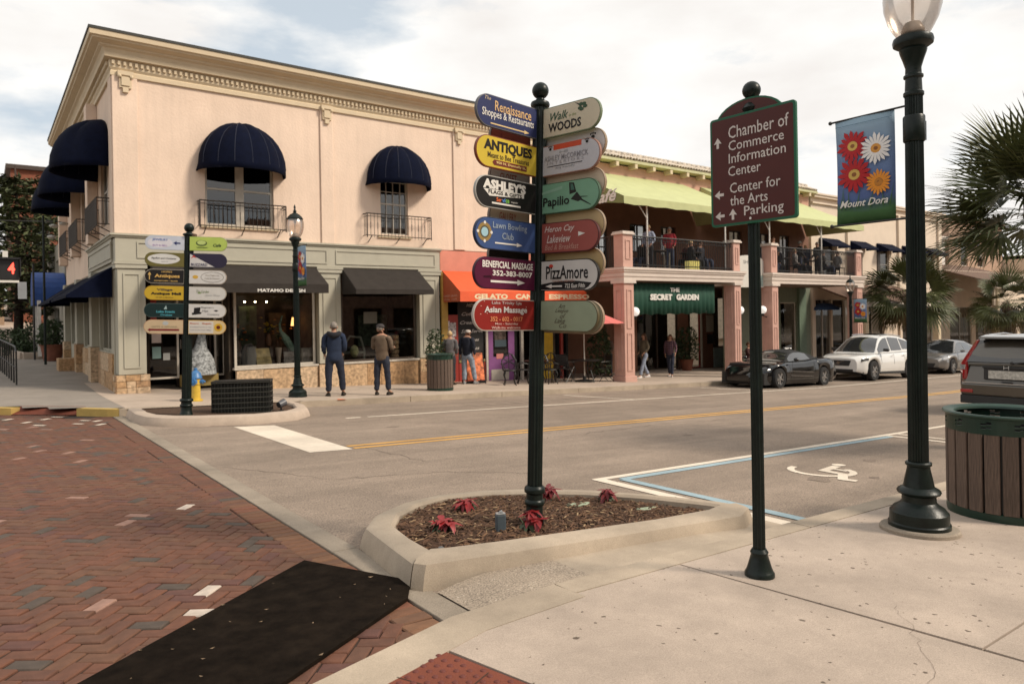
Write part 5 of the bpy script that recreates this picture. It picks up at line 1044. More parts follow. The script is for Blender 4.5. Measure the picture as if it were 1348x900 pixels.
# window B
item('price_card', 'white card hanging in the second shop window', 'card', MB().box(9.18, 9.62, 19.7, 19.71, 1.33, 1.68), C(.36, .34, .30)); 
t = thing('basket_tower', 'stack of woven black and cream baskets in the second shop window', 'baskets', (10.35, 20.0, .2))
for k in range(5): build('basket', MB().lathe([(.11, k*.15), (.14, k*.15+.03), (.14, k*.15+.13), (.11, k*.15+.145)], 12), mat('woven', (.28, .2, .12), .9, var=.9, scale=26) if k == 0 else bpy.data.materials['woven'], t, smooth=True)
item('wicker_chair', 'pale wicker chair back in the left of the second shop window', 'chair', MB().tube([(8.75, 20.2, .2), (8.7, 20.2, .6), (8.95, 20.2, .95), (9.3, 20.2, .9), (9.42, 20.2, .5), (9.4, 20.2, .2)], .035, 8).box(8.75, 9.4, 20.15, 20.6, .42, .48), C(.25, .27, .24))
item('fabric_fish', 'pale green fabric fish in the second shop window', 'toy', MB().sphere((8.95, 19.9, .5), .13, 12, 8, 1.5), mat('pale_green_cloth', (.28, .3, .16), .9, var=.5, scale=12), smooth=True)
for k, x in enumerate((8.8, 9.5, 10.2)): item('ceiling_tube', ['left', 'middle', 'right'][k]+' strip light at the ceiling of the second shop window', 'ceiling light', MB().box(x, x+.25, 20.4, 20.44, 2.62, 2.64), mat('dim_glow%d' % k, (.5, .5, .5), .5, emit=(1, .9, .7), estr=.8))
item('clothes_rack', 'rack of green and blue clothes deep in the second shop window', 'clothes rack', MB().box(9.6, 10.6, 21.0, 21.2, .6, 1.6), mat('mixed_cloth', (.05, .07, .05), .9, var=.9, scale=9))
item('advert_board', 'white tree shaped wire figure standing in the shop entrance', 'sculpture', MB().tube([(4.55, 19.75, .1), (4.55, 19.75, .5), (4.58, 19.75, .8), (4.65, 19.75, 1.5)], [.42, .36, .16, .02], 12), mat('mottled_white_wire', (.25, .26, .26), .8, var=.9, scale=16), smooth=True)
item('entrance_crate', 'black framed yellow counter box in the shop entrance', 'box', MB().box(4.1, 5.0, 19.7, 19.95, -.2, .10), mat('yellow_counter', (.28, .2, .06), .7))
# ================= gelato shop
gs = thing('gelato_shop', 'gelato shop with an orange awning and a purple door beside the sage columns', 'shop', (11.66, FY, gz(11.66, FY)))
M['pink'] = mat('pink_stucco', (.62, .24, .17), .85, var=.1, scale=2, bump=.3, bscale=40); M['orange'] = mat('orange_canvas', (.72, .10, .028), .6, var=.08, scale=4)
M['terracotta'] = mat('salmon_pillar', (.56, .335, .27), .8, var=.08, scale=3, dirt=.12, dirtcol=(.25, .12, .07)); M['whitebeam'] = mat('white_beam', (.62, .53, .46), .6, var=.06, scale=3, dirt=.15, dirtcol=(.3, .25, .2))
M['purple'] = mat('purple_paint', (.22, .075, .22), .5, var=.08); M['red'] = mat('red_paint', (.30, .03, .02), .5, var=.15); M['yellow'] = mat('yellow_door_paint', (.62, .40, .02), .5); M['cham'] = mat('chalkboard', (.016, .014, .013), .7, var=.4)
x = lambda px: XY(px, FY)
zg = lambda X: gz(X, FY, SW)
build('upper_wall', MB().box(11.66, 17.0, FY-.02, FY+.25, 2.92, 3.60), M['pink'], gs, world=True)
holes = [(x(603), x(637), -.6, 2.0), (x(648), x(668), .25, 1.8), (x(712), x(735), -.9, 1.75), (x(742), 16.9, -.9, 2.5)]
mb = MB(); cells_wall(mb, (11.66, 17.0), (-.95, 2.92), [(11.9, 12.35, -.95, 2.0), (x(602), x(638), -.95, 2.6), (x(640), x(668), -.95, 2.6), (x(680), x(700), -.95, 2.6), (x(700), x(735), -.95, 2.6), (x(738), 16.9, -.95, 2.6)], pY(FY), .2); build('wall', mb, M['dark'], gs, world=True)
build('pilaster', MB().box(11.66, 11.88, FY-.08, FY-.002, -.7, 2.9), mat('ochre', (.45, .27, .06), .7), gs, world=True)
build('red_panel', MB().box(11.9, x(602), FY-.03, FY+.02, -.68, 1.55), M['red'], gs, world=True)
# orange awning
aw = slope_awning(gs, pY(FY), 11.72, 16.95, 2.94, 2.26, 1.05, .0, 'orange', sides=False)
mb = MB().poly([(11.72, FY-.03, 2.94), (11.72, FY-1.05, 2.26), (11.72, FY-1.05, 1.95), (11.72, FY-.03, 1.95)]); build('awning_side', mb, mat('shaded_orange_canvas', (.42, .085, .03), .7), gs, world=True)  # same canvas as the front, its shaded side darkened by colour
mb = MB().box(11.72, 16.95, FY-1.07, FY-1.05, 1.95, 2.26); vl = build('valance', mb, M['orange'], gs, world=True)
q = MB(); q.M = frame((1, 0, 0), (0, FY-1.074, 0))
for s, pa, pb in (('GELATO', 625, 669), ('CANDY', 679, 716), ('ESPRESSO', 723, 776)): a, b = XY(pa, FY-1.07), XY(pb, FY-1.07); text(q, s, (a+b)/2, 2.105, b-a, .17, bold=.05)
q.M = None; build('lettering', q, C(.75, .62, .40), gs, world=True)
q = MB(); q.M = frame((0, -1, 0), (11.716, 0, 0)); text(q, 'GELATO', -(FY-.72), 2.14, .38, .06); text(q, 'CANDY', -(FY-.3), 2.14, .38, .06); text(q, 'CAFE', -(FY-.72), 2.03, .3, .05); text(q, 'ICES', -(FY-.3), 2.03, .3, .05); q.M = None; build('lettering', q, C(.6, .4, .3), gs, world=True)
# chalk menu with writing
mb = MB().box(x(603), x(637), FY+.02, FY+.05, -.1, 2.0); mn = build('menu_board', mb, M['cham'], gs, world=True)
q = MB(); q.M = frame((1, 0, 0), (0, FY+.016, 0)); ca, cw_ = (x(603)+x(637))/2, x(637)-x(603)
for k, (s, w) in enumerate((('MENU', .5), ('Coffee', .6), ('Creams', .7), ('Soft Serve', .85), ('Sundaes', .6), ('Shakes', .55), ('Floats', .5))): text(q, s, ca+random.uniform(-.08, .08), 1.85-k*.28, cw_*w, .11, shear=.4, bold=.01)
q.M = None; build('lettering', q, C(.55, .5, .46), mn, world=True)
build('dado', MB().box(x(603), x(639), FY-.02, FY+.015, -.72, -.02), M['red'], gs, world=True); build('dado_rail', MB().box(x(603), x(637), FY-.04, FY+.015, .0, .08), mat('olive_rail', (.25, .2, .08), .6), gs, world=True)
build('door_post', MB().box(x(638), x(640.5), FY-.07, FY+.02, -.78, 1.9), M['frame'], gs, world=True)
pu = build('door', MB().box(x(642), x(648), FY-.02, FY+.04, -.73, 1.9).box(x(668), x(676), FY-.02, FY+.04, -.78, 1.9).box(x(648), x(668), FY-.02, FY+.04, -.73, .12).box(x(648), x(668), FY-.02, FY+.04, 1.7, 1.9), M['purple'], gs, world=True)
build('kick_plate', MB().box(x(645), x(668), FY-.035, FY-.022, -.66, -.3), M['frame'], pu, world=True)
build('pane', MB().poly([(x(648), FY, .12), (x(668), FY, .12), (x(668), FY, 1.7), (x(648), FY, 1.7)]), M['glass'], pu, world=True)
ps = build('poster', MB().box(x(651), x(666), FY+.02, FY+.03, .45, 1.75), mat('poster_photo', (.34, .26, .24), .6, var=.9, scale=7), pu, world=True); build('caption', MB().box(x(651), x(666), FY+.012, FY+.02, .45, .68), C(.22, .34, .44), ps, world=True)
build('notice', MB().box(x(652), x(661), FY-.03, FY-.022, .05, .22), C(.55, .2, .18), pu, world=True)
for pa, pb, c in ((684, 687, 'frame'), (702, 705, 'frame'), (736, 739, 'red')): build('door_post', MB().box(x(pa), x(pb), FY-.07, FY+.02, -.95, 1.95), M[c], gs, world=True)
yd = build('door', MB().box(x(712), x(728), FY+.03, FY+.07, -.85, 1.15), M['yellow'], gs, world=True); build('door_light', MB().box(x(713), x(727), FY+.03, FY+.06, 1.16, 1.9), mat('amber_panel', (.30, .13, .04), .5, var=.5), yd, world=True)
build('shop_interior', MB().box(11.9, 16.9, FY+1.5, FY+1.55, -1, 2.9).box(11.9, 16.95, FY+.2, FY+1.5, 2.6, 2.65), M['room'], gs, world=True)
for k, (pa, pb, z0_, z1_, l, c) in enumerate(((584, 591, .9, 1.35, 'cartoon', (.5, .42, .4)), (591.5, 599, .85, 1.3, 'b', (.45, .4, .38)), (585, 597, .55, .83, 'c', (.5, .46, .42)))):
    tag(build('poster', MB().box(x(pa), x(pb), FY-.045, FY-.032, z0_, z1_), mat('printed_poster%d' % k, c, .6, var=.95, scale=16)), ['pale printed poster at the upper left of the red panel by the gelato shop', 'pale printed poster at the upper right of the red panel by the gelato shop', 'wide pale poster below the two others on the red panel'][k], 'poster')
# ================= garden restaurant building with balcony
gb = thing('balcony_building', 'salmon arcaded building with a balcony terrace under yellow green awnings', 'building', (17.0, FY, gz(17, FY)))
BYF = 16.5
def pillar(x0, x1, y0=BYF, y1=BYF+.5):
    zb_ = gz(x0, y0, SW)
    p = build('pillar', MB().box(x0, x1, y0, y1, zb_-.05, 2.5), M['terracotta'], gb, world=True, bevel=.012)
    build('pillar_base', MB().box(x0-.05, x1+.05, y0-.05, y1+.05, zb_-.05, zb_+.18), M['terracotta'], p, world=True, bevel=.01)
    for a, b in ((zb_+.35, .85), (1.0, 2.3)): build('panel_moulding', rim_panel(x0+.11, x1-.11, a, b, pY(y0), d=-.002), M['terracotta'], p, world=True); build('panel_moulding', rim_panel(y0+.12, y1-.12, a, b, pX(x0), d=-.002), M['terracotta'], p, world=True)
    build('pillar_capital', MB().box(x0-.06, x1+.06, y0-.06, y1+.06, 2.5, 2.6), M['whitebeam'], p, world=True)
    u = build('balcony_pier', MB().box(x0, x1, y0+.02, y1-.05, 3.045, 4.12), M['terracotta'], gb, world=True, bevel=.01)
    build('panel_moulding', rim_panel(x0+.11, x1-.11, 3.3, 3.95, pY(y0+.02), d=-.002), M['terracotta'], u, world=True)
    build('pier_cap', MB().box(x0-.06, x1+.06, y0-.04, y1+.01, 4.12, 4.18).box(x0-.03, x1+.03, y0-.01, y1-.02, 4.18, 4.23), M['whitebeam'], u, world=True, bevel=.008)
PXS = [(16.99, 17.45), (22.95, 23.35), (25.42, 25.84), (32.15, 32.6)]
for a, b in PXS: pillar(a, b)
def beam(x0, x1):
    mb = MB(); pf = [(0.0, 2.6), (.03, 2.6), (.03, 2.72), (.06, 2.735), (.06, 2.86), (.10, 2.88), (.10, 2.93), (.14, 2.95), (.14, 3.03), (-.05, 3.045)]
    mb.grid([[(x0-p, FY, z) for p, z in pf], [(x0-p, BYF-p, z) for p, z in pf], [(x1+p, BYF-p, z) for p, z in pf], [(x1+p, FY, z) for p, z in pf]]); b = build('balcony_beam', mb, M['whitebeam'], gb, world=True)
    build('balcony_floor', MB().box(x0, x1, BYF+.05, FY, 2.75, 3.0), M['darkframe'], gb, world=True)
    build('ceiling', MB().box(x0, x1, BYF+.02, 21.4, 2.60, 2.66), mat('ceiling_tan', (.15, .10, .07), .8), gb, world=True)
beam(16.99, 23.4); beam(25.4, 32.62)
def railing(x0, x1, z0=3.06, z1=4.1, y=BYF+.12):
    t = MB().cyl((x0, y, z1), (x1, y, z1), .025, n=6).cyl((x0, y, z1-.12), (x1, y, z1-.12), .012, n=5).cyl((x0, y, z0+.08), (x1, y, z0+.08), .02, n=5); r = build('railing', t, M['black_iron'], gb, world=True)
    n = int((x1-x0)/.105); t = MB()
    for k in range(n+1):
        u = x0+(x1-x0)*k/n; t.cyl((u, y, z0), (u, y, z1), .014, n=4)
        if k % 2: t.cyl((u, y-.03, z1-.10), (u, y+.03, z1-.02), .02, n=4)
    build('balusters', t, M['black_iron'], r, world=True)
railing(17.45, 22.95); railing(25.84, 32.15)
t = MB(); n = 22
for k in range(n): t.cyl((17.1, FY-.1-k*(2.5/n), 3.06), (17.1, FY-.1-k*(2.5/n), 4.1), .011, n=4)
t.cyl((17.1, FY, 4.1), (17.1, BYF+.3, 4.1), .025, n=6); build('railing', t, M['black_iron'], gb, world=True)
# upper wall with doors and windows
M['salmon'] = mat('shaded_salmon_wall', (.20, .095, .058), .85, var=.15, scale=1.5); M['pinkwall'] = mat('pink_upper_wall', (.58, .33, .24), .8, var=.06)  # salmon wall: shade under awning and balcony put into its dark colour
mb = MB(); dh = [(18.3, 19.1, 3.05, 5.1), (20.3, 21.3, 3.9, 5.0), (22.1, 23.0, 3.05, 5.0), (26.6, 27.5, 3.05, 5.1), (28.6, 29.6, 3.9, 5.1), (30.5, 31.3, 3.05, 5.1)]
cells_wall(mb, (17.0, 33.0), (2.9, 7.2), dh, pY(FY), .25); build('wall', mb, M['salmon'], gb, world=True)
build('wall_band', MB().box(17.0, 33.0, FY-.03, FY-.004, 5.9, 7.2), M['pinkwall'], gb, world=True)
for h in dh: window(gb, pY(FY), *h, rails=((h[2]+.8*(h[3]-h[2])*.6, .05),), mull=(((h[0]+h[1])/2, .05),), m='darkframe')
mb = MB(); cells_wall(mb, (16.5, FY+.2), (2.9, 6.0), [], pX(17.0), .05)
# roof edge: tan band, brackets, clay tiles
M['rooftile'] = mat('pale_clay_tile', (.64, .55, .44), .8, var=.25, scale=7, obvar=.15); M['rtile2'] = mat('weathered_ridge_tile', (.46, .40, .33), .85, var=.4, scale=6)
build('eave', MB().box(17.0, 33.2, FY-.42, FY+.1, 7.26, 7.36), mat('eave_olive', (.50, .48, .28), .7), gb, world=True)
k = 0; xx = 17.25
while xx < 33:
    build('eave_bracket', MB().box(xx-.07, xx+.07, FY-.40, FY-.033, 7.08, 7.255), M['trim'], gb, world=True); xx += 1.02
tl = MB().tube([(0, 0, 0), (0, .38, .17)], [.075, .065], 6, cap=False).mesh('roof_tile', M['rooftile'], smooth='all')
n_t = 0
for r in range(2):
    xx = 17.05
    while xx < 33.1 and n_t < 190:
        o = bpy.data.objects.new('roof_tile', tl); COL.objects.link(o); o.parent = gb; wo_ = woff(gb); o.location = (xx+random.uniform(-.01, .01)-wo_.x, FY-.44+r*.34-wo_.y, 7.39+r*.15+random.uniform(-.008, .008)-wo_.z); o.rotation_euler = (random.gauss(0, .02), 0, random.gauss(0, .03)); xx += .17; n_t += 1
mb = MB(); xx = 17.05
while xx < 33: mb.tube([(xx, FY+.22, 7.72), (xx+.31, FY+.22, 7.75)], [.10, .085], 7); xx += .30
build('ridge_tile', mb, M['rtile2'], gb, world=True, smooth='all', kind='stuff')
build('roof', MB().poly([(17.0, FY-.42, 7.365), (33.2, FY-.42, 7.365), (33.2, FY+.25, 7.66), (17.0, FY+.25, 7.66)]).box(17, 33.2, FY+.12, FY+.35, 7.2, 7.66).box(17.0, 17.2, FY+.35, 30, 0, 7.5).box(33.0, 33.2, FY+.35, 30, 0, 7.5), M['rooftile'], gb, world=True)
# green awnings
M['limecanvas'] = mat('yellow_green_canvas', (.47, .49, .24), .75, var=.07, scale=2.5); M['shadecanvas'] = mat('shaded_canvas_side', (.20, .22, .08), .75, var=.1)  # second canvas: shade of the awning's Café side put into its colour
def big_awning(x0, x1, xr, zt=6.82, zf=5.38, val=.24, side_text=False):
    mb = MB(); n = 14; y0 = BYF-.05
    def fy(u): return zf-val+.05*math.sin(u*9)*.3
    top = [(x0+(xr-x0)*i/n, FY-.045, zt) for i in range(n+1)]; fr = [(x0+(x1-x0)*i/n, y0, zf) for i in range(n+1)]
    md = [((a[0]+b[0])/2, (a[1]+b[1])/2, (a[2]+b[2])/2-.05) for a, b in zip(top, fr)]; lo = [(p[0], y0, zf-val-(.03 if i % 2 else 0)) for i, p in enumerate(fr)]
    mb.grid([lo, fr, md, top]); mb.poly([top[-1], md[-1], fr[-1], lo[-1], (x1, FY-.045, zf-val)]); a = build('green_awning', mb, M['limecanvas'], gb, world=True); a.modifiers.new('s', 'SOLIDIFY').thickness = .012
    mb = MB().poly([top[0], (x0, FY-.045, zf-val+.1), (x0, (FY+y0)/2, zf-val+.22), (x0, y0, zf-val), fr[0], md[0]]); b = build('awning_side', mb, M['shadecanvas'] if side_text else M['limecanvas'], a, world=True)
    if side_text: q = MB(); q.M = frame((0, -1, 0), (x0-.012, 0, 0)); text(q, 'Café', -(y0+.95), zf+.10, 1.35, .42, bold=.03, shear=.35); q.M = None; build('lettering', q, C(*WHT), b, world=True)
    fr_ = MB().cyl((x0, y0+.02, zf-val+.05), (x1, y0+.02, zf-val+.05), .02, n=5); build('awning_frame', fr_, M['white'], a, world=True)
    return a
big_awning(17.0, 24.3, 23.45, side_text=True); big_awning(24.6, 32.75, 31.75)
for xx in (18.37, 22.7, 25.6, 29.5): build('awning_post', MB().cyl((xx, BYF+.2, 3.05), (xx, BYF+.2, 5.3), .03, n=8).cyl((xx, BYF+.2, 4.75), (xx-.45, BYF+.2, 5.25), .018, n=5), M['white'], gb, world=True)
# arcade back wall: shopfronts at y = 21.4
BW = 21.4
mb = MB(); g0 = [(XY(838, BW), XY(893, BW), -1.1, 2.0), (XY(906, BW), XY(923, BW), -1.1, 1.9), (XY(938, BW), XY(960, BW), -.2, 2.2), (XY(978, BW), XY(1002, BW), -.9, 2.3), (XY(1028, BW), XY(1050, BW), -.5, 1.9), (XY(1066, BW), XY(1082, BW), -1.6, 1.7), (XY(1087, BW), XY(1119, BW), -.6, 1.7)]
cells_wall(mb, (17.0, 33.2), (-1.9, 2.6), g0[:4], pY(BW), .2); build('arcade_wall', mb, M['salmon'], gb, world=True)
cells_wall(MB(), (0, 1), (0, 1), [], pY(0), .1)
mb = MB().box(XY(1022, BW), XY(1122, BW), BW-.12, BW-.03, -1.9, 2.6); 
g0 = g0[:4]+[(XY(1028, FY), XY(1049, FY), -.75, 1.9)]
mb = MB(); cells_wall(mb, (26.2, 33.1), (-1.9, 2.6), g0[4:], pY(FY+.02), .1); build('arcade_wall', mb, mat('sage_front', (.15, .17, .12), .6), gb, world=True)
build('pilaster', MB().box(XY(1050, FY), XY(1059, FY), FY-.10, FY+.015, -1.3, 2.58), mat('green_pilaster', (.12, .17, .12), .6), gb, world=True)
for i, h in enumerate(g0):
    Yw = BW if i < 4 else FY+.02
    w = window(gb, pY(Yw), h[0], h[1], max(h[2], gz(h[0], BW, SW)), h[3], m=['darkframe', 'red', 'darkframe', 'darkframe', 'frame'][i], glass='glass', mull=(((h[0]+h[1])/2, .07),) if i == 0 else (), name='shop_window' if i not in (1, 5) else 'door')
build('pale_apron', MB().box(XY(938, BW), XY(962, BW), BW-.06, BW-.004, -1.15, -.22), mat('pale_blue_panel', (.28, .36, .36), .6), gb, world=True)
build('door_frame_light', MB().box(XY(921, BW), XY(922.5, BW), BW-.08, BW-.02, -1.1, 1.6), M['frame'], gb, world=True)
tag(build('menu_frame', MB().box(XY(929, BW), XY(938, BW), BW-.05, BW-.01, .55, 1.35), C(.5, .47, .4)), 'white framed menu on the wall right of the restaurant door', 'menu'); tag(build('wall_box', MB().box(XY(930, BW), XY(936.5, BW), BW-.1, BW-.01, .0, .45), M['black']), 'black box on the wall below the framed menu', 'box')
mb = MB(); mb.M = Matrix.Translation((XY(1085, 19.2), 19.2, 1.50)); mb.lathe([(.75, 0), (.7, .12), (.35, .32), (.001, .36)], 14); mb.M = None
item('blue_awning', 'small dark blue awning over a shop door right of the green pilaster', 'awning', mb, mat('deep_blue_canvas', (.02, .05, .13), .7), smooth=True)
# restaurant curtain
bn = thing('restaurant_banner', 'green curtain banner with white lettering hanging between two salmon pillars', 'banner', (17.47, BYF+.3, 1.45))
rows = []
for z in (1.10, .55, .0):
    rows.append([(4.66*i/90, (.006 if z > .9 else .018)*math.sin(i*1.35+.4*math.sin(i*.7)), z+(.02*math.sin(i*.5) if z == 0 else 0)) for i in range(91)])
cl = build('curtain_cloth', MB().grid(rows), mat('green_curtain', (.005, .052, .030), .8, var=.12, scale=3), bn, smooth='all'); cl.modifiers.new('s', 'SOLIDIFY').thickness = .01
q = MB(); q.M = frame((1, 0, 0), (0, -.05, 0)); text(q, 'THE', 2.35, .86, .5, .15, bold=.04); text(q, 'SECRET', 1.63, .60, 1.15, .22, bold=.06); text(q, 'GARDEN', 3.05, .60, 1.25, .22, bold=.06); q.M = None; build('lettering', q, C(*WHT), cl)
# globe lamps on the pillars
M['opal'] = mat('opal_globe', (.8, .78, .74), .3, emit=(1, .95, .88), estr=.35)
for i, (xx, yy, s) in enumerate(((17.75, BYF+.25, 'white globe lamp on the right side of the first salmon pillar'), (23.62, BYF+.25, 'white globe lamp on the right side of the second salmon pillar'), (25.12, BYF+.25, 'white globe lamp on the left side of the third salmon pillar'))):
    t = thing('globe_lamp', s, 'wall lamp', (xx, yy, 1.55), 0, 'globe lamps on the salmon pillars'); build('globe', MB().sphere((0, 0, 0), .16, 16, 10), M['opal'], t, smooth='all'); build('bracket', MB().lathe([(.05, -.25), (.07, -.16), (.06, -.13)], 10).cyl((0, 0, -.22), (-.28 if i < 2 else .28, 0, -.3), .02), M['black_iron'], t)
# hanging arch sign between pillars
t = thing('arched_sign', 'white arched sign hanging between the second and third salmon pillars', 'sign', (24.4, BYF+.35, 2.45)); pts = [(-.95, 0), (.95, 0), (.95, 1.05)]+[(.95*math.cos(R_(a)), 1.05+.22*math.sin(R_(a))) for a in range(15, 180, 15)]+[(-.95, 1.05)]
mb = MB(); mb.M = frame((1, 0, 0), (0, 0, 0)); mb.prism(pts, -.02, .02); mb.M = None; o = build('sign_board', mb, M['offwhite'], t); mb = MB(); mb.M = frame((1, 0, 0), (0, 0, 0)); mb.poly([(x_, y_, .022) for x_, y_ in [(.3, .05), (.9, .05), (.9, .5), (.3, .4)]]); mb.M = None; build('picture', mb, mat('pale_scene', (.36, .45, .42), .6, var=.5, scale=5), o)
q = MB(); q.M = frame((1, 0, 0), (0, 0, 0)); text(q, 'SHOPS', 0, 1.0, .8, .14, z=.023); q.M = None; build('lettering', q, C(.1, .1, .1), o)
# ================= further buildings of the row
M['beige'] = mat('pale_beige_wall', (.68, .56, .44), .85, var=.06, scale=1.5); M['shingle'] = mat('brown_shingles', (.13, .075, .05), .9, var=.4, scale=6, stretch=(1, 1, 8))
def far_shop(name, label, x0, x1, h, wallm, wins, awn=None, ground=None, canopy=None, base_y=FY, cornice=True, lowz=2.4):
    t = thing(name, label, 'building', (x0, base_y, gz(x0, base_y)))
    zg_ = gz(x1, base_y, 0)-.3; hs = [(a, b, c, d) for a, b, c, d in wins]+[(a, b, zg_+.9, lowz-.35) for a, b in (ground or [])]
    mb = MB(); cells_wall(mb, (x0, x1), (zg_, h), hs, pY(base_y), .3); build('wall', mb, wallm, t, world=True)
    build('side_wall', MB().box(x0, x0+.2, base_y+.3, base_y+11, zg_, h-.01).box(x1-.2, x1, base_y+.3, base_y+11, zg_, h-.01).box(x0, x1, base_y+.31, base_y+11, h-.3, h-.05), wallm, t, world=True)
    for a, b, c, d in wins: window(t, pY(base_y), a, b, c, d, m='frame', rails=(((c+d)/2, .05),)); 
    for a, b in (ground or []): window(t, pY(base_y), a, b, zg_+.9, lowz-.35, m='frame', glass='glass', mull=(((a+b)/2, .06),), name='shop_window')
    if cornice: build('cornice', MB().box(x0, x1, base_y-.12, base_y-.003, h-.5, h-.42).box(x0, x1, base_y-.22, base_y-.003, h-.2, h-.08).box(x0, x1, base_y-.28, base_y+.3, h-.08, h), wallm, t, world=True)
    return t
b3 = far_shop('beige_building', 'long pale beige two storey building right of the balcony, dark awnings over its windows', 33.25, 48.2, 7.35, M['beige'], [(34.3, 35.4, 3.1, 4.9), (37.2, 38.3, 3.1, 4.9), (40.2, 41.3, 3.1, 4.9), (43.2, 44.3, 3.1, 4.9), (46.0, 47.1, 3.1, 4.9)], ground=[(33.55, 35.0), (35.15, 37.6), (38.1, 40.6), (42.8, 46.8)])
for a in (34.3, 37.2, 40.2, 43.2, 46.0):
    slope_awning(b3, pY(FY), a-.35, a+1.45, 5.15, 4.75, .7, .08, 'navy'); build('shutter', MB().box(a-.32, a-.02, FY-.05, FY-.004, 3.0, 4.95), M['darkframe'], b3, world=True)
for a in (36.7, 42.4, 47.6): build('wall_pier', MB().box(a-.12, a+.12, FY-.12, FY-.004, -1.9, 6.85), M['beige'], b3, world=True)
build('lean_roof', MB().hexa([(33.3, FY-2.4, 1.75), (42, FY-2.4, 1.75), (42, FY-.01, 2.7), (33.3, FY-.01, 2.7)], [(33.3, FY-2.4, 1.83), (42, FY-2.4, 1.83), (42, FY-.01, 2.8), (33.3, FY-.01, 2.8)]), M['shingle'], b3, world=True)
build('fascia', MB().box(33.3, 42, FY-2.44, FY-2.405, 1.62, 1.86), M['whitebeam'], b3, world=True)
for a in (33.8, 41.7): build('post', MB().box(a, a+.3, FY-2.38, FY-2.1, gz(a, 17, SW), 1.75), M['trim'], b3, world=True)
b4 = far_shop('brown_building', 'low building with a brown pitched roof and beige fascia behind the far palm', 48.3, 66, 3.9, M['beige'], [], ground=[(49.2, 52.5), (53.2, 56.5), (57.2, 60.5), (61.2, 64.5)], cornice=False, lowz=1.9)
build('lean_roof', MB().hexa([(48.3, FY-2.9, 2.9), (57.5, FY-2.9, 2.9), (57.5, FY+2, 4.4), (48.3, FY+2, 4.4)], [(48.3, FY-2.9, 2.98), (57.5, FY-2.9, 2.98), (57.5, FY+2, 4.5), (48.3, FY+2, 4.5)]), M['shingle'], b4, world=True)
build('fascia', MB().box(48.3, 57.5, FY-2.95, FY-2.905, 2.65, 3.02), M['whitebeam'], b4, world=True); build('sign_band', MB().box(48.3, 57.5, FY-2.8, FY-2.7, 1.6, 2.62), M['beige'], b4, world=True)
slope_awning(b4, pY(FY-2.8), 49.5, 66, 1.55, .85, 1.6, .15, mat('cream_canvas', (.55, .46, .36), .7))
for a in (48.5, 54.5, 61): build('post', MB().box(a, a+.3, FY-2.9, FY-2.6, gz(a, 17, SW), 2.6), M['trim'], b4, world=True)
b5 = far_shop('brick_building', 'faded tan brick building rising behind the big palm at the right', 56, 66, 8.2, mat('faded_tan_brick', (.36, .24, .17), .9, var=.25, scale=5), [(58, 59.2, 4.6, 6.4), (61, 62.2, 4.6, 6.4)], base_y=22.0)
b6 = far_shop('pale_building', 'pale two storey building beyond the beige one, part hidden by palm leaves', 48.4, 55.8, 6.6, mat('pale_wall2', (.68, .62, .56), .8), [(49.6, 50.8, 4.9, 6.0), (52.6, 53.8, 4.9, 6.0)], base_y=22.2)
b7 = far_shop('end_building', 'last tan building of the row at the right edge of the view', 66.2, 92, 5.6, mat('tan_wall2', (.58, .46, .35), .85), [(69, 70.5, 2.6, 4.2), (74, 75.5, 2.6, 4.2), (79, 80.5, 2.6, 4.2)], ground=[(67, 71), (72, 76), (77, 81)], lowz=1.5)
# opposite side of the street, behind the camera
for i, (a, b, h, c, l) in enumerate(((-30, -9, 7.5, (.35, .22, .15), 'reddish'), (-2, 14, 7.0, (.42, .36, .28), 'tan'), (14.2, 30, 8.2, (.30, .17, .12), 'brown'), (30.2, 60, 6.5, (.45, .40, .33), 'pale'))):
    t = thing('street_building', l+' building on the near side of the street behind the viewer', 'building', (a, -9, gz(a, -9)), 0, 'buildings behind the viewer')
    mb = MB(); hs = [(a+1+k*3.2, a+2.4+k*3.2, 4.0, 5.8) for k in range(int((b-a-2)/3.2))]+[(a+1+k*3.2, a+3.3+k*3.2, -.6, 2.2) for k in range(int((b-a-2)/3.2))]
    cells_wall(mb, (a, b), (-4, h), hs, lambda u, z, d: (u, -9-d, z), .3); build('wall', mb, mat('street_wall%d' % i, c, .85, var=.1), t, world=True)
    build('rear', MB().box(a, b, -20, -9.6, -4, h-.1), M['room'], t, world=True)
# ================= side street: second building, brick block
sb2_ = thing('side_building', 'grey beige building behind the corner block with a blue barrel awning', 'building', (2.75, 31.8, gz(2.7, 31.8)))
mb = MB(); cells_wall(mb, (31.7, 44), (-.2, 5.0), [(33, 34.2, 3.0, 4.3), (34.0, 35.2, .4, 2.1), (37, 39.5, .6, 2.2), (37, 38.5, 3.0, 4.3)], pX(2.75), .3); build('wall', mb, mat('grey_beige', (.36, .33, .27), .85, var=.08), sb2_, world=True)
build('gable', MB().hexa([(2.75, 31.7, 5), (9, 31.7, 5), (9, 44, 5), (2.75, 44, 5)], [(4.2, 31.8, 6.8), (9, 31.8, 6.8), (9, 44, 6.8), (4.2, 44, 6.8)]), bpy.data.materials['grey_beige'], sb2_, world=True); build('front', MB().box(3.06, 9, 31.71, 31.95, -.2, 5), bpy.data.materials['grey_beige'], sb2_, world=True)
for h in ((33, 34.2, 3.0, 4.3), (37, 39.5, .6, 2.2), (37, 38.5, 3.0, 4.3)): window(sb2_, pX(2.75), *h, m='frame')
window(sb2_, pX(2.75), 34.0, 35.2, .4, 2.1, m='frame', name='door')
mb = MB(); mb.M = Matrix(((0, 0, -1, 2.74), (1, 0, 0, 34.6), (0, 1, 0, 2.72), (0, 0, 0, 1)))
rows = [[(.95*math.cos(R_(a)), max(0, .85*math.sin(R_(a))) if a <= 180 else 0, d) for a in range(0, 181, 15)] for d in (0, 1.1)]
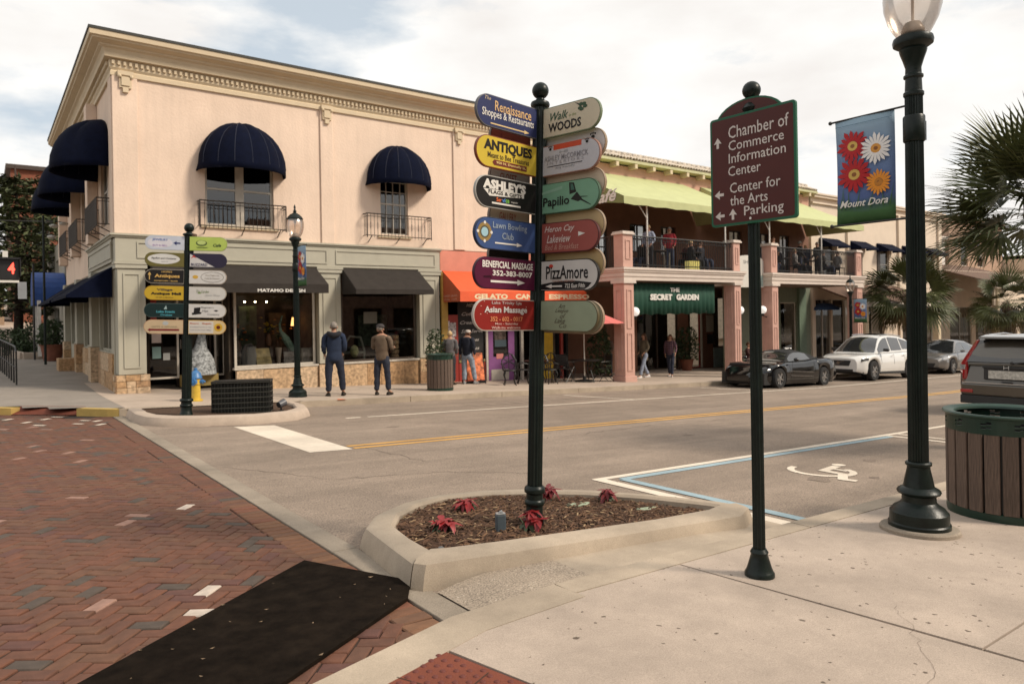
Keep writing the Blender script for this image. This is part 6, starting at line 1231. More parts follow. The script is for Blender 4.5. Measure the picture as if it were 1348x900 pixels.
mb.grid(rows); mb.poly([(p[0], p[1], 1.1) for p in rows[1]]); mb.box(-.95, .95, -.5, 0, 1.08, 1.1); mb.box(-.95, -.93, -.5, 0, 0, 1.08); mb.box(.93, .95, -.5, 0, 0, 1.08); mb.M = None
build('barrel_awning', mb, mat('bright_blue_canvas', (.015, .06, .24), .6, var=.15), sb2_, world=True)
for y in (33.4, 35.9): build('porch_post', MB().box(1.75, 1.87, y, y+.12, .2, 2.4), M['white'], sb2_, world=True)
bb = thing('brick_block', 'tall red brick building far up the side street behind the trees', 'building', (1.8, 62, gz(1.8, 62)))
mb = MB(); bw_ = [(3+k*2.4, 4.1+k*2.4, z, z+1.5) for k in range(4) for z in (4.0, 6.8, 9.6)]
cells_wall(mb, (1.8, 14), (0, 12.6), bw_, pY(62), .3); build('wall', mb, mat('far_brick', (.20, .065, .035), .9, var=.25, scale=2.5), bb, world=True)
build('side_wall', MB().box(1.8, 2.1, 62.3, 76, 0, 12.6), bpy.data.materials['far_brick'], bb, world=True); build('roof', MB().box(1.5, 14.2, 61.7, 76, 12.6, 12.9), M['darkframe'], bb, world=True)
for h in bw_: window(bb, pY(62), *h, m='frame')
lb_ = thing('low_house', 'low dark roofed house at the left end of the upper street', 'house', (-16, 58, gz(-16, 58))); build('wall', MB().box(-22, 1.2, 58, 66, 0, 4.2), mat('far_wall_tan', (.3, .2, .13), .9), lb_, world=True); build('roof', MB().hexa([(-22.5, 57.4, 4.2), (1.6, 57.4, 4.2), (1.6, 66.5, 4.2), (-22.5, 66.5, 4.2)], [(-20, 61, 6.2), (-1, 61, 6.2), (-1, 63, 6.2), (-20, 63, 6.2)]), M['shingle'], lb_, world=True)
for k in range(4): window(lb_, pY(57.99), -8+k*2.2, -6.9+k*2.2, 2.2, 3.4, m='frame', rec=-.02, room=False)
# ------------------------------------------------------------------ vehicles
M['carglass'] = mat('car_glass', (.022, .024, .026), .04, var=.2, scale=3, spec=.8, coat=.6); M['tyre'] = mat('tyre', (.014, .013, .013), .85, var=.2); M['rim'] = mat('alloy_rim', (.42, .41, .40), .3, .8); M['trimblack'] = mat('black_plastic', (.018, .018, .018), .55)
M['redlamp'] = mat('red_lamp', (.32, .012, .015), .15, coat=.8); M['lampglass'] = mat('headlamp_glass', (.42, .42, .42), .12, .3, coat=.8); M['plate'] = mat('number_plate', (.45, .44, .40), .5, var=.4, scale=18); M['chrome'] = mat('chrome', (.5, .5, .5), .18, 1)
def carpaint(n, c, metal=.25, r=.32): return mat(n, c, r, metal, var=.03, scale=2, coat=1.0)
def lerp_pts(pts, x):
    if x <= pts[0][0]: return pts[0][1]
    for (a, b), (c, d) in zip(pts, pts[1:]):
        if x <= c:
            t = (x-a)/(c-a); t = t*t*(3-2*t)*.5+t*.5; return b+(d-b)*t
    return pts[-1][1]
def wheel(t, x, y, r, w, side, rimm='rim'):
    wl = thing('tmp', '', ''); bpy.data.objects.remove(wl)
    ty = MB(); ty.M = Matrix.Translation((x, y, r)) @ Matrix.Rotation(math.pi/2, 4, 'X')
    ty.lathe([(r*.62, -w/2), (r*.93, -w/2), (r, -w*.36), (r, w*.36), (r*.93, w/2), (r*.62, w/2), (r*.6, -w/2)], 30, cap=False); ty.M = None
    o = build('wheel', ty, M['tyre'], t, smooth=True)
    s = side; q = MB(); q.M = Matrix.Translation((x, y+s*w*.40, r)) @ Matrix.Rotation(-math.pi/2*s, 4, 'X')
    q.lathe([(r*.66, .0), (r*.66, .02), (r*.60, .015), (r*.58, -.06), (.001, -.065)], 26, cap=False)
    for k in range(5):
        a = 2*math.pi*k/5+.3; c_, s_ = math.cos(a), math.sin(a)
        def pt(rr, off, z): return (rr*c_-off*s_, rr*s_+off*c_, z)
        q.hexa([pt(r*.08, -r*.10, -.03), pt(r*.61, -r*.085, -.02), pt(r*.61, r*.085, -.02), pt(r*.08, r*.10, -.03)], [pt(r*.08, -r*.07, .012), pt(r*.61, -r*.05, .008), pt(r*.61, r*.05, .008), pt(r*.08, r*.07, .012)])
    q.lathe([(r*.15, -.02), (r*.13, .02), (.001, .024)], 12); q.M = None
    build('rim', q, M[rimm], o, smooth=True)
def car(name, label, loc, rz, L, Wd, paint, top, gh_base, roof, wheels, wr, zb0=.22, wroof=.60, ghw=.90, glasswins=(), ws=None, bl=None, front=None, plan=None, roofm=None, tiltx=0.04):
    t = thing(name, label, 'car', loc, rz)
    hw = Wd/2; plan = plan or [(-L/2, .80), (-L/2+.25, .94), (-L/2+.9, 1.0), (L/2-1.1, 1.0), (L/2-.35, .93), (L/2, .74)]
    xs = set([-L/2+L*k/44 for k in range(45)])
    ra = wr*1.16
    for xw in wheels:
        for k in range(-8, 9): xs.add(xw+ra*math.sin(k*math.pi/16))
        xs.add(xw-ra-.004); xs.add(xw+ra+.004)
    xs = sorted(x for x in xs if -L/2 <= x <= L/2)
    def zbot(x):
        z = zb0+(.10*clamp(1-(x+L/2)/.5))+(.08*clamp(1-(L/2-x)/.4))
        for xw in wheels:
            d = abs(x-xw)
            if d < ra: z = max(z, wr+math.sqrt(max(0, ra*ra-d*d)))
        return z
    sect = [(0, .94), (.08, .975), (.3, 1.0), (.55, .995), (.72, .98), (.86, .945), (.95, .90), (1.0, .83)]
    rows = []
    for x in xs:
        zt = lerp_pts(top, x); w0 = hw*lerp_pts(plan, x); zb1 = zbot(x); h = zt-zb1; side = [(w0*k, min(zb1+h*tt, zt)) for tt, k in sect]
        ring = [(x, y, z) for y, z in side]+[(x, w0*.55, zt+.018), (x, 0, zt+.026)]
        ring += [(x, -y, z) for (_, y, z) in ring[-2::-1]]; rows.append(ring)
    mb = MB(); mb.grid(rows); mb.poly(rows[0][::-1]); mb.poly(rows[-1]); build('body', mb, paint, t, smooth=48)
    ub = MB().box(-L/2+.25, L/2-.25, -hw*.86, hw*.86, zb0-.02, zb0+.35)
    for xw in wheels: ub.box(xw-ra, xw+ra, -hw*.80, hw*.80, zb0+.02, wr*2+.12)
    build('underbody', ub, M['trimblack'], t)
    # greenhouse
    x0, x1 = gh_base
    def zb_(x): return lerp_pts(top, x)+.004
    def zr(x): return max(lerp_pts(roof, x), zb_(x)+.001)
    def gh(x, tt, s, off=0.0):
        yb = hw*lerp_pts(plan, x)*.86*ghw/.9; f = clamp((zr(x)-zb_(x))/(max(p[1] for p in roof)-zb_(x))); yt = yb+(hw*wroof-yb)*f
        return (x, s*(yb+(yt-yb)*tt+off), zb_(x)+(zr(x)-zb_(x))*tt*(1-.0)+off*.3)
    def tp(x, s, off=0.0):
        p = gh(x, 1, 1); return (x, p[1]*s, p[2]+.05*(1-s*s)*clamp((zr(x)-zb_(x))/.3)+off)
    n = 30; rows = []
    for k in range(n+1):
        x = x0+(x1-x0)*k/n; ring = [gh(x, q, 1) for q in (0, .5, .92)]+[tp(x, s) for s in (.97, .9, .5, 0, -.5, -.9, -.97)]+[gh(x, q, -1) for q in (.92, .5, 0)]; rows.append(ring)
    mb = MB(); mb.grid(rows); mb.poly(rows[0][::-1]); mb.poly(rows[-1]); build('roof', mb, roofm or paint, t, smooth=48)
    for (a, b, ta, tb) in glasswins:
        for s in (1, -1):
            mb = MB(); m_ = 8; mb.grid([[gh(a+(b-a)*k/m_, tt, s, .006) for k in range(m_+1)] for tt in ((ta, (ta+tb)/2, tb) if s > 0 else (tb, (ta+tb)/2, ta))]); build('side_window', mb, M['carglass'], t, smooth='all')
    for nm, rg in (('windscreen', ws), ('rear_window', bl)):
        if rg:
            a, b, k1, k2 = rg; mb = MB(); mb.grid([[tp(a+(b-a)*k/8, -(k1+(k2-k1)*k/8)+2*(k1+(k2-k1)*k/8)*j/10, .008) for j in range(11)] for k in range(9)]); build(nm, mb, M['carglass'], t, smooth='all')
    for xw in wheels:
        for s in (1, -1): wheel(t, xw, s*(hw-.115), wr, .22, s)
    t.rotation_euler = (Matrix.Rotation(tiltx, 3, 'Y') @ Matrix.Rotation(rz, 3, 'Z')).to_euler()
    return t, gh, tp, zbot, (lambda x, s: (x, s*hw*lerp_pts(plan, x)))
def surf_strip(t, name, m, pts, w=.03, d=.01): mb = MB().tube(pts, w/2, 6); return build(name, mb, m, t, smooth=True)
def seams(t, hw, xs_, z0, z1):
    for x in xs_:
        for s in (1, -1):
            mb = MB().tube([(x, s*(hw*.985), z0), (x-.01, s*(hw*1.002), (z0+z1)/2), (x, s*(hw*.95), z1)], .004, 4); build('door_seam', mb, M['trimblack'], t)
# --- black convertible
Lc = 4.57; blackp = mat('black_car_paint', (.003, .003, .0035), .10, var=.03, spec=.5, coat=.35)
wf, wrr = Lc/2-.97, Lc/2-.97-2.655
cz = lambda X, Y: gz(X, Y, 0)
X0 = 20.55+(-.97)+Lc/2
c1, gh1, tp1, _, wl1 = car('convertible_car', 'low black convertible sports car with its cloth roof up, parked before the balcony', (X0, 14.02, cz(X0, 14.02)), math.pi, Lc, 1.87, blackp,
    [(-Lc/2, .72), (-Lc/2+.10, .90), (-Lc/2+.6, .955), (-.9, .93), (-.2, .86), (.7, .84), (1.35, .79), (Lc/2-.5, .68), (Lc/2-.12, .50), (Lc/2, .42)], (-1.1, .85), [(-1.1, .95), (-.75, 1.12), (-.35, 1.19), (.0, 1.185), (.22, 1.14), (.85, .85)], (wf, wrr), .325, zb0=.14, wroof=.52,
    glasswins=((-.62, .62, .10, .86),), ws=(.30, .82, .88, .93), roofm=mat('black_cloth_roof', (.012, .012, .012), .9), plan=[(-Lc/2, .86), (-Lc/2+.4, .98), (-.6, 1.0), (.6, .96), (wf, 1.0), (Lc/2-.4, .86), (Lc/2, .45)])
seams(c1, .935, (-.72, .62), .25, .86)
for z, a in ((.50, .0), (.36, .05)):
    for s in (1, -1): build('side_highlight_strip', MB().tube([(.75-a, s*.905, z+.05), (0, s*.915, z+.02), (-.6, s*.93, z)], .010, 5), M['chrome'], c1)  # chrome strips imitate sky reflections along the black body side
for s in (1, -1):
    build('mirror', MB().sphere((.52, s*.98, .93), .085, 10, 8, .7), blackp, c1, smooth='all'); build('headlight', MB().box(Lc/2-.42, Lc/2-.30, s*.60-.14, s*.60+.14, .40, .47), M['lampglass'], c1, bevel=.02); build('indicator', MB().box(Lc/2-.50, Lc/2-.32, s*.76-.03, s*.76+.03, .36, .42), mat('amber_lens%d' % s, (.5, .18, .03), .2), c1, bevel=.01)
    build('tail_light', MB().cyl((-Lc/2-.005, s*.6, .68), (-Lc/2+.04, s*.6, .68), .07, n=14), M['redlamp'], c1)
build('air_intake', MB().box(Lc/2-.10, Lc/2-.02, -.42, .42, .24, .34), M['trimblack'], c1, bevel=.01)
# --- white suv
Ls = 4.64; whitep = carpaint('white_car_paint', (.70, .69, .66), .0, .25); wf, wrr = Ls/2-.88, Ls/2-.88-2.774
X0 = 26.65-.88+Ls/2
c2, gh2, tp2, _, _ = car('suv', 'white sport utility car parked behind the black convertible', (X0, 14.0, cz(X0, 14.0)), math.pi, Ls, 1.89, whitep,
    [(-Ls/2, .80), (-Ls/2+.08, 1.02), (-Ls/2+.5, 1.10), (-.6, 1.06), (.65, 1.02), (1.2, .99), (Ls/2-.45, .93), (Ls/2-.1, .87), (Ls/2, .80)], (-2.12, 1.25), [(-2.12, 1.10), (-2.0, 1.28), (-1.65, 1.56), (-1.0, 1.68), (-.2, 1.71), (.25, 1.66), (.45, 1.57), (1.25, 1.0)], (wf, wrr), .37, zb0=.26, wroof=.60,
    glasswins=((-.02, .95, .10, .88), (-.95, -.10, .10, .88), (-1.75, -1.03, .16, .86)), ws=(.46, 1.18, .90, .95), bl=(-2.08, -1.6, .9, .85))
seams(c2, .945, (-1.0, -.06, .95), .40, 1.0)
for s in (1, -1):
    build('mirror', MB().box(.72, .84, s*1.02-.10, s*1.02+.10, 1.08, 1.20), M['trimblack'], c2, bevel=.03); build('headlight', MB().hexa([(Ls/2-.42, s*.62, .70), (Ls/2-.10, s*.52, .68), (Ls/2-.17, s*.82, .72), (Ls/2-.50, s*.90, .76)], [(Ls/2-.45, s*.60, .82), (Ls/2-.13, s*.50, .79), (Ls/2-.20, s*.80, .81), (Ls/2-.52, s*.88, .86)]), M['trimblack'], c2, bevel=.01)
    build('door_handle', MB().box(.02, .18, s*.945-.012, s*.945+.015, .92, .95), whitep, c2, bevel=.005); build('door_handle', MB().box(-.92, -.76, s*.945-.012, s*.945+.015, .94, .97), whitep, c2, bevel=.005)
    build('roof_rail', MB().tube([(.3, s*.55, 1.70), (-.4, s*.56, 1.75), (-1.4, s*.54, 1.68)], .018, 6), M['chrome'], c2); build('fog_lamp_trim', MB().box(Ls/2-.12, Ls/2-.02, s*.55-.12, s*.55+.12, .40, .46), M['trimblack'], c2, bevel=.01)
build('grille', MB().hexa([(Ls/2+.02, -.40, .54), (Ls/2+.02, .40, .54), (Ls/2-.12, .40, .54), (Ls/2-.12, -.40, .54)], [(Ls/2+.015, -.48, .75), (Ls/2+.015, .48, .75), (Ls/2-.12, .48, .75), (Ls/2-.12, -.48, .75)]), M['trimblack'], c2, bevel=.02)
build('lower_intake', MB().box(Ls/2-.06, Ls/2+.015, -.55, .55, .32, .42), M['trimblack'], c2, bevel=.01); build('badge', MB().cyl((Ls/2-.0, 0, .65), (Ls/2+.035, 0, .65), .06, n=14), M['chrome'], c2); build('grille_bar', MB().cyl((Ls/2+.022, -.22, .57), (Ls/2+.022, .22, .73), .01), M['chrome'], c2)
build('sill', MB().box(-1.2, 1.0, -.93, .93, .24, .34), M['trimblack'], c2, bevel=.01); build('sunroof', MB().box(-.6, .15, -.35, .35, 1.752, 1.765), M['carglass'], c2)
# --- grey saloon
Lg = 4.58; greyp = carpaint('grey_car_paint', (.20, .19, .18), .6, .3); wf, wrr = Lg/2-.93, Lg/2-.93-2.64
def saloon(name, label, X0, paint):
    c3, *_ = car(name, label, (X0, 14.0, cz(X0, 14.0)), math.pi, Lg, 1.76, paint, [(-Lg/2, .75), (-Lg/2+.08, .98), (-Lg/2+.5, 1.04), (-.8, .98), (.7, .93), (1.2, .88), (Lg/2-.4, .76), (Lg/2-.08, .68), (Lg/2, .62)], (-1.75, 1.2), [(-1.75, 1.03), (-1.2, 1.27), (-.6, 1.43), (0, 1.455), (.3, 1.40), (1.2, .88)], (wf, wrr), .32, zb0=.2, wroof=.56,
        glasswins=((.0, .92, .10, .87), (-.85, -.08, .10, .87), (-1.3, -.92, .15, .8)), ws=(.34, 1.14, .9, .95), bl=(-1.65, -.75, .92, .88))
    seams(c3, .88, (-.9, -.03, .92), .3, .9)
    for s in (1, -1):
        build('mirror', MB().box(.66, .76, s*.97-.09, s*.97+.09, .95, 1.04), paint, c3, bevel=.03); build('headlight', MB().hexa([(Lg/2-.45, s*.62, .58), (Lg/2-.10, s*.48, .56), (Lg/2-.16, s*.76, .60), (Lg/2-.5, s*.84, .64)], [(Lg/2-.48, s*.60, .70), (Lg/2-.14, s*.46, .67), (Lg/2-.2, s*.74, .70), (Lg/2-.55, s*.81, .75)]), M['lampglass'], c3, bevel=.01)
    build('grille', MB().hexa([(Lg/2+.01, -.42, .26), (Lg/2+.01, .42, .26), (Lg/2-.16, .42, .26), (Lg/2-.16, -.42, .26)], [(Lg/2+.015, -.52, .46), (Lg/2+.015, .52, .46), (Lg/2-.14, .52, .46), (Lg/2-.14, -.52, .46)]), M['trimblack'], c3, bevel=.02); build('badge', MB().cyl((Lg/2-.04, 0, .54), (Lg/2+.004, 0, .54), .055, n=12), M['chrome'], c3)
    return c3
saloon('saloon_car', 'grey saloon car parked behind the white one, right of the near lamp post', 33.7-.93+Lg/2, greyp); saloon('saloon_car', 'silver car mostly hidden behind the grey saloon at the kerb', 40.4+Lg/2, carpaint('silver_paint', (.4, .4, .4), .6))
# --- tan suv seen from behind
Lt = 4.5; tanp = carpaint('taupe_car_paint', (.080, .070, .056), .35, .3); wf, wrr = Lt/2-.9, Lt/2-.9-2.62
X0 = 16.75+Lt/2; Y0 = 5.55
c4, gh4, tp4, _, _ = car('suv', 'taupe sport utility car seen from behind at the right, beyond the litter bin', (X0, Y0, cz(X0, Y0)), 0, Lt, 1.82, tanp,
    [(-Lt/2, .60), (-Lt/2+.01, 1.02), (-Lt/2+.3, 1.06), (.6, 1.02), (1.3, .98), (Lt/2-.3, .88), (Lt/2, .7)], (-Lt/2+.04, 1.2), [(-Lt/2+.04, 1.06), (-Lt/2+.16, 1.30), (-Lt/2+.36, 1.58), (-1.2, 1.66), (-.3, 1.68), (.25, 1.6), (1.2, 1.0)], (wf, wrr), .35, zb0=.30, wroof=.66, ghw=.95,
    glasswins=((-.2, .9, .1, .9), (-1.2, -.3, .1, .9), (-1.8, -1.3, .15, .85)), ws=(.3, 1.12, .9, .95), plan=[(-Lt/2, .93), (-Lt/2+.12, 1.0), (L_ := Lt/2-.9, 1.0), (Lt/2, .8)])
xr = -Lt/2
mb = MB(); mb.grid([[(xr+.045+.295*k/6-.012, s*(.74-.13*k/6)*j/5 if False else (-1+2*j/10)*(.76-.14*k/6), 1.085+.46*k/6+.012) for j in range(11)] for k in range(7)]); build('rear_window', mb, M['carglass'], c4, smooth='all')
build('wiper', MB().tube([(xr+.0, -.1, 1.09), (xr+.03, -.45, 1.13), (xr+.04, -.62, 1.15)], .014, 6).cyl((xr-.02, -.08, 1.09), (xr+.05, -.08, 1.09), .03), M['trimblack'], c4)
build('roof_spoiler', MB().hexa([(xr+.12, -.58, 1.585), (xr+.12, .58, 1.585), (xr+.45, .56, 1.63), (xr+.45, -.56, 1.63)], [(xr+.16, -.56, 1.63), (xr+.16, .56, 1.63), (xr+.45, .54, 1.68), (xr+.45, -.54, 1.68)]), tanp, c4, bevel=.015)
for s in (1, -1):
    build('tail_light', MB().hexa([(xr-.005, s*.80, .72), (xr+.16, s*.925, .72), (xr+.22, s*.90, .72), (xr+.05, s*.74, .72)], [(xr+.0, s*.76, 1.07), (xr+.14, s*.905, 1.07), (xr+.24, s*.86, 1.07), (xr+.06, s*.72, 1.07)]), M['redlamp'], c4, bevel=.01)
    build('reversing_lamp', MB().hexa([(xr-.010, s*.79, .93), (xr+.145, s*.925, .93), (xr+.15, s*.915, .93), (xr+.05, s*.74, .93)], [(xr-.008, s*.775, 1.03), (xr+.14, s*.918, 1.03), (xr+.15, s*.90, 1.03), (xr+.06, s*.72, 1.03)]), M['lampglass'], c4)
    build('pillar_light', MB().hexa([(xr+.0, s*.77, 1.07), (xr+.14, s*.90, 1.07), (xr+.25, s*.86, 1.07), (xr+.07, s*.72, 1.07)], [(xr+.29, s*.62, 1.56), (xr+.38, s*.70, 1.56), (xr+.46, s*.66, 1.56), (xr+.38, s*.58, 1.56)]), M['redlamp'], c4, bevel=.01)
    build('reflector', MB().box(xr-.075, xr-.05, s*.72-.12, s*.72+.12, .45, .52), M['redlamp'], c4, bevel=.008)
    build('roof_rail', MB().tube([(.2, s*.62, 1.68), (-.5, s*.63, 1.72), (-1.5, s*.60, 1.67)], .02, 6), M['chrome'], c4); build('mirror', MB().box(.85, .95, s*1.0-.1, s*1.0+.1, 1.02, 1.18), tanp, c4, bevel=.03)
build('bumper', MB().hexa([(xr-.05, -.84, .40), (xr-.05, .84, .40), (xr+.3, .91, .40), (xr+.3, -.91, .40)], [(xr-.08, -.82, .64), (xr-.08, .82, .64), (xr+.3, .915, .64), (xr+.3, -.915, .64)]), tanp, c4, bevel=.03)
build('bumper_skirt', MB().box(xr-.03, xr+.3, -.86, .86, .22, .398), M['trimblack'], c4, bevel=.02); build('bumper_strip', MB().box(xr-.085, xr-.06, -.80, .80, .655, .675), M['chrome'], c4)
build('plate_recess', MB().box(xr-.012, xr+.02, -.42, .42, .74, .99), M['trimblack'], c4, bevel=.01); build('plate', MB().box(xr-.022, xr-.013, -.33, .33, .76, .93), M['plate'], c4); build('plate_garnish', MB().box(xr-.035, xr-.01, -.44, .44, .97, 1.02), M['trimblack'], c4, bevel=.01)
e = MB(); e.box(xr-.045, xr-.036, -.05, -.035, .955, 1.035).box(xr-.045, xr-.036, .035, .05, .955, 1.035).box(xr-.045, xr-.036, -.035, .035, .985, 1.0); build('badge', e, M['chrome'], c4); build('tailgate_handle', MB().box(xr-.03, xr-.005, -.09, .09, .68, .71), M['trimblack'], c4)
# ------------------------------------------------------------------ people
M['skin'] = mat('skin', (.42, .22, .14), .6, var=.08, scale=20); M['hair_grey'] = mat('grey_hair', (.24, .21, .18), .85, var=.5, scale=60); M['hair_blond'] = mat('blond_hair', (.52, .36, .18), .75, var=.3, scale=60); M['hair_brown'] = mat('brown_hair', (.10, .045, .02), .7, var=.3, scale=60); M['hair_white'] = mat('white_hair', (.55, .5, .45), .8)
def skinmesh(name, verts, edges, m, parent, sub=1, label=None, fold=0.0):
    me = bpy.data.meshes.new(name); me.from_pydata([v[:3] for v in verts], edges, []); me.materials.append(m)
    o = bpy.data.objects.new(name, me); COL.objects.link(o); o.parent = parent
    sk = o.modifiers.new('skin', 'SKIN'); sk.use_smooth_shade = True
    if not me.skin_vertices:
        return o
    for i, v in enumerate(verts):
        r = v[3]; r = r if hasattr(r, '__len__') else (r, r); d = me.skin_vertices[0].data[i]; d.radius = r; d.use_root = (i == 0)
    s = o.modifiers.new('sub', 'SUBSURF'); s.levels = sub; s.render_levels = sub
    if fold:
        if 'cloth_folds' not in bpy.data.textures:
            tx = bpy.data.textures.new('cloth_folds', 'CLOUDS'); tx.noise_scale = .09; tx.noise_depth = 2
        dm = o.modifiers.new('folds', 'DISPLACE'); dm.texture = bpy.data.textures['cloth_folds']; dm.strength = fold; dm.mid_level = .5; dm.texture_coords = 'LOCAL'
    if label: o['label'] = label
    return o
def V(*a): return Vector(a)
def person(label, loc, rz, h=1.75, legs=None, arms=None, lean=0.0, head=(0, 0), top=(.1, .1, .1), bottom=(.02, .03, .06), shoes=(.02, .015, .01), hair='hair_grey', hat=None, coat=0.0, build_=1.0, long_hair=False, group=None, topvar=.12, toplabel=None, bald=False, stripe=None, sit=False, skirt=None):
    """local frame: the person faces +y; legs/arms give joint offsets for left (-x) and right (+x)"""
    t = thing('person', label, 'person', loc, rz, group); k = h/1.75; b = build_
    legs = legs or {}; arms = arms or {}
    P = V(0, 0, .93) if not sit else V(0, 0, .50); S1 = P+V(0, lean*.3, .20); S2_ = P+V(0, lean*.7, .38); NK = P+V(0, lean, .53); HD = NK+V(head[0], head[1]+.02, .12); HT = HD+V(head[0]*.4, head[1]*.4, .10)
    J = {}
    for s, n in ((-1, 'l'), (1, 'r')):
        lg = legs.get(n, ((0.0, 0.0), (0, 0))); ar = arms.get(n, ((.10, -.02, -.27), (.04, .10, -.24)))
        hip = P+V(s*.095*b, 0, -.04)
        if sit: kn = hip+V(s*.06, .42, .02); an = kn+V(0, .04, -.40)
        else: kn = hip+V(s*lg[0][0], lg[0][1], -.42); an = V(kn.x+s*lg[1][0], kn.y+lg[1][1], .085)
        toe = an+V(s*.03, .15, -.045); sh = NK+V(s*.175*b, 0, -.065); el = sh+V(s*ar[0][0], ar[0][1], ar[0][2]); ha = el+V(s*ar[1][0], ar[1][1], ar[1][2])
        J[n] = (hip, kn, an, toe, sh, el, ha)
    vs = []; es = []
    def add(p, r, par=None):
        vs.append((p.x*k, p.y*k, p.z*k, (r[0]*k, r[1]*k) if hasattr(r, '__len__') else r*k)); 
        if par is not None: es.append((par, len(vs)-1))
        return len(vs)-1
    a0 = add(P, (.095*b, .068*b)); a1 = add(S1, (.09*b, .065*b), a0); a2 = add(S2_, (.105*b, .075*b), a1); a3 = add(NK+V(0, 0, -.04), (.07, .06), a2); a4 = add(NK+V(0, .01, .03), .048, a3); a5 = add(HD+V(0, 0, -.035), (.062, .070), a4); a6 = add(HD+V(0, 0, .05), (.072, .088), a5); add(HT+V(0, -.005, .0), (.045, .055), a6)
    fin = []
    for s, n in ((-1, 'l'), (1, 'r')):
        hip, kn, an, toe, sh, el, ha = J[n]
        q = add(hip, .060*b, a0); q = add(hip.lerp(kn, .5), .052*b, q); q = add(kn, .040*b, q); q = add(kn.lerp(an, .35), .042*b, q); q = add(an, .035, q); add(toe, .03, q)
        q = add(sh, .05*b, a2 if False else a3); q = add(sh.lerp(el, .5), .045*b, q); q = add(el, .036*b, q); q = add(ha, .024, q); d = (ha-el).normalized(); q = add(ha+d*.06, (.036, .016), q)
        side = V(d.y, -d.x, 0) if abs(d.z) < .8 else V(0, 1, 0)
    skinmesh('body', vs, es, M['skin'], t, 1)
    # fingers and thumb
    hb = MB()
    for s, n in ((-1, 'l'), (1, 'r')):
        _, _, _, _, _, el, ha = J[n]; d = (ha-el).normalized(); sd = V(0, 1, 0) if abs(d.y) < .7 else V(1, 0, 0); sd = (sd-d*sd.dot(d)).normalized(); nn = d.cross(sd)
        for f, (off, ln) in enumerate(((-.027, .055), (-.009, .068), (.009, .072), (.027, .062))):
            b0 = ha+d*.085+sd*off; b1 = b0+d*ln*.5-nn*.008*s; b2 = b1+d*ln*.35-nn*.025*s; hb.tube([(p*k)[:] for p in (b0, b1, b2)], [.009*k, .008*k, .006*k], 5)
        b0 = ha+d*.045+sd*.034; b1 = b0+d*.03+sd*.02; hb.tube([(p*k)[:] for p in (b0, b1, b1+d*.025)], [.010*k, .009*k, .007*k], 5)
    build('fingers', hb, M['skin'], t, smooth='all')
    # face: nose, ears, eyes
    fc = MB(); hp = HD; hd = V(head[0]*2, 1, 0).normalized(); rt = V(hd.y, -hd.x, 0)
    def fp_(f, r_, u): return ((hp+hd*f+rt*r_+V(0, 0, u))*k)
    fc.tube([fp_(.088, 0, .035)[:], fp_(.108, 0, .0)[:], fp_(.09, 0, -.012)[:]], [.008*k, .014*k, .01*k], 6)
    for s in (-1, 1): fc.sphere(fp_(.0, s*.073, .01)[:], .022*k, 8, 6, 1.4)
    build('face', fc, M['skin'], t, smooth='all'); ey = MB()
    for s in (-1, 1): ey.sphere(fp_(.083, s*.03, .03)[:], .009*k, 6, 4)
    ey.box(*[c for a, b2 in ((fp_(.085, -.022, -.045)[i], fp_(.09, .022, -.04)[i]) for i in range(3)) for c in (min(a, b2)-.002, max(a, b2)+.002)]); build('eyes_and_mouth', ey, C(.08, .03, .025, .4), t)
    if not bald or hair:
        hr = MB(); c_ = (HD+V(0, -.018, .045))*k; rows = []; R0 = .092*k
        for j in range(7):
            th = math.pi*(.5 if bald else .72)*(j)/6 if not bald else math.pi*(.35+.3*j/6); row = []
            for i in range(17):
                ph = 2*math.pi*i/16; fr = math.cos(ph)      # fr = 1 at face
                tt = th*(1-.42*max(0, fr)) if not bald else th; row.append((c_.x+R0*.88*math.sin(tt)*math.sin(ph), c_.y+R0*1.08*math.sin(tt)*(fr if not bald or fr < .3 else .3), c_.z+R0*math.cos(tt)*1.02))
            rows.append(row)
        hr.grid(rows); 
        if long_hair:
            for i in range(9):
                a = math.pi*(i/8)+math.pi; x_, y_ = .085*math.cos(a), .07*math.sin(a)-.02; hr.tube([((HD+V(x_*.8, y_*.8, .05))*k)[:], ((HD+V(x_*1.1, y_*1.1, -.05))*k)[:], ((HD+V(x_*1.2, y_*1.1-.02, -.20))*k)[:], ((HD+V(x_*.8, y_-.02, -.30))*k)[:]], [.03*k, .035*k, .03*k, .01*k], 6)
        o = build('hair', hr, M[hair], t, smooth='all')
        o.modifiers.new('s', 'SOLIDIFY').thickness = .012
        if 'cloth_folds' in bpy.data.textures: dh_ = o.modifiers.new('tousle', 'DISPLACE'); dh_.texture = bpy.data.textures['cloth_folds']; dh_.strength = .035
    if hat:
        c_ = (HD+V(0, -.01, .05))*k; o = build('cap', MB().lathe([(.105*k, 0), (.104*k, .03*k), (.09*k, .07*k), (.05*k, .095*k), (.001, .10*k)], 16, c_[:]), C(*hat, .9), t, smooth='all'); bx_ = c_+hd*.10*k
        build('peak', MB().lathe([(.075*k, -.004), (.07*k, .006), (.001, .008)], 14, bx_[:]), C(*hat, .9), o, smooth='all')
    # clothes
    tm = stripe or mat('cloth_top', top, .9, var=topvar, scale=14, bump=.2, bscale=120)
    c = coat; vs = []; es = []; g = 1.13
    b0 = add(P+V(0, 0, -.10-c*.6), ((.150+.02*(c > 0))*b*g, (.115+.02*(c > 0))*b*g)); b1 = add(P+V(0, 0, .04), (.142*b*g, .105*b*g), b0); b2 = add(S1, (.14*b*g, .105*b*g), b1); b3 = add(S2_, (.165*b*g, .115*b*g), b2); b4 = add(NK+V(0, -.005, -.045), (.085*g, .07*g), b3); add(NK+V(0, 0, -.005), .062, b4)
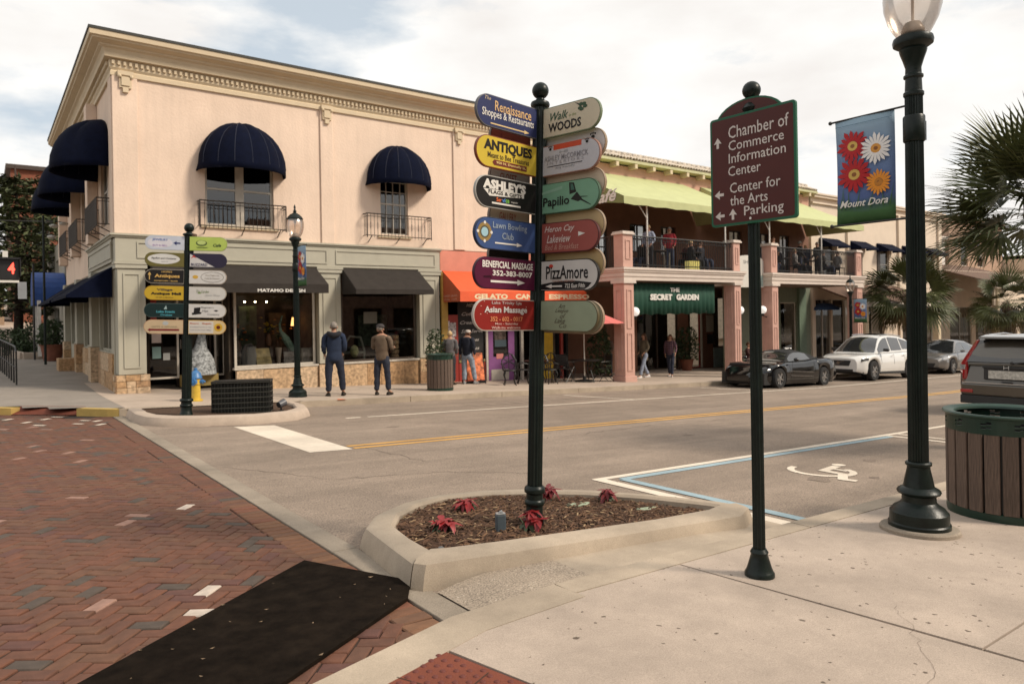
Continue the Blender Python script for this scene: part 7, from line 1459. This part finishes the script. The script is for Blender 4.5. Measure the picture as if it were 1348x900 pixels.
    for s, n in ((-1, 'l'), (1, 'r')):
        _, _, _, _, sh, el, ha = J[n]; q = add(sh, .062*b*g, b4); q = add(sh.lerp(el, .5), .056*b*g, q); q = add(el, .050*b*g, q); add(el.lerp(ha, .93), .038*g, q)
    skinmesh('jacket', vs, es, tm, t, 2, toplabel, fold=.055)
    vs = []; es = []; bm_ = mat('cloth_bottom', bottom, .85, var=.25, scale=16, bump=.2, bscale=120); g = 1.1
    b0 = add(P+V(0, 0, .0), (.135*b, .105*b)); add(P+V(0, 0, .12), (.12*b, .09*b), b0)
    for s, n in ((-1, 'l'), (1, 'r')):
        hip, kn, an, *_ = J[n]; q = add(hip+V(0, 0, -.03), .104*b, b0); q = add(hip.lerp(kn, .5), .085*b, q); q = add(kn, .074*b, q); q = add(kn.lerp(an, .5), .070*b, q); add(an.lerp(kn, .04), .066, q)
    skinmesh('trousers', vs, es, bm_, t, 2, fold=.035)
    for n in ('l', 'r'):
        an, toe = J[n][2], J[n][3]; d = (toe-an); d.z = 0; d.normalize(); mb = MB(); c0 = V(an.x, an.y, an.z-.085)
        rows = []
        for f, w, hh in ((-.085, .018, .04), (-.07, .036, .085), (0, .042, .11), (.07, .044, .075), (.14, .046, .055), (.185, .03, .045), (.20, .008, .02)):
            p = (c0+d*f); sx = V(-d.y, d.x, 0)
            rows.append([((p+sx*w+V(0, 0, 0))*k)[:], ((p+sx*w*.95+V(0, 0, hh*.6))*k)[:], ((p+V(0, 0, hh))*k)[:], ((p-sx*w*.95+V(0, 0, hh*.6))*k)[:], ((p-sx*w)*k)[:]])
        mb.grid(rows); mb.poly([r[0] for r in rows]+[r[-1] for r in rows[::-1]]); build('shoe', mb, C(*shoes, .6), t, smooth=True)
    return t
g_ = lambda x, y: (x, y, gz(x, y, SW))
away = -YAW
rel = dict(l=((.04, -.02, -.27), (-.05, .17, -.16)), r=((.04, -.02, -.27), (-.05, .17, -.16)))
mb_ = person('man in a dark blue hooded jacket standing on the far pavement beside the lamp post', g_(6.72, 16.08), away+.25, 1.80, legs=dict(l=((.02, -.02), (.01, 0)), r=((.05, .05), (.03, .03))), arms=dict(l=((.04, -.02, -.27), (-.03, .14, -.18)), r=((.04, -.02, -.27), (-.06, .17, -.14))), top=(.012, .022, .05), bottom=(.012, .016, .032), hair='hair_grey', build_=1.16, coat=.12)
build('hood', MB().tube([(-.13, -.02, 1.50), (-.09, -.12, 1.47), (0, -.15, 1.44), (.09, -.12, 1.47), (.13, -.02, 1.50)], [.05, .065, .075, .065, .05], 10), mat('dark_hood', (.010, .010, .014), .9), mb_, smooth='all')
pp = person('man in brown jacket and cap before the second shop window, hand at his mouth', g_(7.80, 15.75), away-.12, 1.76, legs=dict(l=((.02, 0), (.02, 0)), r=((.03, .02), (.02, .02))), arms=dict(l=((.04, .05, -.26), (-.08, .15, .20)), r=((.06, .02, -.26), (-.03, .18, .0))), head=(-.03, .0), top=(.115, .078, .05), bottom=(.016, .020, .036), hair='hair_grey', hat=(.05, .045, .045), build_=1.08, coat=.05)
person('fair haired woman in a grey knitted top behind the far litter bin', g_(11.30, 18.25), away-.1, 1.66, top=(.11, .10, .10), bottom=(.02, .02, .025), hair='hair_blond', build_=1.06, arms=rel)
person('bald old man in a navy jumper and pale jeans reading the chalk menu', g_(11.95, 18.30), away-.35, 1.74, legs=dict(l=((0, .0), (.0, -.02)), r=((.04, .12), (.05, .02))), top=(.008, .010, .020), bottom=(.24, .28, .34), shoes=(.25, .25, .25), hair='hair_white', bald=True, build_=1.1, arms=dict(l=((.04, -.04, -.27), (.0, .05, -.25)), r=((.04, -.04, -.27), (.0, .06, -.24))), head=(.02, .04))
person('woman in a long khaki cardigan and pale jeans walking past the restaurant', g_(19.7, 18.15), math.pi/2-.1, 1.68, legs=dict(l=((0, .18), (0, .12)), r=((0, -.05), (0, -.22))), top=(.12, .095, .06), bottom=(.26, .30, .38), shoes=(.65, .62, .6), hair='hair_brown', long_hair=True, coat=.35, arms=rel, build_=.95)
pl = palette_mat
def plaid():
    m = bpy.data.materials.new('plaid_shirt'); m.use_nodes = True; nt = m.node_tree; N = nt.nodes.new; L = nt.links.new; b = nt.nodes['Principled BSDF']; b.inputs['Roughness'].default_value = .9
    tc = N('ShaderNodeTexCoord'); out = None; mx = N('ShaderNodeMixRGB'); mx.inputs[1].default_value = (.03, .02, .04, 1); mx.inputs[2].default_value = (.20, .09, .10, 1); vals = []
    for d in ('X', 'Z'):
        w = N('ShaderNodeTexWave'); w.bands_direction = d; w.inputs['Scale'].default_value = 4.5; L(tc.outputs['Object'], w.inputs['Vector']); g = N('ShaderNodeMath'); g.operation = 'GREATER_THAN'; g.inputs[1].default_value = .7; L(w.outputs['Fac'], g.inputs[0]); vals.append(g)
    a = N('ShaderNodeMath'); a.operation = 'ADD'; L(vals[0].outputs[0], a.inputs[0]); L(vals[1].outputs[0], a.inputs[1]); h = N('ShaderNodeMath'); h.operation = 'MULTIPLY'; h.inputs[1].default_value = .5; L(a.outputs[0], h.inputs[0]); L(h.outputs[0], mx.inputs[0]); L(mx.outputs[0], b.inputs['Base Color']); return m
person('woman in a plaid shirt and dark trousers walking left by the restaurant door', g_(21.1, 18.1), math.pi/2+.5, 1.66, legs=dict(l=((0, .14), (0, .10)), r=((0, -.10), (0, -.2))), stripe=plaid(), bottom=(.012, .016, .035), shoes=(.4, .38, .36), hair='hair_brown', long_hair=True, build_=.98, arms=dict(l=((.06, .02, -.26), (.0, .14, -.18)), r=((.06, -.08, -.25), (.0, .0, -.24))))
person('person in a pale top half hidden behind the first salmon pillar', g_(19.2, 19.5), math.pi/2, 1.62, top=(.2, .14, .11), bottom=(.05, .05, .07), hair='hair_brown', arms=rel)
# seated man on a bench behind the convertible
bz = gz(26.9, 18.6, SW)
t = thing('bench', 'wooden bench under the balcony behind the black convertible', 'bench', (26.9, 18.7, bz))
for k in range(4): build('seat_slat', MB().box(-.9, .9, -.22+k*.12, -.13+k*.12, .42, .45), M['darkframe'], t)
for k in range(3): build('back_slat', MB().box(-.9, .9, .26+k*.02, .29+k*.02, .55+k*.13, .64+k*.13), M['darkframe'], t)
for s in (-.8, .8): build('leg', MB().box(s-.03, s+.03, -.2, .26, 0, .42).box(s-.03, s+.03, .26, .32, 0, .92), M['black_iron'], t)
person('man in dark red seated on the bench behind the black convertible', (26.8, 18.62, bz), math.pi+.3, 1.75, sit=True, top=(.06, .02, .018), bottom=(.02, .02, .025), hair='hair_brown', arms=dict(l=((.1, .1, -.22), (-.08, .22, .02)), r=((.1, .1, -.22), (-.08, .22, .02))))
# diners on the balcony
random.seed(21)
bl_ = [(18.9, 'in pale blue, leftmost on the balcony', (.30, .33, .42), 0), (20.3, 'in bright red on the left balcony', (.30, .02, .03), 0), (21.2, 'in dark clothes beside the one in red', (.03, .03, .035), 1), (22.05, 'in blue jeans seated at the right end of the left balcony', (.03, .03, .04), 1),
       (26.5, 'in black at the left end of the right balcony', (.015, .015, .018), 0), (27.2, 'in dark grey second from the left on the right balcony', (.03, .03, .035), 1), (28.1, 'with a pale shirt seated on the right balcony', (.35, .32, .3), 1), (28.9, 'in black standing in the middle of the right balcony', (.015, .014, .015), 0), (29.9, 'in grey on the right balcony beside the standing one', (.09, .09, .09), 0), (30.8, 'in charcoal near the right end of the right balcony', (.03, .03, .03), 1), (31.6, 'in white seated at the right end of the right balcony', (.4, .38, .36), 1),
       (19.5, 'in black seated behind the left table of the left balcony', (.02, .02, .02), 1), (21.7, 'in maroon seated near the yellow crate', (.10, .02, .02), 1), (22.5, 'in brown seated against the second salmon pier', (.10, .06, .04), 1), (26.1, 'in navy seated against the third salmon pier', (.02, .03, .06), 1), (27.7, 'in pink seated behind the left table of the right balcony', (.35, .14, .13), 1), (29.4, 'in olive seated in the middle of the right balcony', (.07, .07, .03), 1), (30.3, 'in dark blue standing at the back of the right balcony', (.02, .03, .07), 0)]
for i, (x, l, c, st) in enumerate(bl_):
    y = BYF+.62+.25*(i % 2)+(.55 if i > 10 else 0)
    person('diner '+l, (x, y, 3.0), random.uniform(1.2, 5.0), random.uniform(1.5, 1.72), top=c, bottom=(.05, .06, .10) if i % 2 else (.02, .02, .025), hair=random.choice(['hair_brown', 'hair_grey', 'hair_blond']), sit=bool(st), arms=rel, build_=1.05)
    if st:
        t = thing('balcony_chair', 'black chair under the diner '+l.split(' on ')[0].split(' at ')[0], 'chair', (x, y, 3.0), 0, 'chairs on the balcony'); build('seat', MB().box(-.22, .22, -.22, .22, .40, .43), M['black_iron'], t)
        for a in (-.2, .2):
            for b in (-.2, .2): build('leg', MB().cyl((a, b, 0), (a, b, .4), .014, n=5), M['black_iron'], t)
for i, x in enumerate((19.6, 21.6, 27.6, 30.4)):
    t = thing('balcony_table', ['left table on the left balcony', 'right table on the left balcony', 'left table on the right balcony', 'right table on the right balcony'][i]+', round and dark', 'table', (x, BYF+.95, 3.0), 0, 'tables on the balcony'); build('table_top', MB().lathe([(.42, .72), (.42, .75)], 18), M['darkframe'], t); build('leg', MB().cyl((0, 0, 0), (0, 0, .72), .03).lathe([(.2, 0), (.2, .03)], 10), M['black_iron'], t)
item('glowing_crate', 'yellow lit crate on the left balcony behind the railing', 'crate', MB().box(20.7, 21.3, BYF+.3, BYF+.5, 3.02, 3.38), mat('yellow_crate', (.5, .42, .08), .6, emit=(1, .85, .3), estr=.25))  # crate is no lamp; a faint glow is put into its material
# ------------------------------------------------------------------ cafe furniture
def iron_chair(label, loc, rz):
    t = thing('garden_chair', label, 'chair', loc, rz, 'black cast iron cafe chairs')
    build('seat', MB().lathe([(.21, .43), (.22, .445), (.21, .46)], 16), M['black_iron'], t)
    for a in (45, 135, 225, 315):
        c_, s_ = math.cos(R_(a)), math.sin(R_(a)); build('leg', MB().tube([(c_*.19, s_*.19, .44), (c_*.24, s_*.24, .30), (c_*.18, s_*.18, .15), (c_*.25, s_*.25, 0)], [.02, .018, .015, .018], 6), M['black_iron'], t, smooth='all')
    q = MB().tube([(-.19, -.16, .44), (-.22, -.22, .72), (-.12, -.24, .90), (0, -.25, .95), (.12, -.24, .90), (.22, -.22, .72), (.19, -.16, .44)], .018, 6)
    for x in (-.11, 0, .11): q.tube([(x, -.19, .45), (x*1.6, -.22, .58), (x*.3, -.23, .68), (x*1.4, -.235, .78), (x*.6, -.245, .92)], .014, 5)
    q.tube([(-.21, -.2, .62), (0, -.225, .70), (.21, -.2, .62)], .013, 5).tube([(-.2, -.21, .78), (0, -.23, .72), (.2, -.21, .78)], .013, 5); build('backrest', q, M['black_iron'], t)
    q = MB()
    for s in (-1, 1): q.tube([(s*.2, -.17, .62), (s*.26, .02, .66), (s*.24, .16, .62), (s*.19, .14, .45)], .014, 5)
    build('armrest', q, M['black_iron'], t)
for (x, y, r, l) in ((12.75, 17.2, 2.6, 'left one of the black iron chairs before the purple door'), (13.45, 17.45, 1.0, 'second black iron chair, just left of the tall sign post'), (14.25, 17.1, 4.6, 'black iron chair just right of the tall sign post'), (14.55, 17.5, 2.2, 'black iron chair farthest right by the round table')): iron_chair(l, g_(x, y), r)
t = thing('cafe_table', 'round dark table between the black iron chairs', 'table', g_(13.95, 17.4)); build('table_top', MB().lathe([(.38, .70), (.40, .715), (.38, .73)], 20), mat('dark_red_table', (.06, .02, .015), .4), t, smooth=True); build('leg', MB().cyl((0, 0, 0), (0, 0, .7), .03).lathe([(.22, 0), (.2, .03), (.04, .05)], 12), M['black_iron'], t)
ux, uy = 15.9, 17.3
t = thing('parasol_table', 'dark table with chairs around the pink parasol by the first pillar', 'table', g_(ux, uy)); build('table_top', MB().lathe([(.50, .70), (.52, .715), (.5, .73)], 22), M['black_iron'], t, smooth=True); build('base', MB().lathe([(.32, 0), (.32, .05), (.06, .09), (.05, .2)], 18), M['black_iron'], t, smooth=True)
for a in (30, 150, 270): build('leg', MB().tube([(.40*math.cos(R_(a)), .40*math.sin(R_(a)), .7), (.3*math.cos(R_(a)), .3*math.sin(R_(a)), .4), (.46*math.cos(R_(a)), .46*math.sin(R_(a)), .0)], .016, 5), M['black_iron'], t)
t = thing('parasol', 'pink parasol standing in the dark table left of the first salmon pillar', 'parasol', g_(ux, uy)); build('pole', MB().cyl((0, 0, .05), (0, 0, 2.42), .022, n=8), M['frame'], t)
pk = MB(); n = 8
for k in range(n):
    a0, a1 = 2*math.pi*k/n, 2*math.pi*(k+1)/n; p0 = (1.32*math.cos(a0), 1.32*math.sin(a0)); p1 = (1.32*math.cos(a1), 1.32*math.sin(a1)); am = (a0+a1)/2
    pk.grid([[(0, 0, 2.40)]*3, [(p0[0]*.5, p0[1]*.5, 2.20), (.54*math.cos(am), .54*math.sin(am), 2.17), (p1[0]*.5, p1[1]*.5, 2.20)], [(p0[0], p0[1], 1.92), (1.20*math.cos(am), 1.20*math.sin(am), 1.90), (p1[0], p1[1], 1.92)]])
build('canopy', pk, mat('pink_canvas', (.62, .16, .14), .7, var=.06), t).modifiers.new('s', 'SOLIDIFY').thickness = .008
build('vent_cap', MB().lathe([(.22, 2.36), (.10, 2.46), (.001, 2.50)], 8), bpy.data.materials['pink_canvas'], t)
def folding_chair(label, loc, rz):
    t = thing('folding_chair', label, 'chair', loc, rz, 'thin folding chairs around the parasol table')
    build('seat', MB().box(-.2, .2, -.18, .2, .44, .455), M['black_iron'], t)
    for s in (-1, 1): build('leg', MB().tube([(s*.2, -.25, .9), (s*.2, -.1, .5), (s*.2, .3, 0)], .012, 5), M['black_iron'], t); build('leg', MB().tube([(s*.18, .2, .5), (s*.18, -.3, 0)], .012, 5), M['black_iron'], t); build('armrest', MB().tube([(s*.22, -.2, .68), (s*.22, .22, .66)], .014, 5), M['black_iron'], t)
    build('backrest', MB().box(-.2, .2, -.245, -.23, .68, .88).box(-.2, .2, -.19, -.18, .55, .62), M['black_iron'], t)
for x, y, r, l in ((15.0, 17.2, -1.3, 'left thin chair at the parasol table'), (16.65, 17.2, 1.4, 'right thin chair at the parasol table'), (15.8, 18.2, 3.0, 'thin chair behind the parasol table')): folding_chair(l, g_(x, y), r)
# a-frame board
t = thing('a_frame_sign', 'orange and black pavement board leaning beside the chalk menu', 'sign', g_(12.35, 18.55), -.3)
for s in (-1, 1): build('leg', MB().tube([(s*.3, -.28, 0), (s*.28, 0, 1.0)], .02, 5), M['black'], t); build('leg', MB().tube([(s*.3, .28, 0), (s*.28, 0, 1.0)], .02, 5), M['black'], t)
bo = build('board', MB().hexa([(-.28, -.26, .12), (.28, -.26, .12), (.28, -.24, .12), (-.28, -.24, .12)], [(-.27, -.03, .95), (.27, -.03, .95), (.27, -.01, .95), (-.27, -.01, .95)]), mat('orange_print', (.6, .16, .06), .7, var=.9, scale=8), t)
build('base_rail', MB().box(-.3, .3, -.3, -.26, .02, .1), M['black'], t)
# ------------------------------------------------------------------ plants, rail, signal
random.seed(5)
M['palm'] = mat('palm_leaf', (.075, .085, .028), .5, var=.4, scale=3, spec=.4); M['palm_dead'] = mat('palm_dry_leaf', (.16, .12, .055), .8, var=.3); M['trunk'] = mat('palm_trunk', (.11, .08, .055), .95, var=.5, scale=9, bump=1, bscale=12); M['conifer'] = mat('conifer_leaf', (.060, .072, .024), .8, var=.6, scale=1.5); M['bark'] = mat('dark_bark', (.04, .025, .018), .95, var=.4); M['bush'] = mat('bush_leaf', (.03, .05, .014), .7, var=.6, scale=6)
def fan_leaf(mb, base, d, pet, R0, n=26, spread=2.5, droop=.35, tw=0.0, wk=.36, split=.45):
    """costapalmate leaf: petiole then n pointed segments round the hand"""
    d = Vector(d).normalized(); base = Vector(base); up = Vector((0, 0, 1)); side = d.cross(up)
    if side.length < .05: side = Vector((1, 0, 0))
    side.normalize(); nrm = side.cross(d).normalized(); side = (side*math.cos(tw)+nrm*math.sin(tw)).normalized(); nrm = side.cross(d).normalized()
    hub = base+d*pet-up*(pet*.10); 
    w = .012; i = [mb.P(p) for p in (base-side*w, base+side*w, hub+side*w*.7, hub-side*w*.7)]; mb.f.append(i)
    for k in range(n):
        a = -spread/2+spread*k/(n-1); e = (d*math.cos(a)+side*math.sin(a)).normalized(); L_ = R0*(.80+.2*math.cos(a))*random.uniform(.88, 1.06); ww = R0*spread/n*wk
        s = nrm.cross(e).normalized(); fold = nrm*(.02*R0*(1 if k % 2 else -1)); dr = up*(-droop*R0*random.uniform(.7, 1.3))
        m1 = hub+e*L_*split+fold; m2 = hub+e*L_*.78+dr*.28; tip = hub+e*L_+dr*.8
        i = [mb.P(p) for p in (hub, m1-s*ww, m1+s*ww, m2-s*ww*.55, m2+s*ww*.55, tip)]; mb.f += [[i[0], i[1], i[2]], [i[1], i[3], i[4], i[2]], [i[3], i[5], i[4]]]
def palm(label, loc, crown_z, R0, n, trunk_r=.16, dead=10, seed=1, lean=0.0, wk=.36, split=.45, ns=26, elmin=-.55, dr=.18, dl=.35):
    random.seed(seed); t = thing('palm_tree', label, 'palm', loc, 0, 'fan palms along the street')
    h = crown_z-loc[2]; q = MB(); pts = []; rr = []
    for k in range(15): pts.append((lean*(k/14)**2, 0, h*k/14)); rr.append(trunk_r*(1.15-.25*k/14)*(1.08 if k % 2 else .96))
    build('trunk', q.tube([(0, 0, -.2)]+pts, [trunk_r*1.3]+rr, 12), M['trunk'], t, smooth='all'); top = Vector((lean, 0, h))
    q = MB()
    for k in range(46):
        a = k*2.4; z = h-.15-k*.022; q.tube([(lean+trunk_r*.9*math.cos(a), trunk_r*.9*math.sin(a), z), (lean+trunk_r*1.9*math.cos(a), trunk_r*1.9*math.sin(a), z+.22)], [.035, .02], 4)
    build('leaf_bases', q, M['trunk'], t, kind='stuff')
    me_l = []
    for k in range(n):
        f = (k+.5)/n; el = math.asin(clamp(1-(1-elmin)*f, -.8, .98)); az = k*2.39996+random.gauss(0, .2); d = Vector((math.cos(az)*math.cos(el), math.sin(az)*math.cos(el), math.sin(el)))
        q = MB(); fan_leaf(q, top+Vector((0, 0, .1))*(1-f), d, R0*random.uniform(.42, .6), R0*random.uniform(.52, .68), droop=dr+dl*f, tw=random.gauss(0, .5), n=ns, wk=wk, split=split)
        build('palm_leaf', q, M['palm'], t)
    for k in range(dead):
        az = k*2.2; d = Vector((math.cos(az)*.7, math.sin(az)*.7, -.75)); q = MB(); fan_leaf(q, top-Vector((0, 0, .1)), d, R0*.42, R0*.5, n=14, spread=1.6, droop=.5); build('dry_leaf', q, M['palm_dead'], t)
dp = dirpx(1388); D = 9.8; px_, py_ = dp[0]*D, dp[1]*D
palm('large fan palm reaching in from the right edge, nearest of the palms', (px_, py_, gz(px_, py_)), 2.78, 1.60, 60, seed=3, dead=0, wk=.24, split=.34, ns=24, elmin=-.32, dr=.03, dl=.22)
X2 = XY(1197, 15.9); palm('fan palm on the far pavement behind the near lamp post', (X2, 15.9, gz(X2, 15.9)), 2.25, 2.05, 44, seed=9, dl=.22, dr=.08, wk=.3, ns=22, elmin=-.6)
X3 = XY(1326, 15.9); palm('most distant fan palm, right of the brown roof', (X3, 15.9, gz(X3, 15.9)), 1.75, 2.1, 40, seed=14, dl=.22, dr=.08, wk=.3, ns=22, elmin=-.6)
def conifer(label, loc, h, rmax, seed, tiers=13, mm='conifer'):
    random.seed(seed); t = thing('conifer_tree', label, 'tree', loc); build('trunk', MB().tube([(0, 0, -.3), (.1, 0, h*.5), (0, .05, h)], [.22, .14, .03], 8), M['bark'], t, smooth='all')
    lb = MB(); q = MB()
    for j in range(tiers):
        z = h*(.22+.75*j/tiers); r = rmax*(1-.75*(j/tiers)**1.3)*random.uniform(.85, 1.1); m_ = random.randint(6, 8)
        for k in range(m_):
            a = 2*math.pi*k/m_+j*1.1+random.gauss(0, .15); rr = r*random.uniform(.75, 1.1); e = Vector((math.cos(a), math.sin(a), 0)); p0 = Vector((0, 0, z)); p1 = p0+e*rr*.55+Vector((0, 0, -.12*rr)); p2 = p0+e*rr+Vector((0, 0, .10*rr)); lb.tube([p0[:], p1[:], p2[:]], [.05, .03, .01], 5)
            for c in range(70):
                u = random.uniform(.2, 1.02)**.8; p = (p0.lerp(p1, u/.55) if u < .55 else p1.lerp(p2, (u-.55)/.45)); sd = Vector((-e.y, e.x, 0)); p = p+sd*random.gauss(0, .16*rr*(.5+u*.5))+Vector((0, 0, random.gauss(-.03, .07))); s = random.uniform(.10, .24)
                d1 = Vector((random.gauss(0, 1), random.gauss(0, 1), random.gauss(0, .4))).normalized()*s; d2 = d1.cross(Vector((random.gauss(0, .4), random.gauss(0, .4), 1))).normalized()*s*.35
                i = [q.P(w) for w in (p-d1, p+d2, p+d1, p-d2)]; q.f.append(i)
    build('limbs', lb, M['bark'], t); build('crown', q, M[mm], t)
conifer('layered dark conifer at the left, standing before the brick block', (1.35, 40.5, gz(1.35, 40.5)), 8.6, 3.0, 4, tiers=15); conifer('second layered conifer beside the side street, farther back', (-1.1, 47, gz(-1.1, 47)), 9.2, 3.4, 8, tiers=14); conifer('slim conifer between the blue awning and the brick block', (3.1, 50, gz(3.1, 50)), 8.2, 2.6, 12, tiers=12)
def bush(label, loc, r, h, seed, name='bush', n=900, pot=None, s0=.09):
    random.seed(seed); t = thing(name, label, 'bush' if pot is None else 'potted plant', loc); q = MB(); z0 = 0.05 if pot is None else pot[1]
    for k in range(n):
        a, b = random.uniform(0, 6.283), random.uniform(0, 1)**.5; cl = 1+.25*math.sin(a*3+seed)+.15*math.sin(a*7); zz = random.uniform(0, 1); rr = r*cl*math.sqrt(max(.05, 1-(zz-.35)**2*1.8))*random.uniform(.55, 1.0)
        p = Vector((rr*math.cos(a), rr*math.sin(a), z0+h*zz*(1+.12*math.sin(a*5)))); s = random.uniform(.5, 1.1)*s0; d1 = Vector((random.gauss(0, 1), random.gauss(0, 1), random.gauss(.3, .8))).normalized()*s; d2 = d1.cross(Vector((random.gauss(0, 1), random.gauss(0, 1), 1))).normalized()*s*.45
        q.f.append([q.P(w) for w in (p-d1, p+d2, p+d1, p-d2)])
    build('foliage', q, M['bush'], t); w = MB()
    for k in range(6): a = k*1.05; w.tube([(0, 0, z0-.05), (r*.5*math.cos(a), r*.5*math.sin(a), z0+h*.6)], [.02, .008], 5)
    build('stems', w, M['bark'], t)
    if pot: build('pot', MB().lathe([(pot[0]*.72, 0), (pot[0]*.98, pot[1]*.92), (pot[0]*1.08, pot[1]*.93), (pot[0]*1.08, pot[1]), (pot[0]*.95, pot[1]), (pot[0]*.9, pot[1]*.9), (.001, pot[1]*.9)], 20), mat('terracotta_pot', (.20, .07, .04), .85, var=.2, scale=6) if 'terracotta_pot' not in bpy.data.materials else bpy.data.materials['terracotta_pot'], t, smooth=True)
    return t
gs_ = lambda x, y, h=SW: (x, y, gz(x, y, h))
bush('big terracotta pot of green foliage beside the corner building flank', gs_(2.15, 32.3), .55, .85, 2, 'potted_plant', pot=(.40, .62))
for i, (x, y, r, h, l) in enumerate(((1.6, 36.5, .9, .95, 'green bush behind the big terracotta pot'), (.9, 38.5, .9, .8, 'low green bush at the left end of the planting bed'), (2.1, 38.8, .9, 1.3, 'taller dark bush against the side building'), (1.2, 35.2, .6, .5, 'small yellowish bush at the front of the planting bed'))): bush(l, gs_(x, y), r, h, 30+i)
bush('potted fir at the sage column by the gelato shop', g_(10.95, 18.5), .33, .95, 41, 'potted_plant', n=700, pot=(.30, .62), s0=.06); bush('tall potted plant beside the restaurant door', (XY(903, 20.7), 20.7, gz(XY(903, 20.7), 20.7, SW)), .5, 1.3, 43, 'potted_plant', n=900, pot=(.3, .5))
bush('dense green climber in the dark arcade behind the parasol', (XY(758, 20.2), 18.9, gz(16, 18.9, SW)), .45, 1.7, 45, 'climber', n=900)
# low wall round the bed
for a, b, l in (((.35, 37.8), (1.25, 33.6), 'low pale wall along the left of the planting bed'), ((1.25, 33.6), (2.4, 33.9), 'short pale wall in front of the planting bed')):
    n_ = 5; mb = MB(); v = Vector((b[0]-a[0], b[1]-a[1])).normalized()*.10; nv = (-v.y, v.x)
    mb.hexa([(a[0]-nv[0], a[1]-nv[1], gz(*a)-.1), (b[0]-nv[0], b[1]-nv[1], gz(*b)-.1), (b[0]+nv[0], b[1]+nv[1], gz(*b)-.1), (a[0]+nv[0], a[1]+nv[1], gz(*a)-.1)], [(a[0]-nv[0], a[1]-nv[1], gz(*a)+.38), (b[0]-nv[0], b[1]-nv[1], gz(*b)+.38), (b[0]+nv[0], b[1]+nv[1], gz(*b)+.38), (a[0]+nv[0], a[1]+nv[1], gz(*a)+.38)])
    tag(build('low_wall', mb, M['concrete_far'], None, bevel=.02), l, 'wall')
# railing at the left
t = thing('handrail', 'black metal handrail running up the side street at the left edge', 'railing', (0, 0, 0)); A, B = Vector((.70, 22.4)), Vector((.28, 31.0)); n_ = 12; hb = .98
pt = lambda k, z: (A.x+(B.x-A.x)*k/n_, A.y+(B.y-A.y)*k/n_, gz(A.x+(B.x-A.x)*k/n_, A.y+(B.y-A.y)*k/n_, SW+z))
for k in range(n_+1): build('post', MB().cyl(pt(k, -.05), pt(k, hb-(.12 if k == 0 else 0)), .022, n=6), M['black_iron'], t)
build('top_rail', MB().tube([pt(0, hb-.14), pt(0.25, hb-.02)]+[pt(k, hb) for k in range(1, n_+1)], .024, 7), M['black_iron'], t); build('mid_rail', MB().tube([pt(k, hb*.45) for k in range(n_+1)], .014, 6), M['black_iron'], t)
# pedestrian signal
sx, sy = .20, 20.0; sz = gz(sx, sy, SW)
t = thing('pedestrian_signal', 'pedestrian signal showing a red 4 at the left edge', 'signal', (sx, sy, sz)); build('pole', MB().cyl((0, 0, 0), (0, 0, 3.9), .05, n=12), M['iron'], t)
hx = build('housing', MB().box(.08, .52, -.12, .10, 2.62, 3.10), M['black'], t, bevel=.02); q = MB(); q.M = frame((1, 0, 0), (0, -.125, 0)); text(q, '4', .36, 2.88, .13, .26, bold=.02); q.M = None
build('digit', q, mat('red_led', (.8, .05, .03), .5, emit=(1, .05, .03), estr=3.5), hx); build('visor', MB().box(.06, .54, -.26, -.12, 3.10, 3.12).box(.06, .08, -.22, -.12, 2.7, 3.10).box(.52, .54, -.22, -.12, 2.7, 3.10), M['black'], hx); build('reflective_edge', MB().box(.10, .50, -.16, -.1, 2.55, 2.6).box(.2, .3, -.05, .05, 3.12, 3.28), M['offwhite'], hx)
# thin lamp column with three heads
lx, ly = 1.80, 30.2; lz = gz(lx, ly, SW)
t = thing('lamp_column', 'tall thin lamp column with pale heads before the conifers', 'street lamp', (lx, ly, lz)); build('column', MB().cyl((0, 0, 0), (0, 0, 5.3), .045, .035, n=10), M['iron'], t)
for dx, dz in ((.32, 4.95), (.62, 5.05), (.25, 4.55)): build('lamp_head', MB().sphere((dx, 0, dz), .15, 12, 8, .45), M['offwhite'], t, smooth='all'); build('arm', MB().cyl((0, 0, dz+.1), (dx, 0, dz+.05), .015), M['iron'], t)
q = thing('white_sign', 'small white street sign on a dark post before the brick block', 'sign', (1.62, 33.0, gz(1.62, 33, SW))); build('post', MB().cyl((0, 0, 0), (0, 0, 3.7), .035, n=8), M['black_iron'], q); o = build('sign_board', MB().box(-.50, -.22, -.03, -.01, 2.35, 3.0), mat('bright_white_sign', (.75, .75, .75), .5), q)
# overhead wire
tag(build('overhead_cable', MB().tube([(-6, 38, 6.4), (-1, 38.5, 6.0), (2.7, 39, 6.2)], .03, 5), M['black_iron']), 'dark cable crossing in front of the conifers at the left', 'cable')
